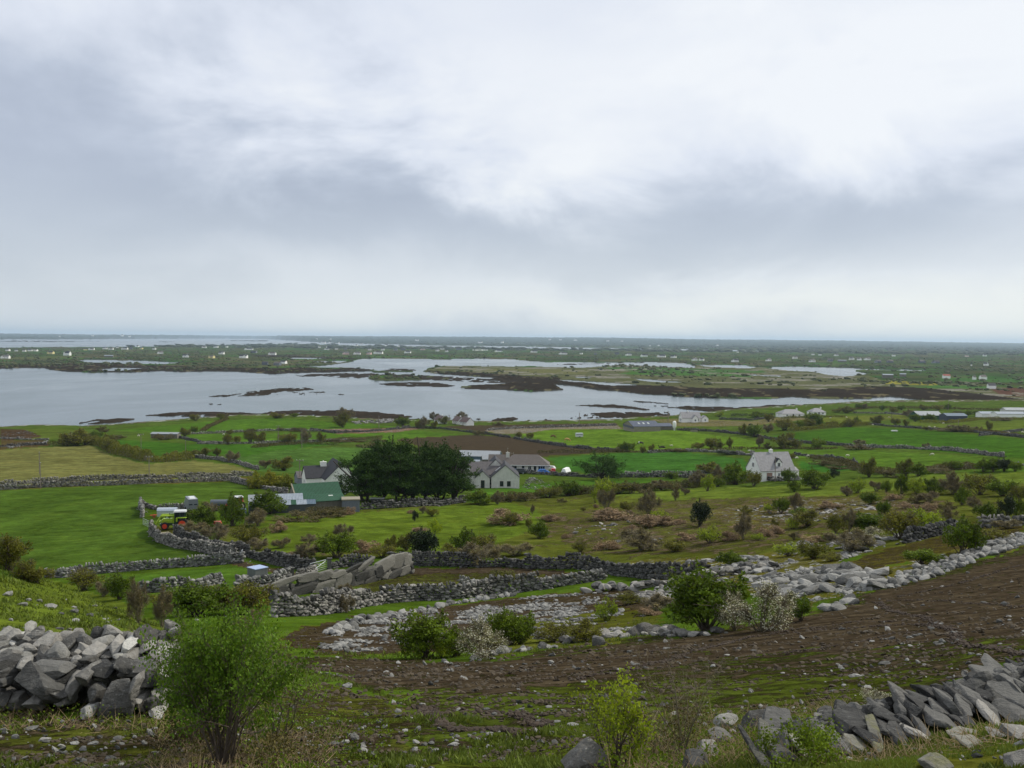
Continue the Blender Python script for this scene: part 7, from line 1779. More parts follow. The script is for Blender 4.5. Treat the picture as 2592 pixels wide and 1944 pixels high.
    # white house by the water
    r, s = place('white_house', 1760, 1069, rad(8), 'white two-gabled house with pale purple-grey roof by the water')
    wing(r, -2, 6, 13, 8, 2.8, 3.8, W_WHITE, R_PALE, 0, .3)
    xw = XF(-2, 6)
    opening(r, xw, 3, 13, 8, 0, 3.6, .8, .9); opening(r, xw, 3, 13, 8, 2.2, .9, .9, 1.1); opening(r, xw, 3, 13, 8, -1.9, .9, .9, 1.1); opening(r, xw, 3, 13, 8, .3, .1, 1.4, 2.0)
    wing(r, -.2, 1.8, 5, 4.2, 2.6, 2.2, W_WHITE, R_PALE, math.pi/2, .25); opening(r, XF(-.2, 1.8, math.pi/2), 3, 5, 4.2, 0, .8, 1.0, 1.1)
    wing(r, 7.2, 3.0, 5, 4.4, 2.6, 1.8, W_WHITE, R_PALE, math.pi/2, .25, hip=0); opening(r, XF(7.2, 3.0, math.pi/2), 3, 5, 4.4, 0, .9, .9, 1.1)
    opening(r, xw, 0, 13, 8, 4.6, .6, 1.3, 1.6); chimney(r, -3.5, 6, 5.9, 1.3, 1.1, .6)
    # shore cottages
    for (px, py, L, W, H, R_, yaw, wm, rm, lab) in [
        (1106,1071,9,5.5,2.3,2.7,-62,W_WHITE,R_THATCH,'small gabled cottage with grey thatch roof, nearer the curving wall'),
        (1172,1076,10,5.5,2.3,2.7,-60,W_WHITE,R_THATCH,'gabled white cottage beside the shore pole'),
        (1152,1073,9,5.5,2.3,2.5,-62,W_WHITE,R_THATCH,'dull-roofed cottage half hidden by a bare tree'),
        (2008,1056,17,11,2.6,2.8,10,W_WHITE,R_PALE,'white bungalow with broad pale roof above the inlet'),
        (2073,1051,11,9,2.5,2.6,8,W_WHITE,R_PALE,'small white cottage with hipped roof above the inlet'),
        (2355,1062,17,13,2.8,2.4,4,R_GREEN,R_GALV,'green-sided shed with pale roof among dark trees'),
        (2423,1066,14,10,3.4,1.4,6,R_DKBLUE,R_BLUE,'blue-roofed shed standing alone beside the green-sided shed'),
        (2515,1056,17,9,2.4,1.2,1,W_WHITE,R_WHITE,'first long low shed with white roof by the skyline hedge'),
        (2560,1057,20,9,2.5,1.2,1,W_WHITE,R_WHITE,'longer low white-roofed shed next to the dark hedge'),
        (2580,1048,20,9,2.8,1.6,1,W_GREY,R_GALV,'grey-roofed shed standing behind the white-roofed sheds'),
        (415,1110,13,5,2.2,.6,-2,W_BLOCK,R_GALV,'long low grey shed standing alone in the shore fields')]:
        r, s = place('cottage' if 'cottage' in lab or 'bungalow' in lab else 'long_shed', px, py, rad(yaw), lab, 'house' if 'cottage' in lab or 'bungalow' in lab else 'shed')
        hip = W*.42 if ('hipped' in lab or 'bungalow' in lab) else 0
        wing(r, 0, W/2, L, W, H, R_, wm, rm, 0, .3, hip=hip)
        xc = XF(0, W/2)
        if wm is W_WHITE and rm is not R_WHITE:
            for u in (-L*.28, L*.28): opening(r, xc, 0, L, W, u, .8, 1.1, 1.1)
            opening(r, xc, 0, L, W, 0, .05, .9, 2.0, M_FRAMED, name='door', bars=0, door=True)
            opening(r, xc, 3, L, W, 0, .9, .9, 1.0)
            chimney(r, L*.30, W/2, H+R_*.75, 1.2)
def build_far_houses():
    r = random.Random(9)
    names = {'w': ('white', W_WHITE), 'y': ('cream-yellow', W_CREAM), 'g': ('grey', W_STONE), 'p': ('pale pink', W_PINK), 't': ('tall grey-fronted', W_WHITE), 's': ('low white-roofed', W_BLOCK), 'v': ('narrow white-gabled', W_WHITE), 'k': ('dark square', W_STONE), 'r': ('red-roofed', W_WHITE)}
    for key, (ox, oy, s, L) in FARH.items():
        for zx, zy, w, k in L:
            px, py = ox+zx*s, oy+zy*s
            g = G(px, py); sc = g.y/FPX
            wm_ = w*s*sc*.95
            big = wm_ > 26
            H = min(6, 3.6+.06*wm_)*(1.5 if k == 't' else 1)*(max(1, g.y/5200)); R_ = H*.8
            D = min(wm_*.7, 9*max(1, g.y/5200))
            nm, mat = names[k]
            root = empty('far_shed' if k == 's' else 'far_house', g, rad(r.uniform(-25, 25)))
            rm = R_WHITE if k == 's' else (R_RED if k == 'r' else r.choice([R_SLATE, R_SLATE, R_GREYT, R_BROWN]))
            if k == 'v': D, rot = 9, 0
            if k in 'sv' or wm_ < 14:
                wing(root, 0, D/2, wm_, D, H, R_*(.4 if k == 's' else .8), mat, rm, math.pi/2*0, .2, base=2.5)
                if k == 'v': wing(root, 0, -1, 6, wm_*.9, H, R_, mat, rm, math.pi/2, .1, base=2.5)
            else:
                wing(root, wm_*.12, D/2, wm_*.72, D, H, R_, mat, rm, 0, .3, base=2.5)
                x = -wm_*.30*(1 if r.random() < .5 else -1)
                wing(root, x, D*.35, D*1.1, wm_*.34, H*.9, R_*.75, mat, rm, math.pi/2, .3, base=2.5)
                if g.y < 5000:
                    chimney(root, wm_*.3, D/2, H+R_*.7, 1.8, 1.4, 1.0, mat)
                    xf = XF(wm_*.12, D/2)
                    for u in (-.22, .05, .3): opening(root, xf, 0, wm_*.72, D, u*wm_*.72, 1.0, 1.3, 1.3, M_FRAMED, bars=0)
            what = ('large ' if big else ('tiny ' if w < 24 else ''))+nm+(' shed' if k == 's' else ' house')
            add_prop(root, None, 'shed' if k == 's' else 'house', 'houses scattered across the far side of the bay')
            autolabel(root, what, px, py)
build_main_houses()
build_far_houses()
# ---------------------------------------------------------------- vehicles, gates, poles, animals
def paint(name, c, rough=.35): return simple(name, c, rough, .06, 4, 0, 0, .5)
P_LIME = paint('lime_green_paint', lin(150,178,40)); P_GREEN = paint('dark_green_paint', lin(40,70,44)); P_RED = paint('red_paint', lin(170,38,34)); P_ORANGE = paint('orange_red_rim', lin(206,70,44))
P_WHITE = paint('white_paint', lin(196,198,198)); P_BLACK = paint('black_rubber', lin(34,34,34), .9); P_SILVER = simple('bare_aluminium', lin(176,184,192), .35, .08, 4, .5); P_GREY = paint('grey_van_paint', lin(112,117,122))
P_BLUE = paint('bright_blue_paint', lin(52,112,190)); P_DARK = paint('dark_car_paint', lin(46,50,58)); P_RUST = simple('rusty_steel', lin(140,84,60), .9, .2, 6); P_TANK = paint('slurry_tank_grey', lin(82,90,98), .6); P_TARP = simple('white_tarpaulin', lin(226,228,226), .6, .06, 2)
P_BLUEBIN = paint('slate_blue_paint', lin(84,100,120), .5); P_BROWNR = paint('pale_rim', lin(190,184,170))
def cyl(cx, cy, cz, r, w, axis='y', n=16, r2=None):
    V, Fc = [], []
    r2 = r if r2 is None else r2
    for s, rr in ((-w/2, r), (w/2, r2)):
        for k in range(n):
            a = k*math.tau/n; c, q = math.cos(a)*rr, math.sin(a)*rr
            V.append({'y': (cx+c, cy+s, cz+q), 'x': (cx+s, cy+c, cz+q), 'z': (cx+c, cy+q, cz+s)}[axis])
    Fc = [[k, (k+1) % n, (k+1) % n+n, k+n] for k in range(n)]+[list(range(n))[::-1], [k+n for k in range(n)]]
    return V, Fc
def bar(p, q, t=.05):
    V, Fc = tubes([p], [q], t, t)
    return [tuple(v) for v in V], [list(map(int, f)) for f in Fc]
def taper(x0, x1, y0, y1, z0, z1, dx0=0, dx1=0, dy=0):
    V = [(x0,y0,z0),(x1,y0,z0),(x1,y1,z0),(x0,y1,z0),(x0+dx0,y0+dy,z1),(x1-dx1,y0+dy,z1),(x1-dx1,y1-dy,z1),(x0+dx0,y1-dy,z1)]
    return V, boxv(0,1,0,1,0,1)[1]
def wheel(root, x, y, r, w, rim, out):
    t = bpart(root, 'wheel', [cyl(x, y, r, r, w), cyl(x, y, r, r*.93, w*1.15)], P_BLACK, label=None)
    bpart(t, 'rim', [cyl(x, y+out*w*.55, r, r*.62, .08), cyl(x, y+out*w*.58, r, r*.2, .16)], rim)
    return t
def smooth_o(o):
    for p in o.data.polygons: p.use_smooth = True
def tractor(px, py, yaw, body, under, rim, label, loader=False, scale=1.0):
    g = G(px, py); r = empty('tractor', g, yaw); add_prop(r, label, 'tractor')
    bpart(r, 'bonnet', [taper(.3, 2.1, -.38, .38, .95, 1.55, 0, .18, .05), boxv(2.0, 2.12, -.3, .3, .9, 1.4)], body)
    bpart(r, 'chassis', [boxv(-1.2, 2.2, -.3, .3, .55, .95), boxv(2.1, 2.4, -.35, .35, .5, .8), boxv(-1.5, -1.1, -.4, .4, .6, 1.0)], under)
    c = bpart(r, 'cab', [boxv(-1.15, -1.05, -.7, -.6, 1.2, 2.5), boxv(-1.15, -1.05, .6, .7, 1.2, 2.5), boxv(.25, .35, -.7, -.6, 1.2, 2.5), boxv(.25, .35, .6, .7, 1.2, 2.5), boxv(-1.15, .35, -.7, .7, .9, 1.35), boxv(-.45, -.37, -.7, -.6, 1.3, 2.5), boxv(-.45, -.37, .6, .7, 1.3, 2.5)], under)
    bpart(c, 'glass', [boxv(-1.08, .28, -.62, .62, 1.35, 2.45)], M_PANE)
    bpart(r, 'cab_roof', [taper(-1.3, .5, -.8, .8, 2.5, 2.68, .1, .1, .1)], P_WHITE)
    for s in (-1, 1):
        wheel(r, -.75, s*.85, .82, .45, rim, s); wheel(r, 1.65, s*.8, .55, .36, rim, s)
        bpart(r, 'mudguard', [boxv(-1.35, -.1, s*.85-.24, s*.85+.24, 1.68, 1.76), boxv(-.1, .1, s*.85-.24, s*.85+.24, 1.2, 1.72)], body)
        bpart(r, 'headlight', [boxv(2.12, 2.16, s*.25-.08, s*.25+.08, 1.2, 1.3)], P_WHITE)
    bpart(r, 'exhaust', [bar((1.0, .3, 1.5), (1.0, .3, 2.4), .045)], P_DARK)
    if loader:
        for s in (-1, 1):
            bpart(r, 'loader_arm', [bar((.4, s*.62, 2.0), (2.2, s*.62, 2.0), .11), bar((2.2, s*.62, 2.0), (3.1, s*.62, .45), .11), bar((.5, s*.55, .9), (.5, s*.55, 1.9), .1), bar((.8, s*.55, 1.2), (2.1, s*.55, 1.4), .05)], body)
        bpart(r, 'loader_crossbar', [bar((2.4, -.55, 1.2), (2.4, .55, 1.2), .06), bar((1.4, -.55, 1.8), (1.4, .55, 1.8), .05)], body)
        bpart(r, 'bucket', [boxv(2.9, 2.98, -1.0, 1.0, .1, .75), boxv(2.9, 3.6, -1.0, 1.0, .08, .15), boxv(2.9, 3.5, -1.0, -.94, .1, .6), boxv(2.9, 3.5, .94, 1.0, .1, .6)], P_DARK)
    return r
def car(px, py, yaw, m, label, L=4.2, H=1.45, W=1.75, name='parked_car', cat='car', van=False):
    g = G(px, py); r = empty(name, g, yaw); add_prop(r, label, cat)
    l = L/2; w = W/2
    side = [(-l, .35), (-l, .85), (-l+.15, .95), (-l+.55, H), (l*.25, H), (l*.62, .95), (l-.15, .8), (l, .6), (l, .35)] if not van else [(-l, .4), (-l, H-.25), (-l+.12, H), (l*.45, H), (l*.8, 1.2), (l, 1.0), (l, .4)]
    n = len(side)
    V = [(x, -w, z) for x, z in side]+[(x, w, z) for x, z in side]
    V = [(x, y*(.86 if z > 1.0 else 1), z) for x, y, z in V]
    bpart(r, 'body', [(V, [list(range(n)), [i+n for i in range(n)][::-1]]+[[i, i+n, (i+1) % n+n, (i+1) % n] for i in range(n)])], m)
    for s in (-1, 1):
        y = s*w*.90
        bpart(r, 'side_window', [boxv(-l+.7, l*.25, min(y, y+s*.03), max(y, y+s*.03), .98, H-.1)], M_PANE)
        for x in (-l*.62, l*.62): wheel(r, x, s*(w-.1), .32, .2, P_SILVER, s)
        bpart(r, 'headlight', [boxv(l-.02, l+.03, s*.6-.12, s*.6+.12, .62, .76)], P_WHITE)
    bpart(r, 'windscreen', [([(l*.28, -w*.78, H-.06), (l*.28, w*.78, H-.06), (l*.62+.02, w*.85, .99), (l*.62+.02, -w*.85, .99)], [[0, 3, 2, 1]])], M_PANE)
    return r
def gate(p0, p1, label, h=1.15):
    a, b = G(*p0), G(*p1)
    r = empty('field_gate', a); add_prop(r, label, 'gate')
    d = b-a
    def P(t, z): return (d.x*t, d.y*t, d.z*t+z)
    bpart(r, 'gate_frame', [bar(P(0, .05), P(0, h), .045), bar(P(1, .05), P(1, h), .045), bar(P(0, h), P(1, h), .04), bar(P(0, .1), P(1, h), .03), bar(P(.5, .1), P(.5, h), .03)], M_STEEL)
    for k in range(4):
        bpart(r, 'rail', [bar(P(0, .12+k*.24), P(1, .12+k*.24), .028)], M_STEEL)
    return r
def pole(px, ytop, ybase, label, arm=True, mat=None):
    g = G(px, ybase); s = g.y/FPX; h = max(3.0, (ybase-ytop)*s)
    r = empty('utility_pole', g); add_prop(r, label, 'utility pole', 'wooden utility poles across the farmland')
    t = max(.13, .09*g.y/200*.8)
    t = min(t, .24)
    V, Fc = tubes([(0, 0, -.5)], [(random.uniform(-.1, .1), 0, h)], t, t*.72)
    obj('pole', mesh_np('pole', V, Fc, [mat or M_POLE]), r)
    if arm:
        a = obj('crossarm', polym('crossarm', [boxv(-1.0, 1.0, -.07, .07, h-.35, h-.2)], M_POLE), r)
        for x in (-.85, 0, .85): bpart(a, 'insulator', [cyl(x, 0, h-.06, .07, .24, 'z', 8)], M_PANEL)
    else:
        bpart(r, 'cap', [cyl(0, 0, h, .16, .1, 'z', 8)], M_STEEL)
    return r
def skin_body(name, V, E, Rr, mat, sub=1):
    me = bpy.data.meshes.new(name); me.from_pydata(V, E, []); me.update()
    o = bpy.data.objects.new(name, me); COL.objects.link(o)
    sk = o.modifiers.new('skin', 'SKIN')
    for i, q in enumerate(Rr): me.skin_vertices[0].data[i].radius = q if isinstance(q, tuple) else (q, q)
    me.skin_vertices[0].data[0].use_root = True
    if sub: m = o.modifiers.new('sub', 'SUBSURF'); m.levels = sub; m.render_levels = sub
    dg = bpy.context.evaluated_depsgraph_get()
    res = bpy.data.meshes.new_from_object(o.evaluated_get(dg))
    res.materials.clear(); res.materials.append(mat)
    for p in res.polygons: p.use_smooth = True
    bpy.data.objects.remove(o)
    return res
def animal_mesh(name, mat, k=1.0, fat=1.0, grazing=True, neck=.9, lying=False):
    """quadruped 2 m long at k=1: trunk, neck to the ground when grazing, jointed legs"""
    hz_ = .42 if lying else .98
    hd = [(1.15, 0, .75*hz_), (1.42, 0, .22 if grazing else 1.15), (1.62, 0, .10 if grazing else 1.10)]
    V = [(0, 0, hz_), (.45, 0, hz_+.02), (.85, 0, hz_+.05), (-.45, 0, hz_+.02), (-.85, 0, hz_+.06)]+hd+[(-1.0, 0, hz_-.1), (-1.05, 0, hz_-.55)]
    E = [(0, 1), (1, 2), (0, 3), (3, 4), (2, 5), (5, 6), (6, 7), (4, 8), (8, 9)]
    Rr = [.36*fat, .36*fat, .28*fat, .37*fat, .27*fat, .17, .13, .09, .06, .03]
    for s in (-1, 1):
        for x, b in ((.72, 2), (-.72, 4)):
            o = len(V)
            if lying: V += [(x, s*.25, .22), (x+.35, s*.32, .08), (x+.6, s*.32, .06)]
            elif x > 0: V += [(x, s*.2, .62), (x+.02, s*.2, .34), (x, s*.2, .02)]
            else: V += [(x+.08, s*.2, .62), (x-.12, s*.2, .38), (x-.04, s*.2, .02)]
            E += [(b, o), (o, o+1), (o+1, o+2)]; Rr += [.13, .075, .06]
    V = [(a*k, b*k, c*k) for a, b, c in V]; Rr = [q*k for q in Rr]
    return skin_body(name, V, E, Rr, mat)
def build_things():
    tractor(449, 1338, rad(193), P_LIME, P_GREEN, P_ORANGE, 'light green tractor with front loader and red wheels on the farm track', True).scale = (1.18, 1.18, 1.18)
    tractor(598, 1290, rad(-150), P_RED, P_RED, P_BROWNR, 'old red tractor with white cab roof beside the lean-to shed')
    # livestock trailer
    r = empty('livestock_trailer', G(424, 1312), rad(8)); add_prop(r, 'silver livestock trailer with rounded roof behind the light green tractor', 'trailer')
    bpart(r, 'body', [boxv(-1.7, 1.7, -.8, .8, .45, 1.5)], P_SILVER)
    for z in (.7, .95, 1.2): bpart(r, 'side_slat', [boxv(-1.72, 1.72, -.84, -.8, z, z+.1)], P_WHITE)
    pr = [(-.85, 1.5), (-.7, 1.8), (-.35, 1.98), (.35, 1.98), (.7, 1.8), (.85, 1.5)]
    n = len(pr); V = [(-1.75, y, z) for y, z in pr]+[(1.75, y, z) for y, z in pr]
    bpart(r, 'roof', [(V, [list(range(n))[::-1], [i+n for i in range(n)]]+[[i, i+1, i+1+n, i+n] for i in range(n-1)]+[[0, n, 2*n-1, n-1]])], P_SILVER)
    for s in (-1, 1): wheel(r, .1, s*.9, .34, .2, P_SILVER, s)
    bpart(r, 'drawbar', [bar((1.7, 0, .5), (2.9, 0, .4), .05)], M_STEEL)
    # van
    r = empty('grey_van', G(489, 1296), rad(116)); add_prop(r, 'grey high-roofed van seen from behind with two rear windows', 'van')
    bpart(r, 'body', [taper(-.2, 5.0, -1.0, 1.0, .5, 2.5, .1, .6, .12), boxv(4.6, 5.6, -.95, .95, .5, 1.4)], P_GREY)
    bpart(r, 'roof_pod', [taper(.5, 3.2, -.6, .6, 2.5, 2.68, .2, .2, .1)], P_WHITE)
    for s in (-1, 1):
        w_ = bpart(r, 'rear_window', [([(-.16, s*.46-.32, 1.45), (-.16, s*.46+.32, 1.45), (-.09, s*.46+.30, 2.1), (-.09, s*.46-.30, 2.1)], [[0, 1, 2, 3]]), boxv(-.2, -.1, s*.46-.34, s*.46+.34, 1.38, 1.44)], M_PANE)
        for x in (.9, 4.2): wheel(r, x, s*.9, .36, .22, P_SILVER, s)
    # slurry tanker and machinery
    r = empty('slurry_tanker', G(556, 1292), rad(5)); add_prop(r, 'dark grey slurry tanker parked behind the bushes by the red tractor', 'tanker')
    bpart(r, 'tank', [cyl(0, 0, 1.45, .7, 3.4, 'x', 18)], P_TANK, smooth=False)
    for s in (-1, 1): wheel(r, -.3, s*.8, .55, .35, P_GREY, s)
    bpart(r, 'drawbar', [bar((1.6, 0, .8), (2.9, 0, .5), .07)], M_STEEL)
    r = empty('hay_tedder', G(390, 1310), rad(20)); add_prop(r, 'small rusty orange implement inside the ruined wall', 'farm implement')
    bpart(r, 'frame', [bar((-.7, 0, .45), (.8, 0, .5), .07), bar((0, -.5, .4), (0, .5, .4), .06), bar((.8, 0, .5), (1.2, 0, .2), .05)], P_ORANGE)
    for s in (-1, 1): bpart(r, 'rotor', [cyl(0, s*.5, .28, .28, .1)], P_RUST)
    r = empty('orange_mower', G(550, 1328), rad(10)); add_prop(r, 'orange mower deck half hidden between two bushes', 'farm implement')
    bpart(r, 'deck', [taper(-.7, .7, -.5, .5, .2, .6, .1, .1, .1)], P_ORANGE); bpart(r, 'hitch', [bar((.6, 0, .5), (1.0, 0, .9), .05)], P_DARK)
    r = empty('oil_tank', G(612, 1305), rad(20)); add_prop(r, 'slate-blue drum tank against the end of the lean-to shed', 'tank')
    bpart(r, 'drum', [cyl(0, 0, .75, .6, 1.6, 'x', 14)], P_BLUEBIN); bpart(r, 'stand', [boxv(-.6, -.5, -.4, .4, -.3, .4), boxv(.5, .6, -.4, .4, -.3, .4)], P_RUST)
    r = empty('scrap_pile', G(625, 1330), 0); add_prop(r, 'pile of scrap timber and pale sheet below the lean-to shed', 'scrap pile')
    for k in range(7):
        a = random.uniform(0, 6); bpart(r, 'plank', [bar((math.cos(a)*.6, math.sin(a)*.5, 0), (random.uniform(-.3, .3), .1, random.uniform(.8, 1.7)), .06)], M_WOOD)
    bpart(r, 'sheet', [taper(.2, 1.2, -.4, .4, .5, .56, .1, .1, 0)], P_WHITE)
    # cars at the bungalow and farmhouse
    car(1314, 1199, rad(175), P_DARK, 'dark estate car parked before the bungalow windows', 4.6, 1.7)
    car(1376, 1199, rad(8), P_BLUE, 'bright blue hatchback parked at the bungalow door', 3.9, 1.5)
    car(1303, 1196, rad(80), P_BLUEBIN, 'blue-grey car nose-on beside the dark estate car', 4.0, 1.5)
    car(1391, 1190, rad(160), P_WHITE, 'white car at the end of the bungalow', 4.2, 1.5)
    car(858, 1252, rad(20), P_DARK, 'dark car parked by the farmhouse under the cypress edge', 4.3, 1.5)
    r = empty('red_baler', G(1400, 1198), rad(95)); add_prop(r, 'red farm machine between the blue hatchback and white covered boat', 'farm machine')
    bpart(r, 'body', [taper(-1.1, 1.1, -.7, .7, .6, 1.7, .2, .4, .1)], P_RED); bpart(r, 'pickup', [taper(1.0, 2.0, -.9, .9, .2, .8, 0, .3, 0)], P_RUST)
    for s in (-1, 1): wheel(r, -.2, s*.8, .45, .28, P_WHITE, s)
    r = empty('covered_boat', G(1434, 1200), rad(60)); add_prop(r, 'boat on a trailer under a bright white cover beside the spreading cypress', 'boat')
    bpart(r, 'cover', [([(-2.2,-.9,.8),(1.6,-.9,.8),(2.8,0,1.0),(1.6,.9,.8),(-2.2,.9,.8),(-2.1,-.5,1.9),(.9,-.5,2.2),(1.6,0,2.1),(.9,.5,2.2),(-2.1,.5,1.9)], [[0,1,6,5],[1,2,7,6],[2,3,8,7],[3,4,9,8],[4,0,5,9],[5,6,7,8,9],[0,4,3,2,1]])], P_TARP)
    bpart(r, 'hull', [([(-2.1,-.8,.8),(1.6,-.8,.8),(2.7,0,.95),(1.6,.8,.8),(-2.1,.8,.8),(-2.0,-.3,.3),(1.2,-.3,.3),(1.2,.3,.3),(-2.0,.3,.3)], [[0,5,6,1],[1,6,2],[2,7,3],[6,7,2],[3,7,8,4],[4,8,5,0],[5,8,7,6]])], P_GREY)
    for s in (-1, 1): wheel(r, -.4, s*.75, .28, .18, P_SILVER, s)
    r = empty('flat_trailer', G(955, 1272), rad(4)); add_prop(r, 'low dark flatbed trailer with pale top under the cypress clump', 'trailer')
    bpart(r, 'deck', [boxv(-1.6, 1.6, -.8, .8, .9, 1.0)], P_TARP); bpart(r, 'frame', [boxv(-1.4, 1.4, -.6, .6, .5, .9), bar((1.4, 0, .6), (2.4, 0, .5), .05)], P_DARK)
    for s in (-1, 1): wheel(r, 0, s*.8, .36, .2, P_DARK, s)
    # white box and trough, boards
    r = empty('livestock_box', G(1466, 1107), rad(12)); add_prop(r, 'white steel livestock box standing in the cattle field', 'livestock trailer')
    bpart(r, 'body', [boxv(-2.0, 2.0, -1, 1, .4, 2.3)], P_WHITE); bpart(r, 'roof', [taper(-2.05, 2.05, -1.05, 1.05, 2.3, 2.45, .1, .1, .2)], P_SILVER)
    bpart(r, 'vent_strip', [boxv(-1.8, 1.8, -1.03, -.99, 1.5, 1.8)], P_TANK)
    for s in (-1, 1): wheel(r, .1, s*1.0, .36, .2, P_DARK, s)
    r = empty('water_trough', G(2264, 1092), rad(6)); add_prop(r, 'white upturned boat-shaped trough alone in the broad green field', 'trough')
    bpart(r, 'basin', [([(-2.2,0,.5),(-1.2,-.8,.6),(1.2,-.8,.6),(2.2,0,.5),(1.2,.8,.6),(-1.2,.8,.6),(-1.2,-.5,-.2),(1.2,-.5,-.2),(1.2,.5,-.2),(-1.2,.5,-.2)], [[0,6,7,3,2,1],[3,8,9,0,5,4],[6,9,8,7],[0,1,2,3,4,5],[0,9,6],[3,7,8]])], P_TARP)
    bpart(r, 'keel', [boxv(-1.4, 1.4, -.06, .06, .6, .75)], P_TARP)
    r = empty('feed_trough', G(1757, 1093), rad(3)); add_prop(r, 'long pale feed barrier on the wall east of the feed silo', 'trough')
    bpart(r, 'panel', [boxv(-2.1, 2.1, -.1, .1, .1, 1.0)], W_TAN); bpart(r, 'post', [boxv(-2.2, -2.1, -.12, .12, 0, 1.2), boxv(2.1, 2.2, -.12, .12, 0, 1.2)], M_WOOD)
    r = empty('road_sign', G(2447, 1186), rad(5)); add_prop(r, 'small pale road sign on posts by the road wall', 'sign')
    bpart(r, 'board', [boxv(-.75, .75, -.03, .03, .7, 1.8)], W_TAN)
    for x in (-.6, .6): bpart(r, 'post', [boxv(x-.05, x+.05, .03, .1, -.3, 1.9)], M_WOOD)
    # grey metal tank by the track
    r = empty('metal_tank', G(652, 1458), rad(-42)); add_prop(r, 'square grey metal tank with a pale blue lid by the farm track', 'tank')
    bpart(r, 'body', [boxv(-.85, .85, -.85, .85, -.2, 1.0)], mat_paint('zinc_tank', lin(108,110,112), .5, .1, .2, metal=.2)); bpart(r, 'lid', [boxv(-.9, .9, -.9, .9, 1.0, 1.08)], paint('blue_grey_lid', lin(150,166,196), .5))
    r = empty('gatepost', G(739, 1468), .2); add_prop(r, 'squat concrete gatepost between the loose wall and the track', 'gatepost')
    bpart(r, 'shaft', [taper(-.26, .26, -.22, .22, -.3, 1.3, .03, .03, .02)], M_SLAB); bpart(r, 'capstone', [boxv(-.3, .3, -.26, .26, 1.3, 1.42)], M_SLAB)
    r = empty('gatepost', G(834, 1440), .2); add_prop(r, 'dark stone gatepost holding the metal gate on the track', 'gatepost')
    bpart(r, 'shaft', [taper(-.25, .25, -.25, .25, -.3, 1.25, .03, .03, .02)], M_ROCKD); bpart(r, 'capstone', [boxv(-.32, .32, -.3, .3, 1.25, 1.36)], M_ROCKD)
    r = empty('concrete_slab', G(408, 1352), rad(35)); add_prop(r, 'pale concrete slab lying in the grass before the green tractor', 'slab')
    bpart(r, 'slab', [boxv(-1.3, 1.3, -.35, .35, 0, .22)], W_TAN); bpart(r, 'bearer', [boxv(-1.0, -.8, -.3, .3, -.2, 0), boxv(.8, 1.0, -.3, .3, -.2, 0)], M_WOOD)
    gate((362, 1328), (385, 1340), 'galvanised field gate leading into the big green field'); gate((785, 1452), (829, 1440), 'galvanised five-bar gate across the farm track below the slab wall', 1.2)
    gate((607, 1424), (614, 1412), 'galvanised gate standing open at the corner of the big field', 1.2)
    P = [(357,1098,1153,'pole among the hedge thorns above the yellow-green field',1),(470,1115,1157,'pale slim pole in the emerald field beside the thick hedge',0),(100,1144,1200,'pole standing in the middle of the yellow-green field',0),(378,1154,1212,'pole with crossarm by the lane beyond the big green field',1),(103,1170,1236,'thin pole rising from the double lane walls',0),
         (704,1077,1124,'pole before the shore field wall, closer to the shed',1),(764,1088,1134,'pole in the emerald field behind the golden hedge',0),(959,1054,1083,'small pole at the shore east of the bare tree',0),(1182,1050,1076,'pole next to the white shore cottage',0),(1137,1050,1073,'pole among the shore cottages',1),
         (1466,1044,1074,'pole by the shore road above the cattle field',0),(1691,1041,1068,'pole between the dark blue barn and the white house',1),(759,1163,1224,'telephone pole behind the green-roofed barn',1),(1285,1134,1182,'tall bare pole in front of the bungalow chimney',0),(1293,1146,1188,'dark pole with lamp and insulators at the bungalow',1),
         (1962,1154,1218,'grey pole in front of the dormer house roof',0),(2257,1047,1072,'pole in the sheep pasture below the inlet',0),(2400,1016,1038,'pole on the inlet shore near the end of the channel',0),(2426,1064,1086,'thin pole in the small pasture by the blue-roofed shed',0)]
    for px, a, b, lab, arm in P: pole(px, a, b, lab, bool(arm))
    # wires
    def wire(a, b, lab):
        A, B = G(a[0], a[2]), G(b[0], b[2])
        A.z += (a[2]-a[1])*A.y/FPX-.1; B.z += (b[2]-b[1])*B.y/FPX-.1
        pts_ = [A.lerp(B, t/10)-Vector((0, 0, 3*(t/10)*(1-t/10))) for t in range(11)]
        V, Fc = tubes([p-A for p in pts_[:-1]], [p-A for p in pts_[1:]], .018, .018)
        add_prop(obj('overhead_wire', mesh_np('wire', V, Fc, [P_DARK]), None, A), lab, 'wire')
    # animals
    wool = simple('sheep_wool', lin(206,200,184), .95, .1, 9); face = simple('black_face', lin(40,36,34), .8, .1)
    shp = [animal_mesh('body', wool, .62, 1.25, True), animal_mesh('body', wool, .62, 1.25, False)]
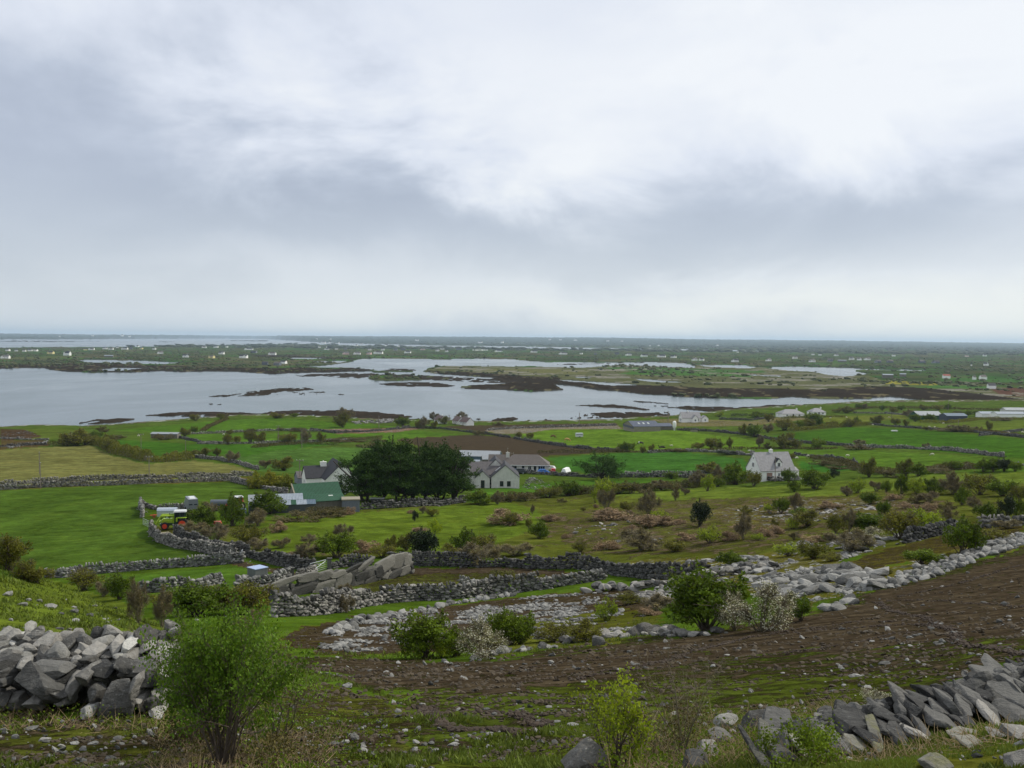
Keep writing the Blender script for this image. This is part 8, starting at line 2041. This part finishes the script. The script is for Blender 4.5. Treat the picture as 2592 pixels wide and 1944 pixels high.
    S_ = [(1897,1144,'field behind the dormer house roof'),(2017,1162,'wall behind the dormer house'),(2046,1157,'middle of the dormer house field'),(2145,1156,'long field wall beyond the dormer house'),(2102,1059,'pasture by the hipped cottage'),(2143,1058,'middle of the inlet pasture'),(2250,1058,'pole in the sheep pasture'),
          (2366,1083,'small pasture below the green-sided shed'),(2388,1073,'middle of the small pasture'),(2402,1080,'wall of the small pasture'),(2352,1082,'thorns of the small pasture'),(2553,1097,'track wall of the top pasture'),(2588,1096,'end of the track wall'),(351,1105,'pole above the yellow-green field'),(566,1101,'thorn in the shore fields'),
          (2209,1077,'wall above the broad field'),(2360,1153,'long field wall under the broad field'),(1700,1130,'corner of the cattle field')]
    for i, (px, py, lab) in enumerate(S_):
        r = empty('sheep', G(px, py), random.uniform(-.5, .5)+(math.pi if i % 3 else 0)); add_prop(r, 'white sheep by the '+lab if not lab.startswith('middle') else 'white sheep grazing in the '+lab, 'sheep', 'sheep grazing in the fields')
        o = bpy.data.objects.new('body', shp[i % 2]); link(o, r)
        link(bpy.data.objects.new('muzzle', polym('muzzle', [boxv(.90, 1.04, -.05, .05, .0, .14)] if i % 2 == 0 else [boxv(.92, 1.08, -.05, .05, .62, .76)], face)), r)
    cows = [((1399.5,1109),lin(96,62,44),'brown cow grazing beside the cattle field wall',0,False),((1435,1117),lin(184,140,92),'tan cow standing alone between brown cow and livestock box',0,False),((1622,1127),lin(54,46,44),'black and white cow in the lower cattle field',math.pi,False),((1677,1134),lin(44,34,30),'dark brown cow lying at the foot of the cattle field',math.pi,True),((1900,1079),lin(44,34,30),'dark cow far off by the garden hedge thorns',0,False)]
    for (pp, c, lab, a, ly) in cows:
        m = simple('cow_hide', c, .85, .2, 3)
        r = empty('cow', G(*pp), a+random.uniform(-.3, .3)); add_prop(r, lab, 'cow', 'cattle in the shore field')
        link(bpy.data.objects.new('body', animal_mesh('body', m, 1.35, 1.0, not ly, lying=ly)), r)
        bpart(r, 'ear', [boxv(1.75, 1.82, -.2, .2, 1.5 if ly else .42, 1.58 if ly else .50)], m)
        if 'white' in lab: bpart(r, 'patch', [cyl(.9, 0, 1.34, .50, .5, 'x', 10)], P_WHITE)
build_things()
flush_labels()
